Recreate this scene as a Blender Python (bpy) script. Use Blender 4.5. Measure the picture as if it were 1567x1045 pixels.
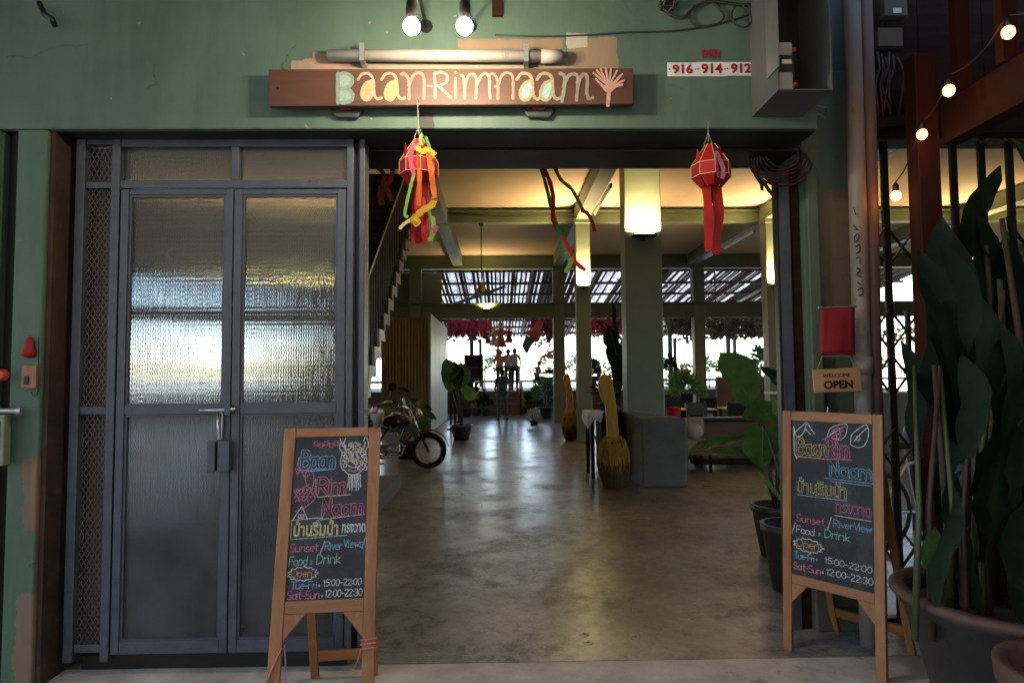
import bpy, math, random
from mathutils import Vector, Matrix, noise
random.seed(7)
R = math.radians
for o in list(bpy.data.objects):
    bpy.data.objects.remove(o)
SC = bpy.context.scene
COL = SC.collection

# ------------------------------------------------------------------ camera
cam_d = bpy.data.cameras.new('camera')
cam = bpy.data.objects.new('camera', cam_d)
COL.objects.link(cam)
CR = Matrix.Rotation(R(-1.06), 3, 'Z') @ Matrix.Rotation(R(90 + 3.03), 3, 'X') @ Matrix.Rotation(R(-0.45), 3, 'Z')
cam.matrix_world = Matrix.Translation((0, 0, 1.5)) @ CR.to_4x4()
cam_d.sensor_width = 36
cam_d.lens = 36 * 1000 / 1567
cam_d.clip_start = 0.05
cam_d.clip_end = 3000
SC.camera = cam

# ------------------------------------------------------------------ sky and sun
SUN_EL, SUN_AZ = 52, 12           # the sun stands over the river, behind the hall
w = bpy.data.worlds.new('World'); SC.world = w; w.use_nodes = True
nt = w.node_tree
sky = nt.nodes.new('ShaderNodeTexSky')
sky.sky_type = 'NISHITA'; sky.sun_disc = False
sky.sun_elevation = R(SUN_EL); sky.sun_rotation = R(SUN_AZ)
sky.dust_density = .4; sky.ozone_density = 2.0; sky.air_density = 1.0; sky.altitude = 0
bg = nt.nodes['Background']; bg.inputs[1].default_value = 0.15
nt.links.new(sky.outputs[0], bg.inputs[0])
sd = bpy.data.lights.new('sun', 'SUN'); sd.energy = 5.0; sd.angle = R(0.5); sd.color = (1, .96, .9)
sun = bpy.data.objects.new('sun', sd); COL.objects.link(sun)
az = R(SUN_AZ); el = R(SUN_EL)
sdir = Vector((math.sin(az) * math.cos(el), math.cos(az) * math.cos(el), math.sin(el)))
sun.rotation_euler = sdir.to_track_quat('Z', 'Y').to_euler()
SC.view_settings.view_transform = 'Standard'
SC.view_settings.look = 'None'
SC.view_settings.exposure = 2.6
SC.view_settings.gamma = 1
SC.view_settings.use_curve_mapping = False
cy = SC.cycles
cy.max_bounces = 10; cy.diffuse_bounces = 6; cy.glossy_bounces = 4; cy.transmission_bounces = 6; cy.transparent_max_bounces = 12
cy.sample_clamp_indirect = 6; cy.caustics_reflective = False; cy.caustics_refractive = False
cy.use_denoising = True

# ------------------------------------------------------------------ helpers
def ray(px, py):
    return CR @ Vector(((px - 783.5) / 1000, -(py - 522.5) / 1000, -1))
def P(px, py, Y):                       # point seen at (px,py) on the upright plane at depth Y
    d = ray(px, py); t = Y / d.y
    return Vector((0, 0, 1.5)) + d * t
def PZ(px, py, Z=0.0):                  # point seen at (px,py) on the level plane at height Z
    d = ray(px, py); t = (Z - 1.5) / d.z
    return Vector((0, 0, 1.5)) + d * t

def thing(name, label, cat, loc=(0, 0, 0), rz=0, group=None, parent=None):
    o = bpy.data.objects.new(name, None); COL.objects.link(o)
    o.empty_display_size = .1
    o.location = loc; o.rotation_euler = (0, 0, rz)
    if label: o['label'] = label
    if cat: o['category'] = cat
    if group: o['group'] = group
    if parent: o.parent = parent
    return o
def tag(o, label=None, cat=None, group=None, kind=None):
    if label: o['label'] = label
    if cat: o['category'] = cat
    if group: o['group'] = group
    if kind: o['kind'] = kind
    return o
KIDS = {}
def copy_tree(o, parent=None):
    c = o.copy(); COL.objects.link(c); c.parent = parent
    ks = [k for k in KIDS.get(o.name, [])]
    KIDS[c.name] = []
    for k in ks:
        kc = copy_tree(k, c); 
    if parent: KIDS[parent.name].append(c)
    return c
def place(o, loc, rz=None, label=None, sc=None):
    o.location = loc
    if rz is not None: o.rotation_euler = (0, 0, rz)
    if label: o['label'] = label
    if sc: o.scale = (sc, sc, sc)
    return o

def frame(d):                            # two unit vectors across a direction
    d = d.normalized()
    a = Vector((0, 0, 1)) if abs(d.z) < .9 else Vector((1, 0, 0))
    u = d.cross(a).normalized(); v = u.cross(d).normalized()
    return u, v

class MB:
    def __init__(s, M=None): s.v = []; s.f = []; s.M = M
    def add(s, vs, fs):
        b = len(s.v)
        s.v += [(s.M @ Vector(p)) if s.M else Vector(p) for p in vs]
        s.f += [tuple(i + b for i in f) for f in fs]
        return s
    def box(s, x0, x1, y0, y1, z0, z1):
        if x0 > x1: x0, x1 = x1, x0
        if y0 > y1: y0, y1 = y1, y0
        if z0 > z1: z0, z1 = z1, z0
        return s.add([(x0, y0, z0), (x1, y0, z0), (x1, y1, z0), (x0, y1, z0), (x0, y0, z1), (x1, y0, z1), (x1, y1, z1), (x0, y1, z1)],
              [(0, 3, 2, 1), (4, 5, 6, 7), (0, 1, 5, 4), (1, 2, 6, 5), (2, 3, 7, 6), (3, 0, 4, 7)])
    def bar(s, a, b, w, h, up=None):      # square bar from a to b
        a = Vector(a); b = Vector(b); d = (b - a).normalized()
        if up is None: u, v = frame(d)
        else:
            u = d.cross(Vector(up)).normalized(); v = u.cross(d).normalized()
        u = u * w / 2; v = v * h / 2
        vs = [a - u - v, a + u - v, a + u + v, a - u + v, b - u - v, b + u - v, b + u + v, b - u + v]
        return s.add(vs, [(0, 1, 2, 3), (7, 6, 5, 4), (0, 4, 5, 1), (1, 5, 6, 2), (2, 6, 7, 3), (3, 7, 4, 0)])
    def tube(s, pts, r, n=8, cap=True):
        pts = [Vector(p) for p in pts]
        rs = r if isinstance(r, (list, tuple)) else [r] * len(pts)
        vs = []; u = None
        for i, p in enumerate(pts):
            d = (pts[min(i + 1, len(pts) - 1)] - pts[max(i - 1, 0)])
            if d.length < 1e-9: d = Vector((0, 0, 1))
            d.normalize()
            if u is None: u, _ = frame(d)
            u = (u - d * u.dot(d))
            if u.length < 1e-6: u, _ = frame(d)
            u.normalize(); v = d.cross(u)
            for k in range(n):
                a = 2 * math.pi * k / n
                vs.append(p + (u * math.cos(a) + v * math.sin(a)) * rs[i])
        fs = []
        for i in range(len(pts) - 1):
            for k in range(n):
                fs.append((i * n + k, i * n + (k + 1) % n, (i + 1) * n + (k + 1) % n, (i + 1) * n + k))
        if cap: fs += [tuple(range(n - 1, -1, -1)), tuple((len(pts) - 1) * n + k for k in range(n))]
        return s.add(vs, fs)
    def lathe(s, prof, c=(0, 0, 0), n=20, axis='Z'):
        c = Vector(c); vs = []
        for (r, h) in prof:
            for k in range(n):
                a = 2 * math.pi * k / n
                if axis == 'Z': vs.append(c + Vector((r * math.cos(a), r * math.sin(a), h)))
                elif axis == 'Y': vs.append(c + Vector((r * math.cos(a), h, r * math.sin(a))))
                else: vs.append(c + Vector((h, r * math.cos(a), r * math.sin(a))))
        fs = []
        for i in range(len(prof) - 1):
            for k in range(n):
                fs.append((i * n + k, i * n + (k + 1) % n, (i + 1) * n + (k + 1) % n, (i + 1) * n + k))
        return s.add(vs, fs)
    def ball(s, c, r, n=10, sc=(1, 1, 1)):
        c = Vector(c); vs = []; fs = []; m = n // 2
        for i in range(m + 1):
            t = math.pi * i / m
            for k in range(n):
                a = 2 * math.pi * k / n
                vs.append(c + Vector((r * sc[0] * math.sin(t) * math.cos(a), r * sc[1] * math.sin(t) * math.sin(a), r * sc[2] * math.cos(t))))
        for i in range(m):
            for k in range(n):
                fs.append((i * n + k, (i + 1) * n + k, (i + 1) * n + (k + 1) % n, i * n + (k + 1) % n))
        return s.add(vs, fs)
    def prism(s, pts, y0, y1):            # outline in x,z pushed from y0 to y1
        n = len(pts)
        vs = [(p[0], y0, p[1]) for p in pts] + [(p[0], y1, p[1]) for p in pts]
        fs = [tuple(range(n)), tuple(range(2 * n - 1, n - 1, -1))]
        fs += [(i, i + n, (i + 1) % n + n, (i + 1) % n) for i in range(n)]
        return s.add(vs, fs)
    def ribbon(s, pts, wd, up, th=0.0):   # flat band along pts; up = normal of the band
        pts = [Vector(p) for p in pts]; up = Vector(up).normalized()
        ws = wd if isinstance(wd, (list, tuple)) else [wd] * len(pts)
        vs = []
        for i, p in enumerate(pts):
            d = pts[min(i + 1, len(pts) - 1)] - pts[max(i - 1, 0)]
            if d.length < 1e-9: d = Vector((1, 0, 0))
            sd_ = d.cross(up)
            if sd_.length < 1e-9: sd_ = Vector((1, 0, 0))
            sd_ = sd_.normalized() * ws[i] / 2
            vs += [p - sd_, p + sd_]
        return s.add(vs, [(2 * i, 2 * i + 1, 2 * i + 3, 2 * i + 2) for i in range(len(pts) - 1)])
    def leaf(s, a, b, wd, nrm, droop=.12, fold=.18, n=7, shape='ovate'):
        a = Vector(a); b = Vector(b); L = (b - a); ln = L.length; d = L.normalized()
        nrm = Vector(nrm); side = d.cross(nrm).normalized(); up = side.cross(d).normalized()
        vs = []
        for i in range(n + 1):
            t = i / n
            if shape == 'heart': w_ = wd * .5 * (math.sin(math.pi * min(1, (t + .22) / 1.22)) ** .75) * (1 if t < .98 else 0)
            elif shape == 'long': w_ = wd * .5 * math.sin(math.pi * (t * .94 + .03)) ** .55
            else: w_ = wd * .5 * math.sin(math.pi * (t ** .8)) ** .8 if 0 < t < 1 else 0
            if shape == 'long': w_ *= 1 - .22 * abs(math.sin(i * 2.3 + a.x * 31)) * (i % 3 == 1)
            if i == n: w_ = .001
            p = a + d * ln * t - up * droop * ln * t * t + up * droop * ln * .4 * t
            e = up * fold * w_
            wob = up * (.07 * wd * math.sin(t * 17 + a.x * 9)); d_ = side * (.10 * ln * math.sin(t * 2.6 + a.z * 5) * math.sin(math.pi * t)); p = p + d_
            vs += [p - side * w_ + e + wob, p, p + side * w_ + e - wob]
        fs = []
        for i in range(n):
            fs += [(3 * i, 3 * i + 1, 3 * i + 4, 3 * i + 3), (3 * i + 1, 3 * i + 2, 3 * i + 5, 3 * i + 4)]
        return s.add(vs, fs)
    def build(s, name, m, parent=None, smooth=False, bevel=0, world=False, solid=0, origin=None, jit=0):
        me = bpy.data.meshes.new(name)
        vs = s.v; off = Vector((0, 0, 0))
        if world and parent is not None:
            q = parent
            while q is not None: off += q.location; q = q.parent
            vs = [v - off for v in vs]
        elif parent is None:
            if origin is None:
                xs = [v.x for v in vs]; ys = [v.y for v in vs]; zs = [v.z for v in vs]
                origin = Vector(((min(xs) + max(xs)) / 2, (min(ys) + max(ys)) / 2, min(zs)))
            vs = [v - Vector(origin) for v in vs]
        me.from_pydata([tuple(v) for v in vs], [], s.f)
        me.update()
        if smooth: me.polygons.foreach_set('use_smooth', [True] * len(me.polygons))
        me.materials.append(m)
        o = bpy.data.objects.new(name, me); COL.objects.link(o)
        if parent is None: o.location = origin
        else:
            o.parent = parent; KIDS.setdefault(parent.name, []).append(o)
        KIDS.setdefault(o.name, [])
        if bevel:
            b = o.modifiers.new('b', 'BEVEL'); b.width = bevel; b.segments = 2; b.limit_method = 'ANGLE'; b.angle_limit = R(40)
        if solid:
            b = o.modifiers.new('s', 'SOLIDIFY'); b.thickness = solid; b.offset = 0
        return o

def shared(src, name, parent, loc=(0, 0, 0), rot=(0, 0, 0)):   # a piece that shares its mesh with an alike piece
    c = src.copy(); c.name = name; COL.objects.link(c); c.parent = parent
    c.location = loc; c.rotation_euler = rot
    if parent: KIDS.setdefault(parent.name, []).append(c)
    return c

# ------------------------------------------------------------------ materials
MATS = {}
def mat(name, col, rough=.55, metal=0, var=.18, vs=6, bump=.15, bs=30, spec=.5, emit=None, es=0, trans=0, coat=0, rv=0.1, dirt=None, sheen=0, stretch=(1, 1, 1)):
    if name in MATS: return MATS[name]
    m = bpy.data.materials.new(name); m.use_nodes = True; MATS[name] = m
    t = m.node_tree; N = t.nodes; L = t.links; b = N['Principled BSDF']
    b.inputs['Metallic'].default_value = metal
    b.inputs['Specular IOR Level'].default_value = spec
    b.inputs['Coat Weight'].default_value = coat
    b.inputs['Sheen Weight'].default_value = sheen
    tc = N.new('ShaderNodeTexCoord'); mp = N.new('ShaderNodeMapping'); mp.inputs['Scale'].default_value = stretch
    L.new(tc.outputs['Object'], mp.inputs[0])
    n1 = N.new('ShaderNodeTexNoise'); n1.inputs['Scale'].default_value = vs; n1.inputs['Detail'].default_value = 6; n1.inputs['Roughness'].default_value = .65
    L.new(mp.outputs[0], n1.inputs[0])
    cr = N.new('ShaderNodeValToRGB'); cr.color_ramp.elements[0].position = .3; cr.color_ramp.elements[1].position = .7
    c = Vector(col)
    cr.color_ramp.elements[0].color = (*[max(0, x * (1 - var)) for x in c], 1)
    cr.color_ramp.elements[1].color = (*[min(1, x * (1 + var)) for x in c], 1)
    L.new(n1.outputs['Fac'], cr.inputs[0])
    out = cr.outputs[0]
    if dirt:
        n3 = N.new('ShaderNodeTexNoise'); n3.inputs['Scale'].default_value = dirt[1]; n3.inputs['Detail'].default_value = 8; n3.inputs['Roughness'].default_value = .75
        L.new(mp.outputs[0], n3.inputs[0])
        r3 = N.new('ShaderNodeValToRGB'); r3.color_ramp.elements[0].position = dirt[2]; r3.color_ramp.elements[1].position = dirt[2] + .08
        L.new(n3.outputs['Fac'], r3.inputs[0])
        mx = N.new('ShaderNodeMix'); mx.data_type = 'RGBA'
        L.new(r3.outputs[0], mx.inputs['Factor']); L.new(out, mx.inputs[6]); mx.inputs[7].default_value = (*dirt[0], 1)
        out = mx.outputs[2]
    L.new(out, b.inputs['Base Color'])
    mr = N.new('ShaderNodeMapRange'); mr.inputs['To Min'].default_value = max(.02, rough - rv); mr.inputs['To Max'].default_value = min(1, rough + rv)
    L.new(n1.outputs['Fac'], mr.inputs[0]); L.new(mr.outputs[0], b.inputs['Roughness'])
    if bump:
        n2 = N.new('ShaderNodeTexNoise'); n2.inputs['Scale'].default_value = bs; n2.inputs['Detail'].default_value = 5
        L.new(mp.outputs[0], n2.inputs[0])
        bp = N.new('ShaderNodeBump'); bp.inputs['Strength'].default_value = bump; bp.inputs['Distance'].default_value = .01
        L.new(n2.outputs['Fac'], bp.inputs['Height']); L.new(bp.outputs[0], b.inputs['Normal'])
    if emit:
        b.inputs['Emission Color'].default_value = (*emit, 1); b.inputs['Emission Strength'].default_value = es
    if trans:
        tr = N.new('ShaderNodeBsdfTranslucent'); ms = N.new('ShaderNodeMixShader'); ms.inputs[0].default_value = trans
        L.new(out, tr.inputs[0]); L.new(b.outputs[0], ms.inputs[1]); L.new(tr.outputs[0], ms.inputs[2])
        L.new(ms.outputs[0], N['Material Output'].inputs[0])
    return m

def mathn(t, op, a, b=None, c=None):
    n = t.nodes.new('ShaderNodeMath'); n.operation = op
    for i, x in enumerate((a, b, c)):
        if x is None: continue
        if isinstance(x, (int, float)): n.inputs[i].default_value = x
        else: t.links.new(x, n.inputs[i])
    return n.outputs[0]

# painted plaster with worn patches of their own shape (world x,z boxes with ragged edges)
def wall_mat(name, col, patches, under=(.30, .22, .15), wear=.68):
    m = mat(name, col, rough=.6, var=.14, vs=2.2, bump=.25, bs=14, rv=.12, spec=.35, dirt=(tuple(x * .55 for x in col), 3.0, .66))
    t = m.node_tree; N = t.nodes; L = t.links; b = N['Principled BSDF']
    base = b.inputs['Base Color'].links[0].from_socket
    geo = N.new('ShaderNodeNewGeometry'); sx = N.new('ShaderNodeSeparateXYZ')
    L.new(geo.outputs['Position'], sx.inputs[0])
    nz = N.new('ShaderNodeTexNoise'); nz.inputs['Scale'].default_value = 9; nz.inputs['Detail'].default_value = 7; nz.inputs['Roughness'].default_value = .7
    L.new(geo.outputs['Position'], nz.inputs[0])
    off = mathn(t, 'MULTIPLY', mathn(t, 'SUBTRACT', nz.outputs['Fac'], .5), 1.0)
    for (x0, x1, z0, z1, c2, amt) in patches:
        cx, cz, hx, hz = (x0 + x1) / 2, (z0 + z1) / 2, abs(x1 - x0) / 2, abs(z1 - z0) / 2
        dx = mathn(t, 'SUBTRACT', mathn(t, 'ABSOLUTE', mathn(t, 'SUBTRACT', sx.outputs[0], cx)), hx)
        dz = mathn(t, 'SUBTRACT', mathn(t, 'ABSOLUTE', mathn(t, 'SUBTRACT', sx.outputs[2], cz)), hz)
        d = mathn(t, 'ADD', mathn(t, 'MAXIMUM', dx, dz), mathn(t, 'MULTIPLY', off, amt))
        f = mathn(t, 'MULTIPLY', mathn(t, 'LESS_THAN', d, 0), .85)
        mx = N.new('ShaderNodeMix'); mx.data_type = 'RGBA'
        L.new(f, mx.inputs['Factor']); L.new(base, mx.inputs[6]); mx.inputs[7].default_value = (*c2, 1)
        base = mx.outputs[2]
    mpp = N.new('ShaderNodeMapping'); mpp.inputs['Scale'].default_value = (3.5, 3.5, .6); L.new(geo.outputs['Position'], mpp.inputs[0])
    ns = N.new('ShaderNodeTexNoise'); ns.inputs['Scale'].default_value = 1.6; ns.inputs['Detail'].default_value = 8; ns.inputs['Roughness'].default_value = .7; L.new(mpp.outputs[0], ns.inputs[0])
    rs = N.new('ShaderNodeValToRGB'); rs.color_ramp.elements[0].position = .38; rs.color_ramp.elements[0].color = (.62, .60, .55, 1); rs.color_ramp.elements[1].position = .60; rs.color_ramp.elements[1].color = (1.08, 1.06, 1.04, 1)
    L.new(ns.outputs['Fac'], rs.inputs[0])
    mx = N.new('ShaderNodeMix'); mx.data_type = 'RGBA'; mx.blend_type = 'MULTIPLY'; mx.inputs['Factor'].default_value = .38
    L.new(base, mx.inputs[6]); L.new(rs.outputs[0], mx.inputs[7]); base = mx.outputs[2]
    nb = N.new('ShaderNodeTexNoise'); nb.inputs['Scale'].default_value = 3; nb.inputs['Detail'].default_value = 5; L.new(geo.outputs['Position'], nb.inputs[0])
    vm = N.new('ShaderNodeVectorMath'); vm.operation = 'MULTIPLY_ADD'; L.new(nb.outputs['Color'], vm.inputs[0]); vm.inputs[1].default_value = (.35, .35, .35); L.new(geo.outputs['Position'], vm.inputs[2])
    vo = N.new('ShaderNodeTexVoronoi'); vo.feature = 'DISTANCE_TO_EDGE'; vo.inputs['Scale'].default_value = 1.15; L.new(vm.outputs[0], vo.inputs[0])
    fcr = mathn(t, 'MULTIPLY', mathn(t, 'LESS_THAN', vo.outputs['Distance'], .0022), mathn(t, 'MULTIPLY', mathn(t, 'GREATER_THAN', nb.outputs['Fac'], .56), .45))
    mx = N.new('ShaderNodeMix'); mx.data_type = 'RGBA'; L.new(fcr, mx.inputs['Factor']); L.new(base, mx.inputs[6]); mx.inputs[7].default_value = (*[q * .3 for q in col], 1); base = mx.outputs[2]
    # small chips
    n4 = N.new('ShaderNodeTexNoise'); n4.inputs['Scale'].default_value = 16; n4.inputs['Detail'].default_value = 4
    L.new(geo.outputs['Position'], n4.inputs[0])
    f = mathn(t, 'GREATER_THAN', n4.outputs['Fac'], wear)
    mx = N.new('ShaderNodeMix'); mx.data_type = 'RGBA'
    L.new(f, mx.inputs['Factor']); L.new(base, mx.inputs[6]); mx.inputs[7].default_value = (*under, 1)
    L.new(mx.outputs[2], b.inputs['Base Color'])
    return m

def wood_mat(name, c1, c2, rough=.5, sc=1.0, axis='Z', spec=.5):
    m = bpy.data.materials.new(name); m.use_nodes = True; MATS[name] = m
    t = m.node_tree; N = t.nodes; L = t.links; b = N['Principled BSDF']
    tc = N.new('ShaderNodeTexCoord'); mp = N.new('ShaderNodeMapping')
    s_ = {'X': (.12, 1, 1), 'Y': (1, .12, 1), 'Z': (1, 1, .12)}[axis]
    mp.inputs['Scale'].default_value = [x * sc for x in s_]
    L.new(tc.outputs['Object'], mp.inputs[0])
    n = N.new('ShaderNodeTexNoise'); n.inputs['Scale'].default_value = 14; n.inputs['Detail'].default_value = 8; n.inputs['Roughness'].default_value = .7; n.inputs['Distortion'].default_value = .8
    L.new(mp.outputs[0], n.inputs[0])
    cr = N.new('ShaderNodeValToRGB'); cr.color_ramp.elements[0].position = .32; cr.color_ramp.elements[1].position = .68
    cr.color_ramp.elements[0].color = (*c1, 1); cr.color_ramp.elements[1].color = (*c2, 1)
    L.new(n.outputs['Fac'], cr.inputs[0]); L.new(cr.outputs[0], b.inputs['Base Color'])
    b.inputs['Roughness'].default_value = rough; b.inputs['Specular IOR Level'].default_value = spec
    bp = N.new('ShaderNodeBump'); bp.inputs['Strength'].default_value = .3; bp.inputs['Distance'].default_value = .004
    L.new(n.outputs['Fac'], bp.inputs['Height']); L.new(bp.outputs[0], b.inputs['Normal'])
    return m

def emis(name, col, s):
    m = bpy.data.materials.new(name); m.use_nodes = True; MATS[name] = m
    b = m.node_tree.nodes['Principled BSDF']; b.inputs['Base Color'].default_value = (*col, 1)
    b.inputs['Emission Color'].default_value = (*col, 1); b.inputs['Emission Strength'].default_value = s
    return m

# ribbed obscure glass: the relief bends light sideways far more than up and down
def glass_mat(name, tint, grime):
    m = bpy.data.materials.new(name); m.use_nodes = True; MATS[name] = m
    t = m.node_tree; N = t.nodes; L = t.links
    N.remove(N['Principled BSDF'])
    geo = N.new('ShaderNodeNewGeometry'); sx = N.new('ShaderNodeSeparateXYZ'); L.new(geo.outputs['Position'], sx.inputs[0])
    x, z = sx.outputs[0], sx.outputs[2]
    kx, kz = 2 * math.pi / .013, 2 * math.pi / .026
    ax = mathn(t, 'MULTIPLY', x, kx); azz = mathn(t, 'MULTIPLY', z, kz)
    cell = mathn(t, 'SINE', mathn(t, 'ADD', ax, mathn(t, 'MULTIPLY', mathn(t, 'SINE', azz), 1.3)))
    cz = mathn(t, 'MULTIPLY', mathn(t, 'COSINE', azz), cell)
    nx = N.new('ShaderNodeTexNoise'); nx.inputs['Scale'].default_value = 1.0; nx.inputs['Detail'].default_value = 3
    cb = N.new('ShaderNodeCombineXYZ'); L.new(mathn(t, 'MULTIPLY', x, 420), cb.inputs[0]); L.new(mathn(t, 'MULTIPLY', z, 7), cb.inputs[2])
    L.new(cb.outputs[0], nx.inputs[0])
    nn = mathn(t, 'SUBTRACT', nx.outputs['Fac'], .5)
    tx = mathn(t, 'ADD', mathn(t, 'MULTIPLY', cell, .5), mathn(t, 'MULTIPLY', nn, 2.3))
    tz = mathn(t, 'MULTIPLY', cz, .04)
    cv = N.new('ShaderNodeCombineXYZ'); L.new(tx, cv.inputs[0]); L.new(tz, cv.inputs[2])
    va = N.new('ShaderNodeVectorMath'); va.operation = 'ADD'; L.new(geo.outputs['Normal'], va.inputs[0]); L.new(cv.outputs[0], va.inputs[1])
    vn = N.new('ShaderNodeVectorMath'); vn.operation = 'NORMALIZE'; L.new(va.outputs[0], vn.inputs[0])
    rf = N.new('ShaderNodeBsdfRefraction'); rf.inputs['IOR'].default_value = 1.28; rf.inputs['Roughness'].default_value = .05
    rf.inputs['Color'].default_value = (*tint, 1); L.new(vn.outputs[0], rf.inputs['Normal'])
    df = N.new('ShaderNodeBsdfDiffuse'); df.inputs[0].default_value = (.30, .31, .30, 1)
    tl = N.new('ShaderNodeBsdfTranslucent'); tl.inputs[0].default_value = (.5, .5, .48, 1)
    gl = N.new('ShaderNodeBsdfGlossy'); gl.inputs['Roughness'].default_value = .2; gl.inputs[0].default_value = (.8, .8, .8, 1)
    fr = N.new('ShaderNodeFresnel'); fr.inputs[0].default_value = 1.4
    ng = N.new('ShaderNodeTexNoise'); ng.inputs['Scale'].default_value = 3; ng.inputs['Detail'].default_value = 6; L.new(geo.outputs['Position'], ng.inputs[0])
    m0 = N.new('ShaderNodeMixShader'); m0.inputs[0].default_value = .5; L.new(df.outputs[0], m0.inputs[1]); L.new(tl.outputs[0], m0.inputs[2])
    m1 = N.new('ShaderNodeMixShader'); L.new(mathn(t, 'MULTIPLY', ng.outputs['Fac'], grime * 2), m1.inputs[0]); L.new(rf.outputs[0], m1.inputs[1]); L.new(m0.outputs[0], m1.inputs[2])
    m2 = N.new('ShaderNodeMixShader'); L.new(fr.outputs[0], m2.inputs[0]); L.new(m1.outputs[0], m2.inputs[1]); L.new(gl.outputs[0], m2.inputs[2])
    L.new(m2.outputs[0], N['Material Output'].inputs[0])
    return m

GREEN = (.094, .150, .114)
XP = lambda px, py, Y: P(px, py, Y).x
ZP = lambda px, py, Y: P(px, py, Y).z
def patch(px0, py0, px1, py1, c, a=.06, Y=3.3):
    a0 = P(px0, py0, Y); b0 = P(px1, py1, Y); return (a0.x, b0.x, b0.z, a0.z, c, a)
M_wall = wall_mat('green_plaster', GREEN, [
    patch(868, 58, 945, 118, (.30, .20, .13), .05), patch(480, 82, 700, 120, (.36, .25, .17), .09), patch(560, 88, 870, 112, (.30, .26, .20), .06),
    patch(752, -20, 769, 28, (.16, .09, .06), .01), patch(445, 92, 520, 118, (.42, .27, .2), .07), patch(868, 52, 900, 74, (.45, .42, .36), .05),
    patch(640, 172, 665, 205, (.03, .025, .02), .07), patch(700, 60, 860, 76, (.28, .17, .11), .04)], wear=.73)
M_green = mat('sage_paint', (.185, .225, .155), rough=.5, var=.12, vs=2, bump=.12, bs=20, dirt=((.10, .14, .09), 3.5, .68))
M_beam = mat('green_beam_paint', (.14, .185, .10), rough=.5, var=.14, vs=2, bump=.1, bs=20)
M_ceil = mat('cream_ceiling', (.68, .55, .37), rough=.7, var=.07, vs=1.0, bump=.05, bs=10, dirt=((.5, .38, .26), 1.2, .62))
M_dark = mat('dark_interior_wall', (.10, .115, .09), rough=.7, var=.2, vs=2)
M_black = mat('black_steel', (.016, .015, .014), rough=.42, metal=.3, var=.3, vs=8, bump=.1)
M_steel = mat('grey_blue_steel', (.062, .072, .095), rough=.45, var=.22, vs=9, bump=.1, bs=60, metal=.1, dirt=((.035, .032, .032), 10, .60))
M_rust = mat('rusty_jamb', (.045, .022, .012), rough=.8, var=.5, vs=7, bump=.4, dirt=((.11, .045, .018), 9, .6))
M_pvc = mat('grey_plastic_pipe', (.36, .31, .27), rough=.5, var=.12, vs=5, bump=.05, dirt=((.2, .15, .11), 5, .64), stretch=(1, 1, .3))
M_chrome = mat('chrome', (.45, .45, .45), rough=.28, metal=1, var=.05, bump=0)
M_tyre = mat('tyre_rubber', (.018, .018, .018), rough=.75, var=.2)
M_white = mat('white_paint', (.72, .72, .70), rough=.5, var=.08, vs=4, dirt=((.35, .32, .28), 5, .66))
M_alu = mat('dull_metal', (.42, .42, .43), rough=.38, metal=.8, var=.1)
M_conc = mat('grey_concrete', (.13, .135, .135), rough=.75, var=.18, vs=4, bump=.3, bs=18, dirt=((.11, .11, .11), 3, .6))
M_soil = mat('potting_soil', (.03, .02, .014), rough=.95, var=.4, vs=20, bump=.8)
M_pot = mat('dark_clay_pot', (.022, .018, .017), rough=.5, var=.3, vs=8, bump=.2, dirt=((.09, .06, .045), 9, .64))
M_terra = mat('terracotta', (.10, .045, .027), rough=.7, var=.25, vs=8, bump=.3)
M_leaf = mat('leaf_green', (.05, .125, .03), rough=.35, var=.35, vs=9, bump=.2, bs=40, trans=.45, spec=.5)
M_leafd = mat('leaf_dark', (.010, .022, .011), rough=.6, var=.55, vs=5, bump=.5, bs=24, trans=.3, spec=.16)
M_leafy = mat('leaf_yellow_green', (.13, .24, .04), rough=.4, var=.3, vs=8, trans=.5)
M_stem = mat('plant_stem', (.04, .055, .02), rough=.5, var=.3, vs=12)
M_brownstem = mat('dry_stem', (.045, .022, .012), rough=.7, var=.4, vs=14)
W_board = wood_mat('orange_pine', (.20, .072, .022), (.38, .165, .055), .5, axis='Z')
W_boardx = wood_mat('orange_pine_rail', (.20, .072, .022), (.38, .165, .055), .5, axis='X')
W_sign = wood_mat('brown_sign_board', (.060, .022, .012), (.105, .040, .021), .55, .8, 'X')
W_dark = wood_mat('dark_timber', (.014, .007, .005), (.04, .02, .011), .85, axis='X', spec=.12)
W_post = wood_mat('red_timber', (.030, .007, .004), (.055, .013, .006), .7, axis='Z', spec=.2)
W_postx = wood_mat('red_brown_beam', (.018, .007, .004), (.038, .013, .007), .75, axis='X', spec=.2)
W_brown = wood_mat('brown_partition', (.13, .10, .06), (.175, .14, .085), .5, axis='Z')
W_floorb = wood_mat('terrace_wood', (.10, .05, .025), (.17, .09, .05), .6, axis='X')
M_glass = glass_mat('obscure_glass', (.60, .62, .64), .18)
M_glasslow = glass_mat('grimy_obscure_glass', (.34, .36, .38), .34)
M_bulb = emis('warm_bulb_glow', (1, .27, .045), 3.2)
M_spot = emis('white_bulb_glow', (1, .86, .62), 95)
M_red = mat('red_paper', (.55, .014, .012), rough=.6, var=.2, vs=9, trans=.35)
M_redd = mat('dark_red_paper', (.34, .012, .014), rough=.6, var=.25, vs=9, trans=.25)
M_orange = mat('orange_crepe', (.62, .12, .015), rough=.7, var=.2, vs=20, trans=.35)
M_yellow = mat('yellow_crepe', (.62, .38, .02), rough=.7, var=.15, vs=20, trans=.35)
M_lime = mat('lime_crepe', (.26, .40, .10), rough=.7, var=.15, vs=20, trans=.35)
M_grn = mat('green_crepe', (.06, .30, .07), rough=.7, var=.15, vs=20, trans=.35)
M_pink = mat('pink_crepe', (.48, .08, .16), rough=.7, var=.2, vs=20, trans=.35)
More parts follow.
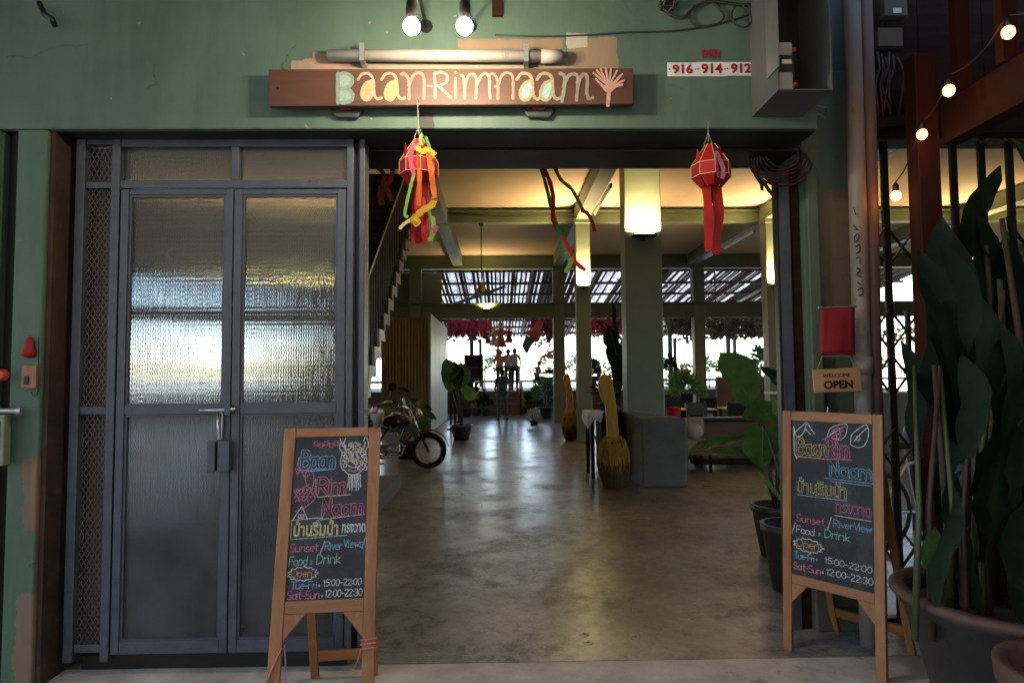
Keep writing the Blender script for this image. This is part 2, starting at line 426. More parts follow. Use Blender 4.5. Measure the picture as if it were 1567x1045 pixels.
M_purple = mat('mauve_crepe', (.30, .12, .25), rough=.7, var=.2, vs=20, trans=.35)
M_gold = mat('gold_trim', (.7, .42, .16), rough=.4, var=.1)
M_string = mat('thread', (.3, .27, .2), rough=.8)
M_rubber = mat('black_cable', (.02, .02, .02), rough=.5)
# ================================================================== SETTING
def slab_floor(name, mats, xs, ys, z0, z1, gap, pname='slab', base=None):
    fl = thing(name, None, None); fl['kind'] = 'structure'
    MB().box(xs[0], xs[-1], ys[0], ys[-1], z0 - .05, z0).build('bed', base or mats, fl, world=True)
    for i in range(len(xs) - 1):
        for j in range(len(ys) - 1):
            dz = random.uniform(-.0015, .0015)
            MB().box(xs[i] + gap, xs[i + 1] - gap, ys[j] + gap, ys[j + 1] - gap, z0 + .0005, z1 + dz).build(pname, mats, fl, world=True)
    return fl

def floor_mat():
    m = mat('polished_concrete', (.135, .112, .088), rough=.3, var=.1, vs=1.5, bump=0)
    t = m.node_tree; N = t.nodes; L = t.links; b = N['Principled BSDF']
    geo = N.new('ShaderNodeNewGeometry')
    def nz(s, det=7, r=.7, dist=0):
        n = N.new('ShaderNodeTexNoise'); n.inputs['Scale'].default_value = s; n.inputs['Detail'].default_value = det
        n.inputs['Roughness'].default_value = r; n.inputs['Distortion'].default_value = dist
        L.new(geo.outputs['Position'], n.inputs[0]); return n.outputs['Fac']
    def ramp(f, stops):
        c = N.new('ShaderNodeValToRGB'); e = c.color_ramp.elements
        e[0].position, e[0].color = stops[0][0], (*stops[0][1], 1); e[1].position, e[1].color = stops[-1][0], (*stops[-1][1], 1)
        for p, q in stops[1:-1]:
            x = e.new(p); x.color = (*q, 1)
        L.new(f, c.inputs[0]); return c.outputs[0]
    def mix(f, a, c, blend='MIX'):
        x = N.new('ShaderNodeMix'); x.data_type = 'RGBA'; x.blend_type = blend
        for s_, v in ((x.inputs['Factor'], f), (x.inputs[6], a), (x.inputs[7], c)):
            if isinstance(v, (int, float)): s_.default_value = v
            elif isinstance(v, tuple): s_.default_value = (*v, 1)
            else: L.new(v, s_)
        return x.outputs[2]
    base = ramp(nz(.8, 9, .66, .3), [(.36, (.138, .128, .116)), (.5, (.228, .216, .198)), (.64, (.36, .345, .315))])
    fine = ramp(nz(9, 10, .82, .2), [(.38, (.35, .35, .35)), (.5, (.95, .95, .95)), (.62, (1.3, 1.28, 1.24))])
    c = mix(.8, base, fine, 'MULTIPLY')
    grime = ramp(nz(1.3, 11, .74, .25), [(.50, (0, 0, 0)), (.545, (.75, .75, .75)), (.62, (1, 1, 1))])
    g2 = ramp(nz(6.5, 10, .85, .3), [(.47, (0, 0, 0)), (.53, (1, 1, 1))])
    sp = ramp(nz(42, 3, .5), [(.70, (0, 0, 0)), (.74, (1, 1, 1))])
    gm = mathn(t, 'MULTIPLY', grime, mathn(t, 'ADD', mathn(t, 'MULTIPLY', g2, .7), .3))
    sx = N.new('ShaderNodeSeparateXYZ'); L.new(geo.outputs['Position'], sx.inputs[0])
    wob = mathn(t, 'MULTIPLY', mathn(t, 'SUBTRACT', nz(5, 8, .75), .5), .45)
    for (pa, pb, wd, am) in (((828, 912), (905, 838), .035, .8), ((905, 838), (965, 790), .025, .6), ((760, 905), (838, 925), .05, .5), ((985, 860), (1120, 880), .12, .6), ((900, 925), (1010, 945), .08, .55), ((960, 800), (1080, 830), .10, .35), ((735, 800), (870, 830), .03, .5)):
        A_ = PZ(*pa); B2 = PZ(*pb); dx, dy = B2.x - A_.x, B2.y - A_.y; l2 = dx * dx + dy * dy
        rx = mathn(t, 'SUBTRACT', sx.outputs[0], A_.x); ry = mathn(t, 'SUBTRACT', sx.outputs[1], A_.y)
        tt_ = mathn(t, 'MINIMUM', mathn(t, 'MAXIMUM', mathn(t, 'DIVIDE', mathn(t, 'ADD', mathn(t, 'MULTIPLY', rx, dx), mathn(t, 'MULTIPLY', ry, dy)), l2), 0), 1)
        ex_ = mathn(t, 'SUBTRACT', rx, mathn(t, 'MULTIPLY', tt_, dx)); ey_ = mathn(t, 'SUBTRACT', ry, mathn(t, 'MULTIPLY', tt_, dy))
        dd = mathn(t, 'SQRT', mathn(t, 'ADD', mathn(t, 'MULTIPLY', ex_, ex_), mathn(t, 'MULTIPLY', ey_, ey_)))
        mr_ = N.new('ShaderNodeMapRange'); mr_.inputs['From Min'].default_value = wd; mr_.inputs['From Max'].default_value = wd * 3.2; mr_.inputs['To Min'].default_value = am; mr_.inputs['To Max'].default_value = 0
        L.new(mathn(t, 'ADD', dd, wob), mr_.inputs[0])
        gm = mathn(t, 'MAXIMUM', gm, mathn(t, 'MULTIPLY', mr_.outputs[0], mathn(t, 'ADD', mathn(t, 'MULTIPLY', g2, .6), .4)))
    c = mix(mathn(t, 'MULTIPLY', gm, .8), c, (.035, .032, .030))
    c = mix(mathn(t, 'MULTIPLY', sp, .5), c, (.04, .035, .03))
    L.new(c, b.inputs['Base Color'])
    rr = ramp(nz(3.5, 8, .7, .4), [(.3, (.25, .25, .25)), (.7, (.42, .42, .42))])
    L.new(mathn(t, 'ADD', rr, mathn(t, 'MULTIPLY', gm, .22)), b.inputs['Roughness'])
    L.new(mathn(t, 'MULTIPLY', mathn(t, 'SUBTRACT', 1.0, mathn(t, 'MULTIPLY', gm, .9)), .8), b.inputs['Coat Weight'])
    bp = N.new('ShaderNodeBump'); bp.inputs['Strength'].default_value = .7; bp.inputs['Distance'].default_value = .016
    hh = mathn(t, 'ADD', mathn(t, 'MULTIPLY', nz(3.2, 5, .55, .6), 1.0), mathn(t, 'MULTIPLY', nz(13, 6, .65, .3), .18))
    L.new(hh, bp.inputs['Height']); L.new(bp.outputs[0], b.inputs['Normal'])
    b.inputs['Specular IOR Level'].default_value = .7; b.inputs['Coat Roughness'].default_value = .24
    return m
M_floor = floor_mat()
M_step = mat('rough_concrete', (.54, .46, .36), rough=.6, var=.35, vs=3, bump=.35, bs=22, dirt=((.26, .22, .18), 2.2, .58))
M_street = mat('street_concrete', (.44, .37, .28), rough=.8, var=.2, vs=1, bump=.3, bs=18, dirt=((.12, .11, .1), 1.3, .6))
M_ground = mat('earth', (.10, .09, .06), rough=.95, var=.3, vs=.05)
M_water = mat('river_water', (.10, .12, .10), rough=.12, var=.1, vs=.02, bump=.6, bs=.6)

tag(MB().box(-900, 900, -600, 38.6, -3.2, -.30).build('ground', M_ground), kind='structure')
tag(MB().box(-2500, 2500, 38.6, 2800, -3.3, -1.6).build('river', M_water), kind='structure')
tag(MB().box(-900, 900, 330, 345, -1.59, -.6).build('far_bank', M_ground), kind='structure')
slab_floor('street', M_street, [-12, -4.6, 5.2, 12], [-9, -1, 1.7], -.03, -.004, .003)
slab_floor('entrance_step', M_step, [-4.6, 5.2], [1.7, 3.52], -.03, 0.0, .0025)
slab_floor('hall_floor', M_floor, [-14, -7, -1.3, 3.4, 8.5, 16], [3.52, 6.95, 9.0, 14.8, 21, 26.4], -.03, 0.0, .0015)

# --- facade wall: plaster field above the entrance, with the pilaster on the left
fw = thing('facade_wall', 'pale green plaster wall above the doors, chipped and patched around the wooden sign', 'wall', (0, 3.3, 0))
LX = -2.29
MB().box(-3.6, 1.66, 3.3, 3.55, 2.77, 5.8).build('plaster', M_wall, fw, world=True, bevel=.008)
MB().box(-3.6, 1.66, 3.33, 3.56, 2.765, 2.768).build('soffit', M_black, fw, world=True)
MB().box(-15, 17, 3.31, 21, 5.85, 12).build('unseen_upper_storey', M_wall, fw, world=True)  # unseen mass added to shade the street and stop light leaking in
MB().box(1.66, 7, 4.16, 4.3, 3.35, 5.8).build('upper_panel', M_dark, fw, world=True)
MB().box(4.6, 7, 3.9, 4.1, 0, 3.35).build('side_panel', M_dark, fw, world=True)
pl = thing('pilaster', 'dull green painted pilaster at the left edge, its foot paint flaking', 'pillar', (-2.5, 3.3, 0))
MPl = wall_mat('green_pilaster_plaster', (.085, .14, .095), [(-2.37, -2.25, .02, .45, (.24, .15, .10), .14), (-2.36, -2.26, .75, 1.1, (.22, .13, .08), .12)], under=(.2, .12, .08), wear=.70)
MB().box(-2.44, LX, 3.3, 3.72, 0, 2.769).build('shaft', MPl, pl, world=True, bevel=.01)
MB().box(-2.52, -2.44, 3.36, 3.72, 0, 2.769).build('groove', M_black, pl, world=True)
MB().box(-2.70, -2.52, 3.27, 3.72, 0, 2.769).build('shaft', MPl, pl, world=True, bevel=.02)
MB().box(-3.6, -2.76, 3.3, 3.72, 0, 2.769).build('side_wall', mat('faded_blue_paint', (.06, .13, .20), var=.2), pl, world=True)
MB().box(LX + .001, LX + .026, 3.325, 3.60, 0, 2.764).build('rusty_jamb', M_rust, pl, world=True)

# --- black roller-shutter housing over the opening
hd = thing('shutter_housing', 'black steel shutter housing spanning the entrance under the green wall', 'shutter box', (.4, 3.7, 2.755))
MB().box(-.80, 1.70, 3.60, 3.92, 2.757, 3.05).build('casing', M_black, hd, world=True, bevel=.006)
MB().box(-.80, 1.70, 3.575, 3.597, 2.80, 2.83).build('lip', M_black, hd, world=True, bevel=.004)
MB().box(-2.23, 7.0, 3.97, 4.12, 2.95, 5.6).build('back_board', M_dark, hd, world=True)
a = P(1150, 251, 3.92); b_ = P(1197, 251, 3.92); c_ = P(1197, 300, 3.92)
MB().add([(a.x, 3.9, 2.758), (b_.x, 3.9, 2.758), (b_.x, 3.9, 2.60), (a.x, 3.92, 2.758), (b_.x, 3.92, 2.758), (b_.x, 3.92, 2.60)],
         [(0, 1, 2), (5, 4, 3), (0, 3, 4, 1), (1, 4, 5, 2), (2, 5, 3, 0)]).build('gusset', M_black, hd, world=True)
for zz in (2.86, 2.93):
    MB().box(-.9, 1.6, 3.585, 3.599, zz, zz + .012).build('seam', M_black, hd, world=True)

# --- right jamb: black track post, green pillar
jp = thing('track_post', 'black steel shutter track standing against the green pillar', 'post', (1.74, 3.95, 0))
MB().box(1.685, 1.775, 3.90, 3.96, 0, 2.77).build('channel', M_black, jp, world=True, bevel=.004)
MB().box(1.70, 1.76, 3.885, 3.899, 0, 2.77).build('lip', M_steel, jp, world=True)
MB().box(1.776, 1.825, 3.90, 4.05, 0, 2.77).build('packer', W_dark, jp, world=True)
gp = thing('entrance_pillar', 'weathered green pillar with peeling paint right of the opening, behind two pipes', 'pillar', (1.98, 4.0, 0))
MPr = wall_mat('green_pillar_plaster', (.09, .13, .09), [(1.82, 1.93, .0, .5, (.10, .08, .06), .12), (1.95, 2.2, 1.9, 2.6, (.17, .11, .07), .2)], under=(.12, .09, .07), wear=.64)
MB().box(1.83, 2.17, 3.85, 4.15, 0, 3.34).build('shaft', MPr, gp, world=True, bevel=.012)
MB().box(1.83, 1.90, 3.80, 3.849, 1.2, 2.72).build('pilaster_strip', MPr, gp, world=True, bevel=.008)

# --- hall walls
def hall_wall(name, label, *bx, m=M_dark):
    o = MB().box(*bx).build(name, m); tag(o, label, 'wall'); return o
hall_wall('hall_wall', 'dim green side wall far left inside the hall, behind the staircase', -14.15, -14.0, 3.6, 21, 0, 5.6, m=M_green)
hall_wall('hall_wall', 'dark side wall at the far right of the hall beyond the folding gate', 16.0, 16.15, 3.6, 21, 0, 5.6, m=M_green)
hall_wall('hall_wall', 'inner face of the wall over the shutter housing', -14, 16, 4.31, 4.36, 3.36, 5.4)
hall_wall('hall_wall', 'inside wall left of the metal doors', -14, -2.72, 3.9, 4.3, 0, 3.3)

# --- ceiling in panels
ce = thing('ceiling', None, None, (4, 12, 5.42)); ce['kind'] = 'structure'
xs = [-14, -10.5, -7, -4.2, -1.3, 1.9, 4.1, 6.3, 9, 12, 16]; ys = [3.6, 7.4, 11.2, 15, 18, 21.2]
for i in range(len(xs) - 1):
    for j in range(len(ys) - 1):
        MB().box(xs[i] + .002, xs[i + 1] - .002, ys[j] + .002, ys[j + 1] - .002, 5.42, 5.46).build('panel', M_ceil, ce, world=True)

# --- beams and columns
def beam(label, *bx, m=M_beam, lip=True):
    t = thing('beam', label, 'beam', ((bx[0] + bx[1]) / 2, (bx[2] + bx[3]) / 2, bx[4]))
    MB().box(*bx).build('web', m, t, world=True, bevel=.01)
    if lip: MB().box(bx[0] - .0, bx[1] + .0, bx[2] - .05, bx[3] + .05, bx[5] + .001, bx[5] + .05).build('flange', m, t, world=True)
    return t
beam('green cross beam nearest the entrance, meeting the column with the second lamp', -14, 16, 15.05, 15.25, 5.07, 5.30)
beam('green cross beam further in, just above the clerestory openings', -14, 16, 21.05, 21.3, 4.98, 5.40)
beam('lower green beam at the end of the hall, below the clerestory', -14, 16, 21.05, 21.3, 3.36, 3.80)
BX = [-9.2, -4.6, -1.35, 1.9, 6.25, 11.0]
for i, x in enumerate(BX):
    lab = ['rafter hidden far left behind the doors', 'rafter furthest left under the hall ceiling', 'rafter running back over the staircase side', 'lit rafter running back from the big lamp column',
           'rafter with a long tube light right of the hanging red lantern', 'rafter furthest right, seen through the folding gate'][i]
    beam(lab, x - .15, x + .15, 4.4, 15.04, 5.06, 5.41, m=M_green, lip=False)
    beam(lab + ', its rear length', x - .15, x + .15, 15.26, 21.0, 5.06, 5.41, m=M_green, lip=False)
def column(label, x0, x1, y0, y1, h, kids=True, m=M_green):
    t = thing('column', label, 'column', ((x0 + x1) / 2, (y0 + y1) / 2, 0))
    MB().box(x0, x1, y0, y1, 0, h).build('shaft', m, t, world=True, bevel=.015)
    MB().box(x0 - .02, x1 + .02, y0 - .02, y1 + .02, h - .1, h - .002).build('cap', m, t, world=True, bevel=.01) if kids else None
    return t
column('thick green column with the brightest lamp, rising behind the concrete block', 1.84, 2.38, 9.45, 9.82, 5.418, False)
column('green column with a lamp beside the middle yellow broom', 1.74, 2.07, 14.7, 15.04, 5.06)
column('green column with a lamp near the red flag side of the hall', 6.1, 6.45, 14.7, 15.04, 5.06)
column('green column hidden behind the metal doors', -4.8, -4.45, 14.7, 15.04, 5.06)
column('green column far right beyond the folding gate', 10.8, 11.2, 14.7, 15.04, 5.06)
for x, lab in ((1.73, 'slim green post left of the lamp columns at the hall end'), (6.3, 'slim green post behind the large leaf plant at the hall end'),
               (-2.9, 'slim green post beside the white plank wall'), (10.7, 'slim green post at the hall end seen through the gate'), (14, 'slim green post at the far right of the hall end')):
    column(lab, x, x + .37, 21.0, 21.35, 4.97, False)
# grey plinth block in front of the thick column
b = MB().add([(1.9, 8.8, 0), (2.5, 8.8, 0), (2.5, 9.43, 0), (1.84, 9.43, 0), (1.9, 8.8, .92), (2.5, 8.8, .92), (2.5, 9.43, .90), (1.84, 9.43, .98)],
             [(0, 3, 2, 1), (4, 5, 6, 7), (0, 1, 5, 4), (1, 2, 6, 5), (2, 3, 7, 6), (3, 0, 4, 7)]).build('concrete_block', M_conc, bevel=.02)
tag(b, 'waist high grey concrete block at the foot of the thick green column', 'block')

# --- wall lamps with their light
def sconce(label, x, y, z, wd, energy, dirx=0):
    t = thing('wall_lamp', label, 'lamp', (x, y, z), 0, 'uplights on the green columns')
    MB().box(-wd * .32, wd * .32, -.13, 0, -.02, .015).build('tray', M_black, t, bevel=.004)
    MB().box(-wd * .26, wd * .26, -.11, -.03, .017, .03).build('diffuser', emis('lamp_diffuser', (1, .70, .30), 2.5), t)
    MB().box(-.02, .02, -.06, 0, -.07, -.021).build('bracket', M_black, t)
    l = bpy.data.lights.new('uplight', 'AREA'); l.shape = 'RECTANGLE'; l.size = wd * .8; l.size_y = .10; l.energy = energy; l.color = (1, .68, .34); l.spread = R(150)
    o = bpy.data.objects.new('uplight', l); COL.objects.link(o); o.parent = t; o.location = (0, -.12, .05); o.rotation_euler = (R(180 - 8), 0, 0)
    return t
sconce('large uplight glowing cream on the thick column nearest the entrance', 2.11, 9.45, 3.53, .54, 12)
sconce('small uplight on the column beside the middle broom', 1.905, 14.7, 3.50, .33, 22)
sconce('small uplight on the right hand column beside the lantern', 6.28, 14.7, 3.52, .35, 22)
sconce('small unseen uplight added on the left column to yellow the obscure glass doors', -4.62, 14.7, 3.5, .35, 22)  # unseen lamp added so yellow light shows through the door glass
sconce('small uplight on the column seen beyond the folding gate', 11.0, 14.7, 3.5, .4, 17)
sconce('small uplight on the lower beam over the far doorway', -.42, 21.05, 3.66, .4, 6)
# tube lights
def tube_light(label, a, b):
    a = Vector(a); b = Vector(b)
    t = thing('tube_light', label, 'tube light', a, 0, 'unlit tube lights on the rafters')
    MB().bar(a, b, .05, .05).build('batten', M_white, t, world=True)
    d = (b - a).normalized()
    MB().tube([a + Vector((0, 0, -.05)) + d * .04, b + Vector((0, 0, -.05)) - d * .04], .016).build('tube', mat('frosted_tube', (.7, .7, .7), rough=.3), t, world=True)
    MB().bar(a + Vector((0, 0, -.03)), a + Vector((0, 0, -.03)) + d * .04, .04, .06).build('holder', M_black, t, world=True)
    MB().bar(b + Vector((0, 0, -.03)) - d * .04, b + Vector((0, 0, -.03)), .04, .06).build('holder', M_black, t, world=True)
tube_light('unlit tube light under the lit rafter by the thick column', (2.06, 11.8, 5.0), (2.06, 13.9, 5.0))
tube_light('unlit tube light under the rafter right of the red lantern', (6.2, 15.6, 5.0), (6.2, 17.8, 5.0))
# pendant on a rod
t = thing('pendant_lamp', 'small pendant on a long thin rod hanging from the cross beam', 'lamp', (-.42, 15.1, 3.45))
MB().tube([(0, 0, .12), (0, 0, 1.61)], .012).build('rod', M_black, t)
MB().lathe([(.01, .18), (.05, .16), (.12, .06), (.16, 0), (.155, -.01), (.03, .02)], n=16).build('shade', mat('brass_shade', (.25, .17, .06), metal=.6, rough=.4), t, smooth=True)
MB().ball((0, 0, 0), .05).build('bulb', mat('unlit_bulb', (.6, .55, .45), rough=.2), t, smooth=True)
MB().lathe([(.0, .0), (.06, -.01), (.06, -.06), (0, -.08)], (0, 0, 1.61), 12).build('canopy', M_black, t)
# conduit wires on the cross beam
tag(MB().tube([(-1.2, 15.02, 5.28), (0, 15.02, 5.22), (1.2, 15.02, 5.25), (1.75, 15.02, 5.2)], .012, 5).build('cable', M_rubber), 'thin black cable sagging along the first cross beam', 'cable')

# --- terrace roof of corrugated sheets
def corrugated(w_, L, pitch=.16, amp=.028, nseg=5):
    k = int(w_ / pitch) * nseg; vs = []; fs = []
    for i in range(k + 1):
        x = i * w_ / k; z = amp * math.sin(2 * math.pi * x / pitch)
        vs += [(x, 0, z), (x, L, z)]
    for i in range(k): fs.append((2 * i, 2 * i + 2, 2 * i + 3, 2 * i + 1))
    return MB().add(vs, fs)
M_tin = mat('dark_tin_sheet', (.16, .155, .15), rough=.5, metal=.4, var=.35, vs=3, dirt=((.09, .05, .03), 3, .6))
M_clear = mat('milky_roof_sheet', (.42, .43, .45), rough=.4, var=.5, vs=3, trans=.7, dirt=((.05, .045, .04), 2, .55))
rf = thing('terrace_roof', 'corrugated roof over the riverside terrace with milky skylight sheets', 'roof', (-13.72, 21.45, 5.75))
Y0, Z0, Y1, Z1 = 21.45, 5.75, 37.2, 3.85
Lr = math.hypot(Y1 - Y0, Z1 - Z0) / 2; an = math.atan2(Z1 - Z0, Y1 - Y0)
cA = corrugated(.98, Lr + .15).build('sheet', M_tin, rf, solid=.003); cB = corrugated(.98, Lr + .15).build('sheet', M_clear, rf, solid=.003)
n = 0
for j in range(2):
    for i in range(31):
        i_ = i - 7
        clear = i in (1, 4) or (i_ in (3, 5, 8, 11, 16, 19)) or (i_ in (4, 6, 7, 10, 12, 14, 15, 17, 20, 21) and j == 0) or (i_ in (2, 5, 6, 7, 9, 11, 12, 14, 15, 18, 20, 22) and j == 1)
        src = cB if clear else cA
        c = shared(src, 'sheet', rf, (i * .96, j * Lr * math.cos(an), j * Lr * math.sin(an) - .04 * (i % 2) - .05 * j), (an, 0, 0))
for c in (cA, cB): KIDS[rf.name].remove(c); bpy.data.objects.remove(c)
lath0 = None
for i in range(178):
    x = -13.6 + i * .166
    if lath0 is None: lath0 = MB().bar((0, 0, 0), (0, Y1 - Y0, Z1 - Z0), .085, .02).build('lath', mat('dark_lath', (.05, .035, .03), rough=.8, var=.3), rf); lath0.location = (x - rf.location.x, 0, -.085)
    elif random.random() > .12: lt = shared(lath0, 'lath', rf, (x - rf.location.x + random.uniform(-.03, .03), 0, -.085 - .01 * (i % 2))); lt.scale = (random.choice((.8, 1, 1.3, 1.6)), 1, 1)
for j in range(9):
    f = (j + .3) / 9
    y = Y0 + (Y1 - Y0) * f; z = Z0 + (Z1 - Z0) * f - .14
    MB().box(-13.7, 16, y - .03, y + .03, z - .05, z + .05).build('purlin', mat('rust_red_steel', (.11, .035, .02), var=.3, rough=.6), rf, world=True)
for x in (-13, -9.8, -6.5, -3.2, -.6, 1.2, 3.6, 6.2, 9.2, 12.4):
    MB().bar((x, Y0, Z0 - .24), (x, Y1, Z1 - .24), .07, .1).build('truss', mat('rust_red_steel', ()), rf, world=True)
for x, x2 in ((4.1, 6.6), (-1.9, .2), (8.1, 10.6)):
    MB().bar((x, 22.6, 3.9), (x2, 25.5, 5.0), .08, .1).build('brace', M_black, rf, world=True)
for x in (-2.2, .55, 2.8, 4.9, 7.8):
    MB().tube([(x, 23.4, 3.7), (x, 23.4, 5.3)], .025).build('hanger', mat('rust_red_steel', ()), rf, world=True)

# --- raised terrace with steps
te = thing('terrace', None, None, (0, 26.4, 0)); te['kind'] = 'structure'
W_front = wood_mat('terrace_front_board', (.06, .03, .018), (.11, .06, .035), .6, axis='X')
for k in range(5):
    MB().box(-15, -.62, 26.42, 26.46, .002 + k * .175, .17 + k * .175).build('board', W_front, te, world=True)
    MB().box(.78, 16, 26.42, 26.46, .002 + k * .175, .17 + k * .175).build('board', W_front, te, world=True)
for k in range(14):
    MB().box(-15, 16, 26.46 + k * .8, 27.25 + k * .8, .82, .90).build('deck_board', W_floorb, te, world=True)
MB().box(-15, 16, 26.5, 37.6, -1.5, .80).build('base', M_dark, te, world=True)
for k in range(4):
    MB().box(-.6, .76, 25.3 + k * .28, 26.41, .001 + k * .21, .21 + k * .21 - .002).build('step', W_floorb, te, world=True, bevel=.01)
# white handrails on the steps
for x, lab in ((-.62, 'slanted white handrail on the left of the terrace steps'), (.78, 'slanted white handrail on the right of the terrace steps')):
    t = thing('handrail', lab, 'handrail', (x, 25.3, 0), 0)
    for h in (.95, .62):
        MB().bar((x, 25.2, h), (x, 26.6, h + .92), .05, .05).build('rail', M_white, t, world=True)
    for y, z in ((25.2, 0), (26.6, .9)):
        MB().box(x - .03, x + .03, y - .03, y + .03, z, z + 1.02).build('post', W_dark, t, world=True)
# terrace posts and railing
PL = ['beside the dark cabinet', 'hidden left of the white plank wall', 'at the river edge behind the thick column', 'at the river edge left of the steps', 'over the right end of the low pink wall', 'at the river edge far right', 'nearest the gate', 'at the river edge furthest right', 'at the river edge furthest left', 'at the river edge by the slim post', 'beyond the right lamp column']
for i, (x, y) in enumerate(((-1.3, 30), (-4.5, 30), (3.2, 36.8), (-1.1, 36.8), (7.9, 30.2), (9.9, 36.8), (12.6, 30), (13.3, 36.8), (-5.5, 36.8), (6.9, 36.8), (10.9, 31))):
    t = MB().box(x - .09, x + .09, y - .09, y + .09, .902, Z0 + (Z1 - Z0) * (y - Y0) / (Y1 - Y0) - .3).build('terrace_post', mat('dark_blue_post', (.035, .045, .06), var=.2))
    tag(t, 'dark post holding up the terrace roof, ' + PL[i], 'post', 'dark terrace posts')
rl = thing('terrace_railing', 'thin railing along the river edge of the terrace', 'railing', (3, 37.3, .9))
for z in (1.25, 1.6, 1.95):
    MB().box(-15, 16, 37.28, 37.32, z, z + .035).build('rail', W_dark, rl, world=True)
for k in range(18):
    MB().box(-10 + k * 1.5, -9.95 + k * 1.5, 37.28, 37.32, .902, 1.95).build('baluster', W_dark, rl, world=True)

# --- staircase on the left
M_stair = mat('stair_concrete', (.10, .10, .095), rough=.7, var=.2, vs=5, bump=.2)
M_strw = mat('worn_white_stringer', (.75, .75, .74), rough=.55, var=.15, vs=6, dirt=((.2, .17, .14), 4, .6))
M_strb = mat('brown_stringer', (.20, .15, .11), rough=.6, var=.25, vs=6)
st = thing('staircase', 'steep open staircase with pale zigzag edge rising behind the metal doors', 'stairs', (-1.8, 4.55, 0))
YS, TR, RI, SX0, SX1 = 4.62, .28, .2025, -2.35, -1.31
NST = 25
for k in range(NST):
    y = YS + k * TR; z = (k + 1) * RI
    MB().box(SX0, SX1 - .03, y, y + TR + .03, z - .05, z).build('tread', M_stair, st, world=True, bevel=.006)
    MB().box(SX0, SX1 - .03, y, y + .03, z - RI + .002, z - .052).build('riser', M_stair, st, world=True)
def zig(k0, k1, m):
    pts = []
    for k in range(k0, k1):
        y = YS + k * TR; z = (k + 1) * RI
        pts += [(y - .012, z - RI), (y - .012, z)]
    pts.append((YS + k1 * TR - .012, k1 * RI))
    low = []
    for k in range(k1 - 1, k0 - 1, -1):
        y = YS + k * TR; z = (k + 1) * RI
        low += [(y + TR + .09, z - .12), (y + .09, z - .12)]
    low.append((YS + k0 * TR + .09, k0 * RI - .0))
    out = pts + low
    n = len(out); vs = [(SX1, p[0], p[1]) for p in out] + [(SX1 - .028, p[0], p[1]) for p in out]
    MB().add(vs, [tuple(range(n)), tuple(range(2 * n - 1, n - 1, -1))] + [(i, i + n, (i + 1) % n + n, (i + 1) % n) for i in range(n)]).build('stringer', m, st, world=True)
zig(0, 10, M_strw); zig(10, NST, M_strb)
MB().add([(SX0, YS + .5, .15), (SX1 - .08, YS + .5, .15), (SX1 - .08, YS + TR * NST, RI * NST - .2), (SX0, YS + TR * NST, RI * NST - .2),
          (SX0, YS + .5, .05), (SX1 - .08, YS + .5, .05), (SX1 - .08, YS + TR * NST, RI * NST - .35), (SX0, YS + TR * NST, RI * NST - .35)],
         [(0, 1, 2, 3), (7, 6, 5, 4), (0, 4, 5, 1), (1, 5, 6, 2), (2, 6, 7, 3), (3, 7, 4, 0)]).build('waist', M_stair, st, world=True)
for k in range(0, NST):
    for dy in (.05, .19):
        y = YS + k * TR + dy; z = (k + 1) * RI
        MB().box(SX1 - .065, SX1 - .04, y - .011, y + .011, z, z + .86 + dy * RI / TR).build('baluster', M_black, st, world=True)
MB().bar((SX1 - .052, YS, RI + .86), (SX1 - .052, YS + NST * TR, (NST + 1) * RI + .84), .06, .05).build('handrail', M_black, st, world=True)
# platform under the bikes
b = MB().box(-3.2, -1.35, 5.2, 8.95, 0.001, .175).build('low_platform', M_conc, bevel=.008); tag(b, 'low concrete platform with a pale lit side, under the parked motorcycle', 'platform')
# partition and white plank wall
pt = thing('brown_partition', 'brown ribbed partition standing behind the motorcycle under the stairs', 'partition', (-2.5, 17.6, 0))
for k in range(15):
    x = -3.15 + k * .085
    MB().box(x, x + .06, 17.60, 17.66, 0, 3.05).build('slat', W_brown, pt, world=True)
MB().box(-3.2, -1.87, 17.66, 17.70, 0, 3.10).build('backing', W_brown, pt, world=True)
MB().box(-3.5, -1.9, 21.36, 21.4, 0, 4.9).build('green_backing', M_green, pt, world=True)
ww = thing('white_plank_wall', 'pale plank wall in steep perspective catching the light beside the leafy pot plant', 'partition', (-1.85, 20, 0))
for k in range(9):
    y = 17.62 + k * .6
    MB().box(-1.885, -1.85 - random.uniform(0, .008), y + .006, y + .594, 0.02, 3.2).build('plank', M_white, ww, world=True)
MB().box(-1.93, -1.86, 17.55, 17.61, 0, 3.22).build('end_post', M_green, ww, world=True)
hall_wall('back_partition', 'green wall below the stair top at the hall end', -7, -2.95, 21.36, 21.5, 2.2, 3.3, m=M_green)

# --- street side: opposite shophouse and added awning, both unseen, shaped to shade the front
t = thing('unseen_shade_awning', 'unseen sheet awning added over the pavement to shade the entrance front', 'awning', (0, 1, 4.1))
for k in range(10):
    MB().box(-8 + k * 1.6, -6.41 + k * 1.6, .5, 3.29, 4.15, 4.18).build('sheet', M_tin, t, world=True)
t = thing('opposite_shophouse', 'unseen shophouse row across the street, its walls darkened to cut bounced light', 'building', (0, -11, 0))
MB().box(-22, 22, -16, -11, 0, 12).build('wall', mat('darkened_street_wall', (.12, .11, .095)), t, world=True)  # tone darkened and height raised to cut light bounced onto the front
for k in range(8):
    MB().box(-15 + k * 4, -13 + k * 4, -10.99, -10.95, 1, 3).build('window', M_black, t, world=True)
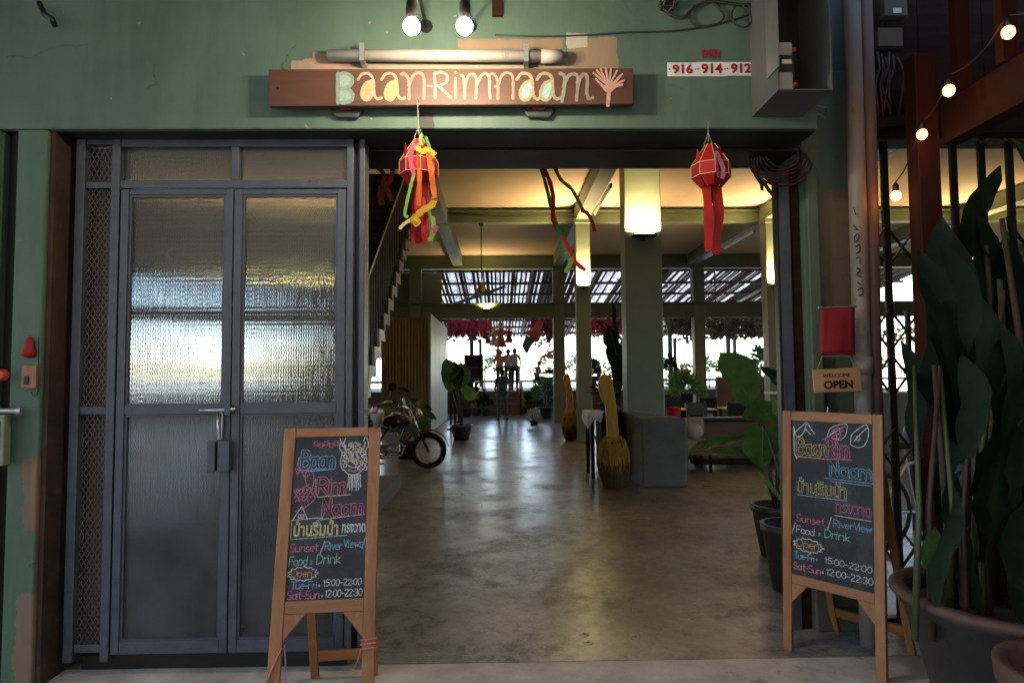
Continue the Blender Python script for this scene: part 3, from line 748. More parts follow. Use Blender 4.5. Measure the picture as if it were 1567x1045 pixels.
# ================================================================== METAL DOORS
YD = 3.45
def vbar(x0, x1, y0, y1, py0, py1, name, m, par, xc=350):
    MB().box(x0, x1, y0, y1, ZP(xc, py1, YD), ZP(xc, py0, YD)).build(name, m, par, world=True, bevel=.003)
X = lambda px: XP(px, 500, YD)
df = thing('door_frame', 'grey blue steel frame with glazed transoms and a mesh side strip round the double door', 'door frame', (X(345), YD, 0))
vbar(X(113), X(127), YD - .02, YD + .05, 214, 1012, 'post', M_steel, df, 110)
vbar(X(168), X(181), YD - .02, YD + .05, 214, 1010, 'post', M_steel, df, 160)
vbar(X(531), X(541), YD - .02, YD + .05, 214, 1000, 'post', M_steel, df, 530)
vbar(X(541.5), X(549), YD + .03, YD + .07, 214, 1000, 'post', M_black, df, 530)
vbar(X(549.5), X(558), YD - .01, YD + .10, 214, 1000, 'post', M_steel, df, 530)
vbar(X(181), X(531), YD - .015, YD + .045, 212, 226, 'rail', M_steel, df)
vbar(X(181), X(531), YD - .015, YD + .045, 277, 289, 'rail', M_steel, df)
vbar(X(352), X(364), YD - .015, YD + .045, 226, 277, 'mullion', M_steel, df)
vbar(X(127.5), X(167.5), YD - .01, YD + .04, 279, 289, 'rail', M_steel, df, 148)
vbar(X(127.5), X(167.5), YD - .01, YD + .04, 622, 634, 'rail', M_steel, df, 148)
vbar(X(127.5), X(167.5), YD - .01, YD + .04, 985, 997, 'rail', M_steel, df, 148)
vbar(X(127.5), X(167.5), YD - .01, YD + .04, 214, 222, 'rail', M_steel, df, 148)
for a, b in ((181.3, 351.7), (364.3, 530.7)):
    MB().box(X(a), X(b), YD + .01, YD + .016, ZP(350, 277, YD), ZP(350, 226, YD)).build('pane', M_glass, df, world=True)
# expanded metal mesh of the side strip
def mesh_strip(x0, x1, z0, z1, y, dx=.026, dz=.042, th=.0035):
    m = MB(); nz = int((z1 - z0) / dz); nx = int((x1 - x0) / dx)
    for i in range(nz):
        for j in range(nx):
            cx = x0 + (j + .5) * (x1 - x0) / nx; cz = z0 + (i + .5) * (z1 - z0) / nz
            hx = (x1 - x0) / nx / 2; hz = (z1 - z0) / nz / 2
            for p, q in (((cx - hx, cz), (cx, cz + hz)), ((cx, cz + hz), (cx + hx, cz)), ((cx + hx, cz), (cx, cz - hz)), ((cx, cz - hz), (cx - hx, cz))):
                d = Vector((q[0] - p[0], 0, q[1] - p[1])).normalized(); s = Vector((-d.z, 0, d.x)) * th / 2
                P0 = Vector((p[0], y, p[1])); Q0 = Vector((q[0], y, q[1]))
                m.add([P0 - s, Q0 - s, Q0 + s, P0 + s], [(0, 1, 2, 3)])
    return m
for p0, p1 in ((222, 279), (289, 622), (634, 985)):
    o = mesh_strip(X(127.5), X(167.5), ZP(148, p1, YD), ZP(148, p0, YD), YD + .012).build('mesh_panel', mat('mesh_metal', (.13, .12, .11), rough=.5, metal=.4), df, world=True); o['kind'] = 'stuff'
MB().box(X(90), X(182), YD + .09, YD + .11, 0.05, 2.75).build('backing_sheet', mat('brownish_sheet', (.07, .055, .045), rough=.6), df, world=True)  # dark sheet widened to block daylight showing through the mesh

def door_leaf(label, a, b, hinge_left):
    t = thing('door_leaf', label, 'door', (X((a + b) / 2), YD, 0), 0, 'two leaves of the metal door')
    sw = 12
    y0, y1 = YD - .022, YD + .028
    vbar(X(a), X(a + sw), y0, y1, 291.5, 996, 'stile', M_steel, t)
    vbar(X(b - sw), X(b), y0, y1, 291.5, 996, 'stile', M_steel, t)
    vbar(X(a + sw) + .0008, X(b - sw) - .0008, y0 + .002, y1, 291.5, 299, 'rail', M_steel, t)
    vbar(X(a + sw) + .0008, X(b - sw) - .0008, y0 + .002, y1, 620, 633, 'rail', M_steel, t)
    vbar(X(a + sw) + .0008, X(b - sw) - .0008, y0 + .002, y1, 977, 996, 'rail', M_steel, t)
    # glazing beads
    for p0, p1 in ((299, 620), (633, 977)):
        z0, z1 = ZP(350, p1, YD), ZP(350, p0, YD); x0, x1 = X(a + sw), X(b - sw); bd = .012
        m = MB().box(x0, x0 + bd, YD - .012, YD + .004, z0, z1).box(x1 - bd, x1, YD - .012, YD + .004, z0, z1)
        m.box(x0 + bd, x1 - bd, YD - .012, YD + .004, z0, z0 + bd).box(x0 + bd, x1 - bd, YD - .012, YD + .004, z1 - bd, z1)
        m.build('bead', M_steel, t, world=True)
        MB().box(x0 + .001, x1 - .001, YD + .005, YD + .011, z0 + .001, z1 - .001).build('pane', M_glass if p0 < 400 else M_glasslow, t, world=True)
    return t
MB().box(X(127), X(530), YD + .06, YD + .10, .001, .075).build('under_door_shade', M_black, df, world=True)  # black strip standing in for the shadow in the gap under the doors
dl = door_leaf('left leaf of the grey metal door, carrying the slide bolt', 184, 356.5, True)
dr = door_leaf('right leaf of the grey metal door, behind the left chalkboard', 358.5, 529, False)
# slide bolt and padlock boxes
bt = MB().tube([P(305, 628, YD - .045), P(360, 627, YD - .045)], .011, 10).build('bolt', M_alu, dl, world=True, smooth=True)
MB().box(X(352), X(361), YD - .06, YD - .02, ZP(356, 634, YD), ZP(356, 619, YD)).build('keeper', M_steel, dr, world=True, bevel=.003)
MB().tube([P(333, 634, YD - .035), P(337, 628, YD - .045), P(341, 634, YD - .035), P(340, 672, YD - .03), P(334, 672, YD - .03), P(333, 636, YD - .035)], .007, 8).build('hasp', M_alu, dl, world=True, smooth=True)
MB().box(X(328.5), X(341), YD - .075, YD - .024, ZP(335, 719, YD), ZP(335, 674, YD)).build('lock_box', M_steel, dl, world=True, bevel=.004)
MB().box(X(345), X(362.5), YD - .075, YD - .024, ZP(355, 719, YD), ZP(355, 673, YD)).build('lock_box', M_steel, dr, world=True, bevel=.004)

# ================================================================== WRITING: hand drawn strokes
def arc(cx, cy, rx, ry, a0, a1, n=12):
    return [(cx + rx * math.cos(R(a0 + (a1 - a0) * i / n)), cy + ry * math.sin(R(a0 + (a1 - a0) * i / n))) for i in range(n + 1)]
G = {   # strokes and advance; baseline 0, capital height 1, x-height .62
 'B': ([[(0, 0), (0, 1)], [(0, 1)] + arc(.25, .77, .27, .23, 90, -90, 8) + [(0, .53)], [(0, .53)] + arc(.28, .27, .32, .27, 90, -90, 8) + [(0, 0)]], .72),
 'R': ([[(0, 0), (0, 1)], [(0, 1)] + arc(.25, .74, .28, .26, 90, -90, 8) + [(0, .48)], [(.18, .48), (.58, 0)]], .70),
 'N': ([[(0, 0), (0, 1), (.5, 0), (.5, 1)]], .66),
 'S': ([arc(.26, .75, .24, .25, 40, 270, 10)[:-1] + arc(.26, .25, .26, .25, 90, -150, 10)], .62),
 'V': ([[(0, 1), (.26, 0), (.52, 1)]], .6), 'D': ([[(0, 0), (0, 1)], [(0, 1)] + arc(.1, .5, .45, .5, 90, -90, 10) + [(0, 0)]], .68),
 'F': ([[(0, 0), (0, 1), (.48, 1)], [(0, .52), (.38, .52)]], .55), 'O': ([arc(.32, .5, .32, .5, 90, 450, 16)], .76),
 'T': ([[(0, 1), (.56, 1)], [(.28, 1), (.28, 0)]], .6), 'W': ([[(0, 1), (.15, 0), (.32, .7), (.48, 0), (.64, 1)]], .7),
 'E': ([[(.45, 1), (0, 1), (0, 0), (.45, 0)], [(0, .52), (.38, .52)]], .56), 'L': ([[(0, 1), (0, 0), (.42, 0)]], .5),
 'C': ([arc(.3, .5, .3, .5, 50, 310, 12)], .6), 'M': ([[(0, 0), (.05, 1), (.32, .3), (.6, 1), (.65, 0)]], .75), 'P': ([[(0, 0), (0, 1)], [(0, 1)] + arc(.25, .74, .27, .26, 90, -90, 8) + [(0, .48)]], .62),
 'a': ([arc(.24, .30, .24, .30, 60, 420, 12), [(.48, .62), (.48, .1), (.56, 0)]], .66),
 'n': ([[(0, .62), (0, 0)], [(0, .38)] + arc(.22, .36, .22, .26, 180, 0, 8) + [(.44, 0)]], .58),
 'm': ([[(0, .62), (0, 0)], [(0, .38)] + arc(.18, .40, .18, .22, 180, 0, 7) + [(.36, 0)], [(.36, .38)] + arc(.54, .40, .18, .22, 180, 0, 7) + [(.72, 0)]], .86),
 'i': ([[(0, .62), (0, 0)], [(-.01, .82), (.01, .86)]], .18), 'r': ([[(0, .62), (0, 0)], [(0, .36)] + arc(.2, .38, .2, .22, 180, 50, 6)], .42),
 'u': ([[(0, .62), (0, .25)] + arc(.22, .24, .22, .24, 180, 360, 8) + [(.44, .62)], [(.44, .62), (.44, 0)]], .58),
 's': ([arc(.19, .46, .17, .15, 40, 270, 8)[:-1] + arc(.19, .155, .19, .155, 90, -150, 8)], .46),
 'e': ([[(.03, .33), (.46, .33)] + arc(.24, .31, .23, .31, 5, 310, 12)], .56), 't': ([[(.16, .95), (.16, .1), (.26, 0), (.36, .05)], [(0, .62), (.34, .62)]], .44),
 'v': ([[(0, .62), (.2, 0), (.42, .62)]], .5), 'w': ([[(0, .62), (.13, 0), (.28, .5), (.42, 0), (.56, .62)]], .66),
 'o': ([arc(.24, .31, .24, .31, 90, 450, 14)], .56), 'd': ([arc(.24, .30, .24, .30, 60, 420, 12), [(.48, 1), (.48, 0)]], .60),
 'k': ([[(0, 1), (0, 0)], [(.38, .62), (0, .28), (.42, 0)]], .52), 'p': ([[(0, .62), (0, -.35)], arc(.24, .31, .24, .31, 150, -210, 14)], .58),
 '&': ([[(.42, .5), (.30, .62), (.12, .55), (.10, .42), (.34, .3), (.36, .1), (.2, 0), (.05, .08)]], .5),
 '-': ([[(.02, .4), (.32, .4)]], .42), ':': ([[(.05, .6), (.06, .64)], [(.05, .18), (.06, .22)]], .2), '/': ([[(0, -.15), (.36, 1.15)]], .42),
 '0': ([arc(.24, .45, .24, .45, 90, 450, 14)], .58), '1': ([[(0, .7), (.14, .9), (.14, 0)]], .32),
 '2': ([arc(.22, .68, .22, .22, 160, -20, 8) + [(0, 0), (.46, 0)]], .56), '3': ([arc(.2, .68, .2, .22, 150, -90, 8), arc(.2, .23, .24, .23, 90, -150, 8)], .54),
 '5': ([[(.42, .9), (.06, .9), (.03, .5)] + arc(.2, .28, .24, .28, 110, -140, 9)], .54), '7': ([[(0, .9), (.42, .9), (.14, 0)]], .5),
 'x': ([[(0, .4), (.26, .1)], [(.26, .4), (0, .1)], [(.13, .45), (.13, .05)]], .36), ' ': ([], .34), '*': ([], .1),
}
def strokes(text, x, z, h, slant=0, space=1.0, jig=.02):
    out = []
    for ch in text:
        g, adv = G[ch]
        dz = random.uniform(-jig, jig) * h
        for s_ in g:
            out.append([(x + (p[0] + slant * p[1]) * h, z + p[1] * h + dz) for p in s_])
        x += adv * h * space
    return out, x
def chalk(st, wd, y, mb, jit=.0):
    y += .0
    for s_ in st:
        y -= .00012
        # dense points, slightly wavering hand
        pts = []
        for i in range(len(s_) - 1):
            n = max(1, int(math.hypot(s_[i + 1][0] - s_[i][0], s_[i + 1][1] - s_[i][1]) / (wd * 1.5)))
            for k in range(n):
                f = k / n; pts.append((s_[i][0] * (1 - f) + s_[i + 1][0] * f, s_[i][1] * (1 - f) + s_[i + 1][1] * f))
        pts.append(s_[-1])
        q = [Vector((p[0] + random.uniform(-1, 1) * jit * wd, y, p[1] + random.uniform(-1, 1) * jit * wd)) for p in pts]
        if len(q) > 1 and (q[-1] - q[0]).length < 1e-6: q[-1] += Vector((1e-4, 0, 1e-4))
        ws = [wd * random.uniform(.8, 1.15) for _ in q]
        mb.ribbon(q, ws, (0, -1, 0))
        for e in (q[0], q[-1]):
            mb.add([e + Vector((math.cos(a) * wd * .5, .00006, math.sin(a) * wd * .5)) for a in [R(60 * j) for j in range(6)]], [(0, 1, 2, 3, 4, 5)])
    return mb
def chalk_mat(name, col):
    if name in MATS: return MATS[name]
    m = mat(name, col, rough=.95, var=.35, vs=90, bump=0, spec=.1)
    t = m.node_tree; N = t.nodes; L = t.links
    tc = N.new('ShaderNodeTexCoord'); n = N.new('ShaderNodeTexNoise'); n.inputs['Scale'].default_value = 330; n.inputs['Detail'].default_value = 4; L.new(tc.outputs['Object'], n.inputs[0])
    mr = N.new('ShaderNodeMapRange'); mr.inputs['From Min'].default_value = .30; mr.inputs['From Max'].default_value = .50; L.new(n.outputs['Fac'], mr.inputs[0])
    tr = N.new('ShaderNodeBsdfTransparent'); ms = N.new('ShaderNodeMixShader'); L.new(mr.outputs[0], ms.inputs[0]); L.new(tr.outputs[0], ms.inputs[1]); L.new(N['Principled BSDF'].outputs[0], ms.inputs[2])
    L.new(ms.outputs[0], N['Material Output'].inputs[0])
    return m
C = {'w': chalk_mat('white_chalk', (.56, .56, .55)), 'b': chalk_mat('blue_chalk', (.22, .37, .52)), 'p': chalk_mat('pink_chalk', (.55, .18, .26)), 'y': chalk_mat('yellow_chalk', (.55, .46, .20)),
     'g': chalk_mat('green_chalk', (.25, .48, .37)), 'o': chalk_mat('orange_chalk', (.55, .30, .12)), 'k': None}
M_slate = mat('blackboard', (.016, .018, .022), rough=.6, var=.35, vs=5, bump=.05, dirt=((.034, .036, .040), 4, .48), spec=.4)
C['k'] = M_slate

def text_mesh(body, size, extrude=.0, offset=0.0, align='LEFT', shear=0):
    cu = bpy.data.curves.new('t', 'FONT'); cu.body = body; cu.size = size; cu.extrude = extrude; cu.offset = offset * size; cu.align_x = align; cu.shear = shear
    cu.resolution_u = 3
    o = bpy.data.objects.new('t', cu); COL.objects.link(o)
    dg = bpy.context.evaluated_depsgraph_get()
    me = bpy.data.meshes.new_from_object(o.evaluated_get(dg)); bpy.data.objects.remove(o)
    vs = [Vector((v.co.x, -v.co.z, v.co.y)) for v in me.vertices]; fs = [tuple(p.vertices) for p in me.polygons]
    bpy.data.meshes.remove(me)
    return vs, fs
def text_part(name, body, size, x, y, z, m, parent, width=None, M=None, offset=0, extrude=.0008, bold=0, height=None):
    vs, fs = text_mesh(body, size, extrude, offset or bold)
    x0 = min(v.x for v in vs); x1 = max(v.x for v in vs); z0 = min(v.z for v in vs); z1 = max(v.z for v in vs)
    k = (width / (x1 - x0)) if width else 1
    kz = (height / (z1 - z0)) if height else k
    mb = MB(M); mb.add([Vector(((v.x - x0) * k + x, v.y + y, (v.z - z0) * kz + z)) for v in vs], fs)
    return mb.build(name, m, parent)

# ================================================================== WOODEN NAME SIGN
ys = 3.235
A = P(413, 109, ys); B_ = P(968, 107, ys); Cc = P(968, 162, ys); D_ = P(413, 165, ys)
sg = thing('name_sign', 'long brown wooden board lettered Baan-rim-naam in pastel chalk paint above the entrance', 'sign', (A.x, ys, D_.z))
sg_l = Vector((A.x, ys, D_.z))
MB().add([(D_.x, ys - .018, D_.z), (Cc.x, ys - .018, Cc.z), (Cc.x, ys + .018, Cc.z), (D_.x, ys + .018, D_.z),
          (A.x, ys - .018, A.z), (B_.x, ys - .018, B_.z), (B_.x, ys + .018, B_.z), (A.x, ys + .018, A.z)],
         [(0, 3, 2, 1), (4, 5, 6, 7), (0, 1, 5, 4), (1, 2, 6, 5), (2, 3, 7, 6), (3, 0, 4, 7)]).build('board', W_sign, sg, world=True, bevel=.003)
for px, py in ((425, 136), (955, 133), (640, 155), (905, 118)):
    MB().lathe([(0, -.004), (.006, -.003), (.007, 0)], P(px, py, ys - .018), 10, 'Y').build('screw', M_black, sg, world=True)
for x in (A.x + .35, B_.x - .35):
    MB().box(x - .03, x + .03, ys + .019, 3.30, D_.z + .05, A.z - .04).build('spacer', W_dark, sg, world=True)
ysf = ys - .0205
def spx(pts): return [[(P(a, b, ysf).x, P(a, b, ysf).z) for a, b in s_] for s_ in pts]
def cat(pts, n=5):               # smooth a pixel polyline
    out = []
    for i in range(len(pts) - 1):
        p0 = pts[max(i - 1, 0)]; p1 = pts[i]; p2 = pts[i + 1]; p3 = pts[min(i + 2, len(pts) - 1)]
        for k in range(n):
            t_ = k / n
            out.append(tuple(.5 * (2 * p1[c] + (p2[c] - p0[c]) * t_ + (2 * p0[c] - 5 * p1[c] + 4 * p2[c] - p3[c]) * t_ ** 2 + (3 * p1[c] - p0[c] - 3 * p2[c] + p3[c]) * t_ ** 3) for c in (0, 1)))
    out.append(pts[-1]); return out
S_ = {'B': [[(517, 113), (517, 158)], cat([(517, 114), (530, 113), (539, 120), (537, 130), (528, 135), (519, 136)]), cat([(519, 136), (532, 137), (540, 146), (536, 155), (526, 158), (517, 157)])],
      'n': lambda x: [cat([(x, 114), (x + 6, 114), (x + 11, 122), (x + 12, 134), (x + 12, 152)]), cat([(x + 12, 132), (x + 17, 118), (x + 24, 112), (x + 32, 114), (x + 35, 124), (x + 35, 152)])]}
def la(x, s=1, bh=0): # tall looping a
    return [cat([(x, 122), (x + 6, 114), (x + 15, 113), (x + 22, 119), (x + 24, 132), (x + 25, 146), (x + 30, 152), (x + 36, 150)]),
            cat([(x + 21, 124), (x + 12, 128), (x + 6, 138), (x + 6, 149), (x + 13, 154), (x + 20, 149), (x + 23, 138)])]
def lm(x):
    return [cat([(x, 116), (x + 4, 118), (x + 6, 130), (x + 6, 151)]), cat([(x + 6, 132), (x + 12, 117), (x + 19, 114), (x + 24, 121), (x + 24, 135), (x + 23, 151)]),
            cat([(x + 24, 132), (x + 31, 117), (x + 39, 113), (x + 44, 121), (x + 44, 136), (x + 45, 151)])]
L_ = [('B', S_['B'], (.33, .42, .36), 6), ('a', la(548), (.55, .49, .36), 4.4), ('a', la(584), (.58, .46, .28), 4.4), ('n', S_['n'](614), (.55, .33, .27), 4.6),
      ('dash', [[(654, 132), (661, 132)]], (.55, .42, .3), 3), ('R', [[(665, 112), (666, 151)], cat([(665, 113), (675, 111), (684, 116), (683, 126), (674, 131), (667, 132)]), [(671, 132), (690, 150)]], (.47, .40, .36), 4.4),
      ('i', [[(697, 120), (697, 151)], [(697, 111), (698, 112)]], (.62, .50, .30), 4), ('m', lm(705), (.58, .46, .33), 4.4), ('dash', [[(757, 133), (763, 133)]], (.6, .5, .3), 3),
      ('n', S_['n'](750), (.58, .37, .30), 4.4), ('a', la(791), (.56, .47, .30), 5), ('a', la(822), (.55, .46, .30), 5), ('m', [cat([(857, 113), (863, 116), (864, 130), (860, 156)]), cat([(862, 134), (869, 118), (876, 114), (883, 116), (884, 130), (882, 154)]), cat([(884, 134), (889, 118), (896, 114), (899, 124), (898, 142), (901, 151), (907, 150)])], (.46, .40, .36), 5.5)]
for i, (nm, st_, col, wpx) in enumerate(L_):
    wd = wpx * 3.3 / 1000
    if nm in ('B', 'a') :
        fill = {'B': (.20, .30, .25)}.get(nm, (.42, .24, .10) if i < 4 else (.26, .42, .38))
        if nm == 'B': poly = [(517, 114), (530, 114), (538, 120), (536, 130), (529, 135), (539, 143), (537, 154), (527, 158), (517, 157)]
        else: poly = st_[1]
        mbf = MB(); pp = [P(a, b, ysf + .0012) for a, b in poly]; mbf.add(pp, [tuple(range(len(pp)))])
        mbf.build('letter_fill', mat('fill_%d' % (0 if nm == 'B' else 1 if i < 4 else 2), fill, rough=.9, var=.3, vs=60), sg, world=True)
    o = chalk(spx(st_), wd, ysf - .0003, MB(), .04)
    o.build('letter', mat('sign_chalk_%d' % i, tuple(q * .50 for q in col), rough=.9, var=.22, vs=50, bump=.1), sg, world=True)
# little tree or raised hand drawn at the end
fing = [[(931, 132), (908, 112)], [(931, 130), (913, 108)], [(929, 130), (919, 106)], [(931, 130), (927, 105)], [(932, 128), (935, 106)], [(933, 130), (944, 109)], [(934, 132), (952, 114)], [(934, 134), (954, 124)], [(934, 136), (952, 130)], [(926, 136), (912, 122)], [(928, 140), (918, 128)], [(938, 130), (948, 119)]]
mbt = MB(); chalk(spx(fing), 3.4 * .0033, ysf - .0004, mbt, .05); chalk(spx([[(925, 133), (934, 140), (940, 132)], [(926, 137), (931, 128), (938, 136)], [(932, 136), (931, 150), (930, 162)]]), 6 * .0033, ysf - .0008, mbt, .03)
mbt.build('tree_drawing', mat('sign_pink', (.50, .27, .22), rough=.9, var=.25, vs=60), sg, world=True)

# ================================================================== CHALKBOARD SIGNS
def aboard(label, loc, rz, W, H, lean, back, sb, ztop):
    t = thing('chalkboard_sign', label, 'chalkboard', loc, rz, 'wooden chalkboard signs')
    M = Matrix.Rotation(-lean, 4, 'X')               # front frame leans back
    s = .05; th = .026; zb = sb - s; zt = H; st_ = H - ztop
    z0 = zb + .055                                   # slate bottom
    def fr(name, *bx, m=W_board): return MB(M).box(*bx).build(name, m, t, bevel=.003)
    fr('stile', -W / 2, -W / 2 + s, -th, 0, 0, zt); fr('stile', W / 2 - s, W / 2, -th, 0, 0, zt)
    fr('rail', -W / 2 + s + .0006, W / 2 - s - .0006, -th + .002, -.001, ztop, zt, m=W_boardx)
    fr('rail', -W / 2 + s + .0006, W / 2 - s - .0006, -th + .002, -.001, zb, zb + s, m=W_boardx)
    MB(M).prism([(-W / 2 + s + .001, zb - .001), (-W / 2 + s + .085, zb - .001), (-W / 2 + s + .001, zb - .10)], -th + .004, -.004).build('bracket', W_board, t)
    MB(M).prism([(W / 2 - s - .001, zb - .001), (W / 2 - s - .001, zb - .10), (W / 2 - s - .085, zb - .001)], -th + .004, -.004).build('bracket', W_board, t)
    MB(M).box(-W / 2 + s, W / 2 - s, -.016, -.008, zb + s, ztop).build('slate', M_slate, t)
    # rear prop
    top = M @ Vector((0, .002, H - .05))
    yb = top.y + back; L0 = math.hypot(back, top.z)
    ab = math.atan2(back, top.z)
    Mb = Matrix.Translation((0, top.y, top.z)) @ Matrix.Rotation(ab, 4, 'X')
    for x0, x1 in ((-W / 2 + .045, -W / 2 + .085), (W / 2 - .085, W / 2 - .045)):
        MB(Mb).box(x0, x1, .004, .028, -L0, -.0).build('prop_leg', W_board, t, bevel=.002)
    MB(Mb).box(-W / 2 + .086, W / 2 - .086, .005, .026, -L0 + .10, -L0 + .15).build('prop_rail', W_boardx, t, bevel=.002)
    MB(Mb).box(-W / 2 + .086, W / 2 - .086, .005, .026, -L0 * .5, -L0 * .5 + .04).build('prop_rail', W_boardx, t, bevel=.002)
    for x in (-W / 2 + .08, W / 2 - .08):
        MB(M).box(x - .02, x + .02, -.002, .012, H - .06, H - .02).build('hinge', M_alu, t)
    iw, ih = W - 2 * s, ztop - (zb + s)
    return t, M, (-W / 2 + s, zb + s, iw, ih)
def writer(t, M, box, y=-.0172):
    X0, Z0, iw, ih = box
    def wr(text, u, v, h, col, wd=.075, width=None, slant=.05, name='chalk_line', outline=None, skew=0.0):
        # u, v: fractions of the slate from its upper left corner; h: letter height as a fraction of the slate height
        hh = h * ih; x = X0 + u * iw; z = Z0 + (1 - v) * ih
        st_, xe = strokes(text, 0, 0, hh, slant)
        k = (width * iw / (xe - .0)) if width else 1
        st_ = [[(x + p[0] * k, z + p[1] + skew * p[0] * k) for p in q] for q in st_]
        if outline:
            chalk(st_, wd * hh * 2.1, y, MB(M), .02).build(name, C[col], t)
            chalk(st_, wd * hh * 1.1, y - .0012, MB(M), .02).build('chalk_core', C[outline], t)
        else:
            chalk(st_, wd * hh * 1.2, y, MB(M), .05).build(name, C[col], t)
    def dr(pts, col, wpx, name='chalk_drawing', dy=0):
        o = chalk([[(X0 + a * iw, Z0 + (1 - b) * ih) for a, b in q] for q in pts], wpx * iw, y - dy, MB(M), .1).build(name, C[col], t)
        if len(pts) > 3: o['kind'] = 'stuff'
    def thai(body, u, v, h, width, col, core=None):
        for off, c_, dy in ((.03, col, 0),) + (((-.005, core, .0006),) if core else ()):
            vs, fs = text_mesh(body, 1.0, 0, off)
            if not vs: return
            bx0 = min(q.x for q in vs); bx1 = max(q.x for q in vs); bz0 = min(q.z for q in vs); bz1 = max(q.z for q in vs)
            e = 0 if off > 0 else .02
            kx = width * iw * (1 - e) / (bx1 - bx0); kz = h * ih * (1 - e) / (bz1 - bz0)
            MB(M).add([Vector((X0 + (u + e * width / 2) * iw + (q.x - bx0) * kx, y - dy, Z0 + (1 - v) * ih + e * h * ih / 2 + (q.z - bz0) * kz)) for q in vs], fs).build('thai_lettering', C[c_], t)
    return wr, dr, thai
def star(cx, cz, rx, rz_, n=13, inn=.80):
    out = []
    for i in range(2 * n + 1):
        a = 2 * math.pi * i / (2 * n); r = 1 if i % 2 == 0 else inn
        out.append((cx + rx * r * math.cos(a), cz + rz_ * r * math.sin(a)))
    return out
TH1 = '\u0e1a\u0e49\u0e32\u0e19\u0e23\u0e34\u0e21\u0e19\u0e49\u0e33'; TH2 = '\u0e17\u0e23\u0e07\u0e27\u0e32\u0e14'

lb, M, bx = aboard('left chalkboard standing before the metal door, with a horned mask drawn beside the blue letters', (-.722, 2.646, 0), R(5.4), .42, 1.314, R(15), .40, .595, 1.274)
wr, dr, thai = writer(lb, M, bx)
wr('Baan', .10, .20, .11, 'b', .10, .46, .04, 'chalk_heading', 'k')
dr([[(.06, .13), (.05, .19), (.12, .215), (.5, .205)], [(.10, .225), (.55, .21)]], 'b', .014)
wr('Rim', .33, .365, .10, 'p', .10, .40, .05, 'chalk_heading', 'k')
dr([[(.33, .385), (.78, .375)], [(.60, .30), (.64, .36)]], 'y', .012); dr([[(.30, .27), (.31, .37)]], 'y', .01)
wr('Naam', .42, .50, .10, 'p', .10, .55, .02, 'chalk_heading', 'k')
dr([[(.38, .525), (.97, .50)]], 'w', .012)
# horned mask: brows, eyes, horns, jaw
ms = [cat([(.62, .03), (.60, .07), (.64, .11), (.62, .17), (.66, .22)]), cat([(.97, .01), (.995, .06), (.96, .10), (.98, .17), (.94, .22)]), cat([(.66, .05), (.70, .085), (.77, .07), (.82, .04), (.88, .07), (.93, .08), (.95, .04)]),
      star(.72, .125, .07, .022, 8, .7), star(.89, .120, .07, .022, 8, .7), cat([(.81, .10), (.77, .145), (.81, .165), (.86, .145), (.83, .10)]), cat([(.70, .18), (.77, .20), (.85, .20), (.93, .175)]),
      cat([(.66, .21), (.74, .245), (.86, .245), (.94, .21)]), cat([(.60, .01), (.64, .05), (.68, .01)]), cat([(.93, .03), (.96, -.01), (.985, .03)])]
ms += [[(.74 + .02 * k, .25), (.735 + .02 * k + .006 * (k % 3), .33 + .02 * (k % 2))] for k in range(9)]
for k in range(26):
    cx_, cz_ = .66 + .028 * (k % 12), .055 + .058 * (k // 9) + .02 * (k % 3); ms.append(arc(cx_, cz_, .022, .012, 40 * k, 40 * k + 250, 7))
dr(ms, 'w', .013, 'mask_drawing')
dr([cat([(.66, .105), (.72, .09), (.78, .105)]), cat([(.84, .10), (.90, .085), (.95, .10)]), cat([(.72, .22), (.80, .225), (.90, .215)]), star(.81, .055, .09, .018, 9, .5)] + [arc(.68 + .035 * k, .15 + .01 * (k % 2), .02, .012, 0, 200, 5) for k in range(8)], 'y', .011, 'mask_drawing', .004)
dr([cat([(.74, .215), (.81, .205), (.88, .21), (.81, .235), (.74, .215)])] + [star(.28 + .07 * k, .045 + .012 * (k % 2), .045, .018, 6, .5) for k in range(5)], 'p', .010, 'chalk_drawing', .005)
# dragon-like tail and scales
dr([cat([(.02, .20), (.10, .22), (.16, .26), (.22, .24)]), cat([(.22, .19), (.16, .24), (.18, .30), (.24, .33)]), [(.02, .20), (.05, .24), (.08, .22)], cat([(.03, .35), (.12, .33), (.22, .30)]), [(.02, .34), (.06, .37)],
    cat([(.26, .23), (.28, .28), (.26, .33)])] + [arc(.06 + .055 * (k % 5) + (.02 if (k // 5) % 2 else 0), .345 + .022 * (k // 5), .025, .014, 180, 360, 5) for k in range(18)], 'p', .012, 'chalk_drawing')
dr([cat([(.06, .47), (.20, .44), (.34, .38)])], 'p', .012)
dr([[(.03, .52), (.14, .44), (.22, .52)], [(.0, .525), (.30, .515), (.42, .515)], [(.10, .49), (.10, .51), (.17, .51), (.17, .49), (.10, .49)], [(.135, .49), (.135, .51)]], 'w', .011)
thai(TH1, .05, .625, .10, .58, 'y'); thai(TH2, .68, .61, .055, .31, 'w')
dr([[(.015, .53), (.02, .64), (.75, .625)]], 'g', .012); dr([[(.30, .56), (.36, .525), (.40, .555), (.30, .56)]], 'w', .008)
wr('Sunset', .02, .715, .048, 'p', .10, .37); wr('/', .41, .725, .06, 'w', .08); wr('River', .47, .71, .05, 'b', .10, .23); wr('Views', .71, .70, .048, 'b', .10, .26); wr('/', .95, .70, .055, 'w', .07)
wr('Food', .02, .795, .052, 'g', .09, .24); wr('&', .285, .79, .035, 'g', .1); wr('Drink', .37, .79, .055, 'g', .09, .32)
dr([star(.20, .845, .20, .043)], 'w', .013); wr('Open', .05, .862, .042, 'o', .10, .28)
wr('Tue-Fri', .06, .932, .042, 'b', .11, .34); wr('x', .41, .925, .03, 'w', .12); wr('15:00-22:00', .47, .922, .042, 'w', .10, .50)
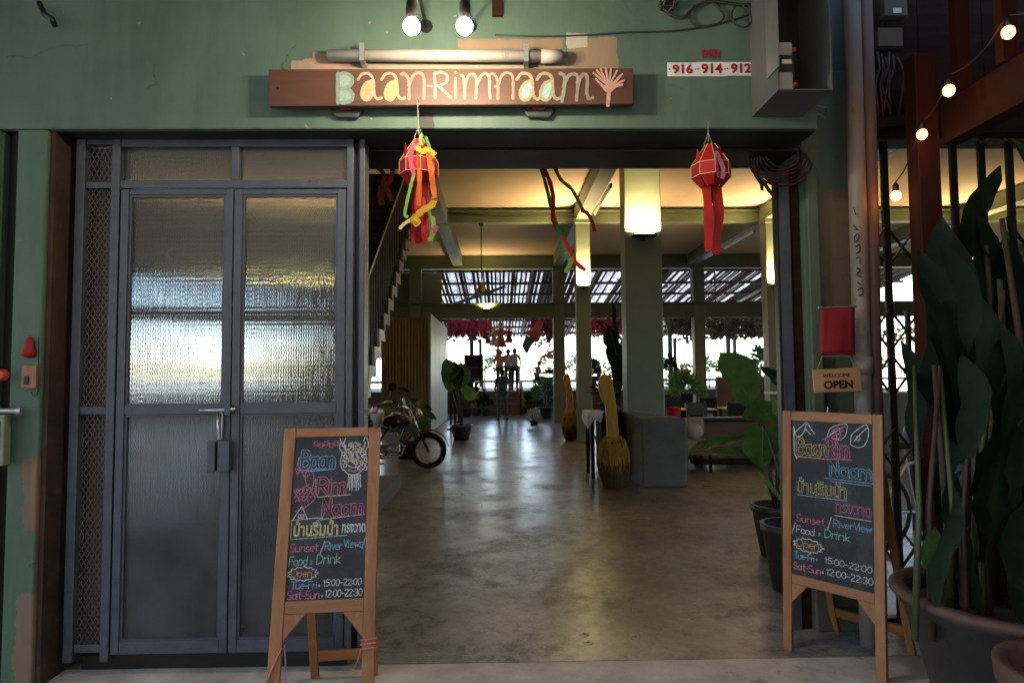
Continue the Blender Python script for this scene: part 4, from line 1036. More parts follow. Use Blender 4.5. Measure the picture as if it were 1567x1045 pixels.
wr('Sat-Sun', .02, .99, .046, 'p', .11, .42); wr('x', .455, .985, .03, 'w', .12); wr('12:00-22:30', .50, .985, .044, 'w', .10, .48)
# pink cord tied round the legs
def cord(pts, par, m): MB(M).tube(pts, .0035, 5).build('cord', m, par)
pk = mat('pink_cord', (.55, .17, .12), rough=.8, var=.5, vs=120)
ropeL = [(-.24 + .04 * math.sin(k * .0), -.03, .20 - k * .016) for k in range(12)]
for dz in (0, .018, .034):
    cord([(.155, -.032, .400 + dz), (.215, -.032, .405 + dz), (.216, .005, .405 + dz), (.155, .006, .401 + dz), (.153, -.03, .400 + dz)], lb, pk)
cord([(.157, -.033, .40), (.14, .02, .36), (.12, .12, .32), (.105, .20, .30)], lb, pk)
cord([(-.158, -.03, .42), (-.185, -.034, .36), (-.208, -.035, .30), (-.218, -.03, .22)], lb, pk)
cord([(-.155, .0, .43), (-.150, .02, .36), (-.155, .05, .31), (-.157, .09, .27)], lb, mat('mauve_cord', (.45, .25, .42), var=.5, vs=100))
# flowers in a clear bag at the top right corner
fb = thing('flower_bunch', 'small faded pink flower bunch wrapped in plastic on the left board corner', 'flowers', (-.56, 2.99, 1.265))
MB().lathe([(.0, -.01), (.015, 0), (.02, .03), (.035, .07), (.03, .072)], n=9).build('wrapper', mat('clear_plastic', (.16, .15, .14), rough=.35, trans=.4), fb, smooth=True)
for k in range(7):
    a = k * .9; MB().ball((.022 * math.cos(a), .015 * math.sin(a), .075 + .006 * (k % 3)), .013, 7).build('flower', mat('faded_pink', (.30, .12, .11), rough=.8) if k % 2 else mat('faded_white', (.26, .22, .19), rough=.8), fb, smooth=True)
MB().leaf((0, 0, .04), (-.09, 0, .09), .02, (0, -1, .4)).build('leaf', M_leaf, fb)

rb, M, bx = aboard('right chalkboard angled by the pillar, with a roof and two leaves drawn above its lettering', (1.716, 3.434, 0), R(-53.2), .532, 1.294, R(2.9), .36, .411, 1.242)
wr, dr, thai = writer(rb, M, bx)
dr([cat([(.03, .04), (.06, .10), (.14, .09), (.20, .02)]), [(.04, .08), (.20, .005), (.30, .08)], [(.14, .09), (.19, .05), (.25, .085)], [(.03, .04), (.04, .22), (.07, .25)]], 'w', .012)
dr([cat([(.46, .10), (.50, .04), (.62, .01), (.70, .01), (.69, .07), (.62, .105), (.52, .10)]), cat([(.48, .09), (.58, .05), (.68, .02)])], 'w', .010)
dr([cat([(.50, .085), (.56, .04), (.63, .035)]), cat([(.52, .09), (.6, .07), (.66, .045)]), [(.56, .05), (.58, .09)], [(.61, .04), (.63, .08)], [(.40, .11), (.62, .095)]], 'p', .012)
dr([cat([(.74, .13), (.76, .07), (.84, .03), (.93, .005), (.95, .07), (.90, .13), (.82, .145), (.74, .13)]), cat([(.78, .11), (.86, .06), (.94, .02)]), star(.83, .09, .03, .02, 8, .5)], 'w', .010)
wr('Baan', .08, .215, .10, 'y', .09, .38, 0, 'chalk_heading', 'k'); dr([[(.06, .235), (.42, .235)]], 'y', .012)
wr('Rim', .46, .215, .11, 'p', .09, .28, 0, 'chalk_heading', 'k'); dr([[(.42, .235), (.76, .225)]], 'p', .012)
wr('Naam', .50, .335, .09, 'b', .09, .50, 0, 'chalk_heading', 'k'); dr([[(.42, .355), (.99, .355)], [(.5, .37), (.97, .37)]], 'b', .010)
thai(TH1, .07, .475, .11, .62, 'y', 'k'); dr([[(.08, .485), (.70, .48)]], 'b', .012)
thai(TH2, .55, .565, .07, .42, 'p', 'k'); dr([[(.55, .58), (.97, .58)]], 'w', .010)
wr('Sunset', .06, .655, .045, 'p', .10, .37); wr('/', .46, .66, .055, 'w', .09); wr('RiverView', .53, .65, .045, 'b', .10, .45)
wr('/', .00, .735, .055, 'w', .09); wr('Food', .06, .73, .045, 'w', .09, .24); wr('&', .34, .725, .03, 'w', .1); wr('Drink', .42, .725, .05, 'g', .09, .32)
dr([star(.21, .80, .20, .045)], 'w', .013); wr('Open', .06, .815, .045, 'o', .10, .30)
wr('Tue-Fri', .03, .895, .042, 'b', .11, .27); wr('x', .31, .885, .03, 'w', .12); wr('15:00-22:00', .42, .885, .040, 'w', .10, .56)
wr('Sat-Sun', .02, .965, .044, 'p', .11, .36); wr('x', .385, .955, .03, 'w', .12); wr('12:00-22:30', .44, .955, .042, 'w', .10, .55)
MB(M).tube([(-.02, -.01, 1.29), (-.02, .0, 1.32), (-.02, .02, 1.29)], .003, 5).build('hook', M_alu, rb)
# ================================================================== ON THE FACADE
def one(mb, name, m, label, catg, group=None, **k):
    o = mb.build(name, m, **k); return tag(o, label, catg, group)
yf = 3.3
# pale plastic pipe over the sign
t = thing('plastic_pipe', 'short pale plastic pipe fixed level on the wall just above the wooden sign', 'pipe', P(680, 87, yf - .04))
a = P(502, 85, yf - .05); b = P(858, 87, yf - .05)
MB().tube([a, b], .030, 14).build('tube', M_pvc, t, world=True, smooth=True)
MB().tube([b + Vector((-.1, 0, 0)), b + Vector((.006, 0, 0))], .034, 14).build('end_cap', M_pvc, t, world=True, smooth=True)
for f in (.15, .85):
    p = a.lerp(b, f); MB().box(p.x - .012, p.x + .012, yf - .09, yf - .001, p.z - .045, p.z + .045).build('clip', M_alu, t, world=True)
# two spot lamps in front of the wall
def spot(label, px, py):
    c = P(px, py, 2.75)
    t = thing('spot_lamp', label, 'lamp', c, 0, 'bright lamps above the name sign')
    MB().ball((0, 0, 0), .036, 16).build('bulb', M_spot, t, smooth=True)
    MB().lathe([(.022, .030), (.026, .05), (.024, .10), (.012, .13)], n=14).build('socket', M_black, t, smooth=True)
    MB().tube([(0, 0, .12), (0, .02, .22), (0, .25, .30), (0, .545, .30)], .010, 8).build('arm', M_black, t, smooth=True)
    MB().lathe([(.0, .54), (.035, .54), (.035, .549), (0, .549)], (0, 0, .30), 12, 'Y').build('wall_plate', M_black, t)
spot('bright bare lamp above the sign, left one of the pair', 630, 41)
spot('bright bare lamp above the sign, right one of the pair', 711, 41)
one(MB().box(XP(753, 10, yf), XP(769, 10, yf), yf - .02, yf - .001, ZP(760, 27, yf), 3.9), 'wood_batten', W_dark, 'dark vertical wood batten ending above the right lamp', 'batten')
# red clay masks peeking out below the sign
for px, lab in ((532, 'dark clay ornament with red centre below the sign, under the letter B'), (824, 'brown clay ornament with red centre below the sign, under the last letters')):
    c = P(px, 158, yf); t = thing('clay_ornament', lab, 'ornament', (c.x, yf - .002, c.z), 0, 'clay ornaments under the sign')
    w_ = 27 * .0033
    MB().prism([(-w_, .02), (-w_ * .93, -.05), (-w_ * .6, -.085), (w_ * .6, -.09), (w_ * .93, -.05), (w_, .02)], -.028, 0).build('base', mat('dark_clay', (.035, .035, .037), rough=.5, var=.3), t, bevel=.008)
    MB().prism([(-w_ * .55, .02), (-w_ * .5, -.03), (-w_ * .3, -.052), (w_ * .3, -.052), (w_ * .5, -.03), (w_ * .55, .02)], -.042, -.028).build('relief', mat('red_glaze', (.28, .03, .02), rough=.4, var=.5, vs=40, bump=.6), t, bevel=.006)
    for k in (-1, 1): MB().ball((k * w_ * .2, -.044, -.012), .009, 8).build('eye', M_black, t, smooth=True)
# thin wires and the cable loops
def wire(pts, r, label, Y=yf - .012, n=6, m=None, sm=True):
    q = [P(a, b, Y) for a, b in (cat(pts) if sm else pts)]
    return one(MB().tube(q, r, n), 'cable', m or M_rubber, label, 'cable')
wire([(757, 54), (830, 56), (900, 54), (960, 50), (1040, 47), (1110, 34), (1160, 18), (1192, 8)], .0042, 'thin black cable sagging along the green wall towards the meter box')
wire([(1008, 8), (1025, 22), (1045, 28), (1060, 14), (1080, 3), (1105, 4), (1140, 8), (1180, 2)], .007, 'thick black cable curling over the house numbers', Y=yf - .022)
wire([(1063, 8), (1056, 22), (1060, 36), (1078, 41), (1100, 36), (1108, 24), (1100, 12), (1092, 6)], .005, 'black cable loop hanging above the house number plates')
wire([(1125, 10), (1119, 24), (1126, 37), (1140, 42), (1150, 33), (1146, 18), (1138, 8), (1172, 12), (1192, 6)], .005, 'small black cable loop beside the meter box', Y=yf - .03)
t = thing('cable_junction', 'black tangle of cable joints at the top of the wall near the numbers', 'cable box', P(1022, 5, yf - .03))
for k in range(9):
    MB().tube([(.03 * math.sin(k * 2.1), -.01 * (k % 3), -.05 + .012 * k), (.05 * math.cos(k), -.03, .01 * math.sin(k * 3)), (-.04 + .01 * k, -.02, .06)], .007, 6).build('strand', M_rubber, t, smooth=True)
MB().box(-.035, .035, -.02, .028, -.03, .05).build('box', M_black, t, bevel=.006)
# house numbers
def plate(x0, y0, x1, y1, txt, lab):
    a = P(x0, y1, yf); b = P(x1, y0, yf)
    t = thing('number_plate', lab, 'number plate', (a.x, yf - .001, a.z), 0, 'house number plates')
    W_, H_ = b.x - a.x, b.z - a.z
    MB().box(.001, W_ - .001, -.006, 0, 0, H_).build('plate', M_white, t, bevel=.002)
    text_part('digits', txt, .06, W_ * .17, -.0075, H_ * .16, mat('number_red', (.30, .012, .015), rough=.4, var=.1), t, width=W_ * .68, bold=.035, height=H_ * .70)
    for k in (.06, .94): MB().lathe([(0, -.0085), (.0035, -.008), (.004, -.006)], (W_ * k, 0, H_ * .5), 8, 'Y').build('screw', M_black, t)
plate(1021, 97, 1066, 118, '916', 'number plate reading 916 at the left end of the white row')
plate(1065, 96, 1111, 118, '914', 'number plate reading 914 in the middle of the white row')
plate(1110, 96, 1155, 117, '912', 'number plate reading 912 beside the meter cabinet')
a = P(1073, 90, yf); b = P(1099, 77, yf)
t = thing('house_number', 'dark red figures 910 fixed straight on the wall above the plates', 'number', (a.x, yf - .001, a.z))
text_part('digits', '910', .05, 0, -.004, 0, mat('number_red', ()), t, width=b.x - a.x, bold=.035, height=b.z - a.z, extrude=.003)
# meter cabinet, open front
x0, x1, yb, yfr = 1.315, 1.575, 3.298, 2.98
zb = 2.83
t = thing('meter_cabinet', 'grey metal meter cabinet with its front open, on the wall at the top right', 'meter box', (1.44, yb, zb))
mg = mat('cabinet_grey', (.12, .125, .125), rough=.5, metal=.2, var=.15, dirt=((.07, .06, .05), 5, .62))
MB().box(x0, x0 + .006, yfr, yb, zb, 3.5).build('side', mg, t, world=True)
MB().box(x1 - .006, x1, yfr, yb, zb, 3.5).build('side', mg, t, world=True)
MB().box(x0 + .0065, x1 - .0065, yfr, yb, zb, zb + .006).build('bottom', mg, t, world=True)
MB().box(x0 + .0065, x1 - .0065, yfr, yb, 3.494, 3.5).build('top', mg, t, world=True)
MB().box(x0 + .0065, x1 - .0065, yb - .006, yb, zb + .007, 3.49).build('back', M_black, t, world=True)
MB().box(x0 - .01, x0 - .003, yfr - .03, yfr + .10, zb + .10, 3.5).build('door_edge', M_alu, t, world=True)
MB().box(x0 + .02, x0 + .09, yfr + .03, yb - .01, 2.84, 3.08).build('meter', mat('meter_cream', (.42, .38, .33), rough=.4), t, world=True, bevel=.01)
MB().box(x0 + .022, x0 + .088, yfr + .02, yfr + .029, 2.93, 3.01).build('meter_window', mat('meter_glass', (.05, .05, .05), rough=.15), t, world=True)
MB().box(x0 + .03, x0 + .075, yfr + .014, yfr + .0195, 2.965, 2.985).build('counter', M_white, t, world=True)
for zz in (2.875, 3.045): MB().ball((x0 + .10, yfr + .04, zz), .012, 8).build('seal', mat('seal_red', (.5, .03, .02)), t, world=True, smooth=True)
for k in range(3): MB().tube([(x0 + .10, yfr + .05, 2.87 + .06 * k), (x0 + .16, yfr + .1, 2.86 + .08 * k), (x0 + .2, yb - .02, 2.9 + .15 * k)], .004, 5).build('lead', M_rubber, t, world=True)
# coiled cables beneath it
t = thing('cable_coil', 'dark reddish coils of cable hanging under the meter cabinet', 'cable', (1.62, 3.7, 2.55))
for k in range(7):
    rr_ = .10 + .013 * k
    MB().tube([(1.64 + rr_ * math.cos(R(q * 20)), 3.72 + .02 * math.sin(k + q), 2.78 + rr_ * .72 * math.sin(R(q * 20)) - .01 * k) for q in range(19)], .006, 6).build('loop', mat('brown_cable', (.05, .02, .018), rough=.5), t, world=True, smooth=True)
MB().tube([P(1238, 168, 3.6), P(1262, 180, 3.6), P(1266, 166, 3.6), P(1240, 160, 3.6)], .006, 6).build('blue_bracket', mat('dull_blue', (.10, .16, .28), rough=.4), t, world=True)
# pipes up the pillar
def pipe(label, pts, r, m, Y, rings=()):
    t = thing('wall_pipe', label, 'pipe', P(*pts[-1], Y))
    q = [P(a, b, Y) for a, b in pts]
    MB().tube(q, r, 16).build('tube', m, t, world=True, smooth=True)
    for f in rings:
        p = P(*f, Y); d = (q[-1] - q[0]).normalized()
        MB().tube([p - d * .05, p + d * .05], r * 1.15, 16).build('coupling', m, t, world=True, smooth=True)
    return t
M_pipe1 = mat('weathered_drain_pipe', (.25, .20, .165), rough=.6, var=.25, vs=4, dirt=((.12, .10, .08), 5, .56), stretch=(1, 1, .4))
M_pipe2 = mat('brown_drain_pipe', (.17, .105, .08), rough=.55, var=.2, vs=4, stretch=(1, 1, .3))
p1 = pipe('pale weathered drainpipe with scribbled marks, left of the two in front of the pillar', [(1302, -40), (1309, 200), (1321, 600), (1326, 800), (1330, 1000)], .047, M_pipe1, 3.66, [(1321, 560)])
p2 = pipe('browner drainpipe, right of the two beside the folding gate', [(1322, -40), (1330, 200), (1339, 600), (1346, 1000)], .040, M_pipe2, 3.70)
# scribbled marker writing down the pale pipe (unreadable strokes)
sc_ = [[(1306, 318), (1310, 330)], [(1306, 345), (1313, 352), (1307, 351)], cat([(1308, 362), (1313, 358), (1314, 366), (1308, 370), (1308, 362)]), cat([(1309, 378), (1315, 375), (1316, 384), (1310, 388)]), [(1310, 395), (1316, 393), (1316, 404)],
       cat([(1311, 410), (1317, 414), (1311, 420), (1318, 424)]), [(1312, 432), (1318, 436)], cat([(1313, 444), (1319, 440), (1320, 450), (1314, 452)])]
for q in sc_: MB().tube([P(a, b, 3.611) for a, b in q], .0035, 4).build('scribble', M_black, p1, world=True)
# red pennant and OPEN board
a = P(1256, 472, 3.58); b = P(1308, 470, 3.58); c = P(1309, 543, 3.58); d = P(1255, 542, 3.58)
t = thing('red_pennant', 'plain red cloth pennant hanging on the pillar above the open board', 'banner', a)
mbp = MB(); vs = []; nn = 8
for i in range(nn + 1):
    for j in range(nn + 1):
        u, v = i / nn, j / nn; p = a.lerp(b, u).lerp(d.lerp(c, u), v); vs.append(p + Vector((0, .008 * math.sin(u * 7 + v * 2) * v, 0)))
mbp.add(vs, [(i * (nn + 1) + j, (i + 1) * (nn + 1) + j, (i + 1) * (nn + 1) + j + 1, i * (nn + 1) + j + 1) for i in range(nn) for j in range(nn)])
mbp.build('cloth', mat('red_cloth', (.24, .006, .012), rough=.8, var=.15, vs=12, bump=.2), t, world=True, smooth=True, solid=.002)
MB().tube([a + Vector((-.015, 0, .004)), b + Vector((.012, 0, .004))], .005, 8).build('rod', M_alu, t, world=True)
zs = 3.57
a = P(1243, 566, zs); b = P(1315, 562, zs); c = P(1318, 598, zs); d = P(1246, 601, zs)
t = thing('open_board', 'small pale wooden board reading WELCOME OPEN, hung below the red pennant', 'sign', d)
MB().add([d + Vector((0, -.006, 0)), c + Vector((0, -.006, 0)), c + Vector((0, .006, 0)), d + Vector((0, .006, 0)), a + Vector((0, -.006, 0)), b + Vector((0, -.006, 0)), b + Vector((0, .006, 0)), a + Vector((0, .006, 0))],
         [(0, 3, 2, 1), (4, 5, 6, 7), (0, 1, 5, 4), (1, 2, 6, 5), (2, 3, 7, 6), (3, 0, 4, 7)]).build('board', wood_mat('pale_wood', (.40, .20, .09), (.52, .29, .14), .5, 1, 'X'), t, world=True, bevel=.002)
ex = (c - d).normalized(); ez = (a - d).normalized(); W_ = (c - d).length; H_ = (a - d).length
MM = Matrix(((ex.x, 0, ez.x, 0), (0, 1, 0, 0), (ex.z, 0, ez.z, 0), (0, 0, 0, 1)))
text_part('welcome_text', 'WELCOME', .03, W_ * .20, -.0078, H_ * .64, M_black, t, width=W_ * .58, M=MM, height=H_ * .16)
text_part('open_text', 'OPEN', .05, W_ * .20, -.0078, H_ * .14, M_black, t, width=W_ * .62, M=MM, bold=.04, height=H_ * .36)
MB().tube([a.lerp(b, .1), P(1258, 545, 3.575), P(1300, 545, 3.575), a.lerp(b, .9)], .002, 4).build('string', M_string, t, world=True)

# left pilaster fittings
t = thing('red_lantern_charm', 'small dark red clay gourd hung on the left pilaster', 'ornament', P(44, 548, 3.29))
MB().lathe([(0, 0), (.032, .01), (.036, .03), (.024, .055), (.022, .075), (.012, .1), (0, .11)], n=14).build('gourd', M_redd, t, smooth=True)
t = thing('switch_box', 'small orange wooden box with a dark switch on the left pilaster', 'switch', P(50, 594, 3.298))
MB().box(-.036, .036, -.03, 0, 0, .112).build('box', wood_mat('orange_box_wood', (.20, .08, .03), (.30, .14, .06), .5), t, bevel=.003)
MB().box(-.022, .002, -.036, -.0305, .02, .06).build('switch', M_black, t, bevel=.002)
MB().tube([(.03, -.012, .25), (.036, -.012, .0), (.03, -.012, -.035), (.012, -.012, -.04), (.002, -.012, -.02)], .003, 6).build('hook', M_rubber, t)
t = thing('pipe_stub', 'short grey pipe stub clipped across the left pilaster', 'pipe', P(12, 628, 3.25))
MB().tube([P(-25, 628, 3.25), P(30, 629, 3.25)], .014, 10).build('tube', M_alu, t, world=True, smooth=True)
MB().tube([P(26, 629, 3.25), P(34, 629, 3.25)], .019, 10).build('end', M_alu, t, world=True)
c = P(5, 574, 3.26); one(MB().lathe([(0, -.03), (.02, -.025), (.028, -.01), (.03, 0)], c, 14, 'Y'), 'lamp_cap', mat('red_plastic', (.5, .05, .02), rough=.3), 'round red lamp cap low on the left pilaster', 'lamp cap')
a = P(-14, 712, 3.25); b = P(14, 634, 3.25)
t = thing('metal_box', 'green grey box with a dark sticker lettered in yellow at the left edge', 'box', (a.x, 3.27, a.z))
MB().box(0, b.x - a.x, -.05, 0, 0, b.z - a.z).build('box', M_green, t, bevel=.006)
MB().box((b.x - a.x) - .043, (b.x - a.x) - .018, -.053, -.0505, .08, .215).build('sticker', M_black, t)
MR = Matrix.Translation(((b.x - a.x) - .022, 0, .085)) @ Matrix.Rotation(R(-90), 4, 'Y')
text_part('sticker_text', 'GREEN', .03, 0, -.0545, 0, mat('sticker_yellow', (.55, .42, .04)), t, width=.12, M=MR, bold=.02, height=.016)
t = thing('wall_hook', 'dark iron hook high on the left pilaster', 'hook', P(75, 30, 3.25))
MB().tube([P(60, 5, 3.26), P(68, 22, 3.24), P(80, 30, 3.22), P(84, 40, 3.25)], .014, 8).build('hook', M_black, t, world=True, smooth=True)

# ================================================================== PAPER LANTERNS AND STREAMERS
def lantern(label, c, r, h, m, rz, tailspec):
    t = thing('paper_lantern', label, 'lantern', c, rz, 'red paper lanterns over the entrance')
    n = 8
    pr = [(r * .25, h * .78), (r * .55, h * .52), (r, h * .16), (r, -h * .20), (r * .55, -h * .48)]
    for k in range(n):                  # faceted sides, each panel its own sheet of paper
        a0, a1 = 2 * math.pi * (k + .04) / n, 2 * math.pi * (k + .96) / n
        vs = []
        for (q, z) in pr: vs += [(q * math.cos(a0), q * math.sin(a0), z), (q * math.cos(a1), q * math.sin(a1), z)]
        MB().add(vs, [(2 * i, 2 * i + 1, 2 * i + 3, 2 * i + 2) for i in range(len(pr) - 1)]).build('paper_panel', m if k % 2 else M_redd, t, solid=.0012)
    for k in range(n):
        a0, a1 = 2 * math.pi * k / n, 2 * math.pi * (k + 1) / n
        e = MB()
        for z in (h * .16, -h * .20): e.bar((r * 1.01 * math.cos(a0), r * 1.01 * math.sin(a0), z), (r * 1.01 * math.cos(a1), r * 1.01 * math.sin(a1), z), .003, .003)
        e.bar((r * 1.01 * math.cos(a0), r * 1.01 * math.sin(a0), h * .16), (r * 1.01 * math.cos(a0), r * 1.01 * math.sin(a0), -h * .20), .003, .003)
        e.bar((r * 1.01 * math.cos(a0), r * 1.01 * math.sin(a0), h * .16), (r * .25 * math.cos(a0), r * .25 * math.sin(a0), h * .78), .003, .003)
        e.build('gold_edge', M_gold, t)
        # pointed crown leaves
        am = (a0 + a1) / 2
        MB().add([(r * .8 * math.cos(a0), r * .8 * math.sin(a0), h * .25), (r * .8 * math.cos(a1), r * .8 * math.sin(a1), h * .25), (r * .78 * math.cos(am), r * .78 * math.sin(am), h * .62)], [(0, 1, 2)]).build('crown_point', M_red, t, solid=.001) if k % 2 == 0 else None
    for i, (x, y, L_, wd, mm, amp) in enumerate(tailspec):
        pts = []; ws = []
        for k in range(14):
            f = k / 13
            pts.append((x + amp * math.sin(f * 3.3 + i), y + .01 * math.cos(f * 5 + i), -h * .45 - f * L_)); ws.append(wd * (1 - .15 * math.sin(f * 9 + i)) * (1 if k < 13 else .5))
        MB().ribbon(pts, ws, (0.15 * (i - 1), -1, 0)).build('tail', mm, t, solid=.0012)
    return t
c1 = P(641, 257, 3.18); c2 = P(1088, 262, 3.18)
l1 = lantern('red paper lantern wrapped in orange and yellow streamers, hanging under the sign', c1, .094, .18, M_red, .2,
             [(-.005, -.03, .20, .05, M_red, .006), (.02, .0, .26, .055, M_redd, .006), (.0, .02, .29, .06, M_red, .008), (.03, -.03, .30, .03, M_red, .01), (.042, -.01, .26, .022, M_pink, .012), (.05, -.015, .32, .018, M_lime, .01)])
l2 = lantern('plain deep red paper lantern with a long double tail on the right', c2, .096, .17, M_red, -.1,
             [(-.028, -.02, .33, .045, M_red, .006), (.022, .0, .34, .05, M_red, .008), (.03, .01, .30, .04, M_redd, .005), (-.01, .02, .22, .05, M_redd, .004)])
def rib(par, pxs, m, wpx, Y=3.08, name='streamer', tw=0):
    q = [P(a, b, Y + (tw * math.sin(i * .9))) for i, (a, b) in enumerate(cat(pxs, 4))]
    ws = [wpx * Y / 1000 * (.75 + .35 * abs(math.sin(i * 1.15))) for i in range(len(q))]
    return MB().ribbon(q, ws, (.2, -1, .1)).build(name, m, par, world=True, solid=.0012)
rib(l1, [(637, 222), (625, 228), (623, 250), (628, 268)], M_pink, 8, 3.09)
rib(l1, [(628, 266), (623, 285), (616, 315), (614, 330), (619, 333)], M_lime, 5, 3.09)
rib(l1, [(630, 225), (640, 232), (648, 228), (655, 232), (660, 236)], M_yellow, 9, 3.085)
rib(l1, [(634, 222), (636, 250), (636, 280), (635, 315)], M_orange, 8, 3.09)
rib(l1, [(650, 232), (652, 255), (656, 280), (659, 302)], M_orange, 9, 3.08, tw=.004)
rib(l1, [(659, 300), (655, 312), (640, 322), (630, 332), (622, 340)], M_yellow, 10, 3.08)
rib(l1, [(621, 338), (612, 344), (605, 352)], mat('cream_crepe', (.72, .6, .4), trans=.3), 5, 3.08)
rib(l1, [(626, 345), (634, 340), (628, 334)], M_yellow, 8, 3.075)
rib(l1, [(656, 330), (658, 345), (656, 360), (650, 368)], M_lime, 7, 3.09)
rib(l1, [(645, 208), (650, 220), (652, 228)], M_grn, 5, 3.09); rib(l1, [(640, 205), (637, 214), (640, 222)], M_lime, 5, 3.09)
rib(l1, [(655, 342), (659, 352), (662, 345)], M_pink, 8, 3.09)
rib(l2, [(1098, 232), (1106, 248), (1110, 262), (1108, 274)], mat('rose_crepe', (.55, .25, .34), trans=.3), 7, 3.08)
rib(l2, [(1102, 236), (1100, 255), (1103, 272)], M_pink, 3, 3.075)
for par, top, bot in ((l1, (640, 155), (641, 207)), (l2, (1083, 186), (1084, 218))):
    MB().tube([P(*top, 3.2), P(*bot, 3.18)], .0022, 5).build('hanging_string', M_string, par, world=True)
    e = P(*bot, 3.18)
    for dx in (-.035, .035): MB().tube([e + Vector((0, 0, .05)), e + Vector((dx, 0, -.06))], .0016, 4).build('hanging_string', M_string, par, world=True)
def streamer(label, Y, lst):
    t = thing('streamer', label, 'streamer', P(*lst[0][0][0], Y))
    for pxs, m, wpx in lst: rib(t, pxs, m, wpx, Y, 'crepe_ribbon', .006)
streamer('red and green crepe streamer twisting down in the middle of the opening', 4.2,
         [([(827, 254), (836, 285), (844, 320), (855, 352), (866, 385), (872, 402)], M_grn, 6), ([(830, 254), (842, 280), (847, 310), (846, 335), (856, 355), (868, 375), (880, 400), (896, 414)], M_red, 7), ([(866, 385), (874, 398), (866, 418)], M_lime, 8)])
streamer('olive crepe streamer reaching over to the lit rafter', 4.3, [([(848, 254), (858, 275), (875, 290), (886, 310), (892, 322)], mat('olive_crepe', (.22, .24, .07), trans=.35), 6)])
streamer('short red crepe ribbon under the lit rafter', 4.3, [([(889, 322), (898, 326), (904, 335), (908, 345), (910, 355)], M_red, 6)])
streamer('mauve and olive crepe streamer in the upper right corner of the opening', 4.25, [([(1150, 254), (1157, 270), (1165, 282), (1166, 292)], M_purple, 6), ([(1152, 256), (1168, 278), (1180, 296), (1190, 302), (1204, 299)], mat('olive_crepe', ()), 7)])
streamer('pink and orange crepe streamers by the right edge of the metal door', 4.3, [([(577, 256), (588, 268), (586, 285), (584, 312)], M_pink, 7), ([(584, 284), (582, 298), (585, 314)], M_orange, 9), ([(602, 254), (598, 275), (592, 286), (600, 308)], M_orange, 7)])

# ================================================================== RIGHT BAY: folding gate, timbers, bulbs
gt = thing('folding_gate', 'black folding lattice gate standing half open behind the tall dark plant', 'gate', (2.9, 4.0, 0))
YG = 4.0; gx = [2.24, 2.42, 2.62, 2.86, 3.04, 3.22, 3.40, 3.58]
M_gate = mat('gate_steel', (.02, .014, .012), rough=.45, metal=.4, var=.3)
for x in gx:
    MB().box(x - .022, x + .022, YG - .012, YG + .012, .03, 2.93 + .1 * math.sin((x - 2.2) * 2.2)).build('upright', M_gate, gt, world=True, bevel=.003)
zc = [.45, 1.05, 1.50, 1.78, 2.30]
for i in range(len(gx) - 1):
    for z in zc:
        w_ = gx[i + 1] - gx[i]; hh = .13
        MB().bar((gx[i], YG - .018, z - hh), (gx[i + 1], YG - .018, z + hh), .006, .024, (0, 1, 0)).build('lattice_bar', M_gate, gt, world=True)
        MB().bar((gx[i], YG + .018, z + hh), (gx[i + 1], YG + .018, z - hh), .006, .024, (0, 1, 0)).build('lattice_bar', M_gate, gt, world=True)
        MB().lathe([(0, -.03), (.009, -.029), (.009, .03), (0, .03)], ((gx[i] + gx[i + 1]) / 2, YG, z), 8, 'Y').build('rivet', M_gate, gt, world=True)
MB().box(2.18, 4.6, YG - .03, YG + .03, 0.001, .03).build('floor_track', M_gate, gt, world=True)
MB().tube([(3.02, YG - .05, 2.93), (3.12, YG - .06, 3.0), (3.25, YG - .05, 2.92), (3.32, YG - .05, 2.78)], .025, 8).build('curved_top_bar', M_stem, gt, world=True, smooth=True)
tp = thing('timber_post', 'reddish timber post lit by the string bulbs beside the folding gate', 'post', (2.19, 3.38, 0))
a = P(1408, 300, 3.35); b = P(1442, 300, 3.35)
MB().box(a.x, b.x, 3.35, 3.45, 0.02, 3.2).build('shaft', W_post, tp, world=True, bevel=.006)
bm = thing('timber_beam', 'brown timber beam slanting up to the right above the folding gate', 'beam', (2.35, 2.2, 2.72))
MB().add([(2.34, 3.349, 2.70), (2.44, 3.349, 2.70), (2.44, .4, 2.72), (2.34, .4, 2.72), (2.34, 3.349, 2.92), (2.44, 3.349, 2.92), (2.44, .4, 2.94), (2.34, .4, 2.94)],
         [(3, 2, 1, 0), (4, 5, 6, 7), (0, 1, 5, 4), (1, 2, 6, 5), (2, 3, 7, 6), (3, 0, 4, 7)]).build('web', W_postx, bm, world=True, bevel=.005)
for y in (3.22, 2.92, 2.5): MB().box(2.35, 2.42, y, y + .05, 2.945, 3.9).build('stud', W_post, bm, world=True)
wl = thing('timber_screen', 'near black plank screen high behind the string bulbs, with an added light-blocking side', 'screen', (3, 3.85, 2.93))
for k in range(14):
    MB().box(2.18 + k * .2, 2.375 + k * .2, 3.86, 3.885, 3.03, 4.1).build('plank', W_dark, wl, world=True)
MB().box(2.18, 4.6, 3.80, 3.9, 2.94, 3.029).build('sill_beam', W_dark, wl, world=True)
rfp = thing('porch_roof', 'dark plank roof over the right hand porch', 'roof', (3.2, 1.5, 4.0))
for k in range(9): MB().box(1.8 + k * .4, 2.19 + k * .4, -3.5, 3.28, 3.92, 3.95).build('plank', W_dark, rfp, world=True)  # carried forward out of view to keep daylight off the tall plant
for k in range(20): MB().box(3.9, 3.93, -3.4 + k * .36, -3.05 + k * .36, 0, 3.91).build('plank', W_dark, wl, world=True)  # side planks added to block daylight coming from the right
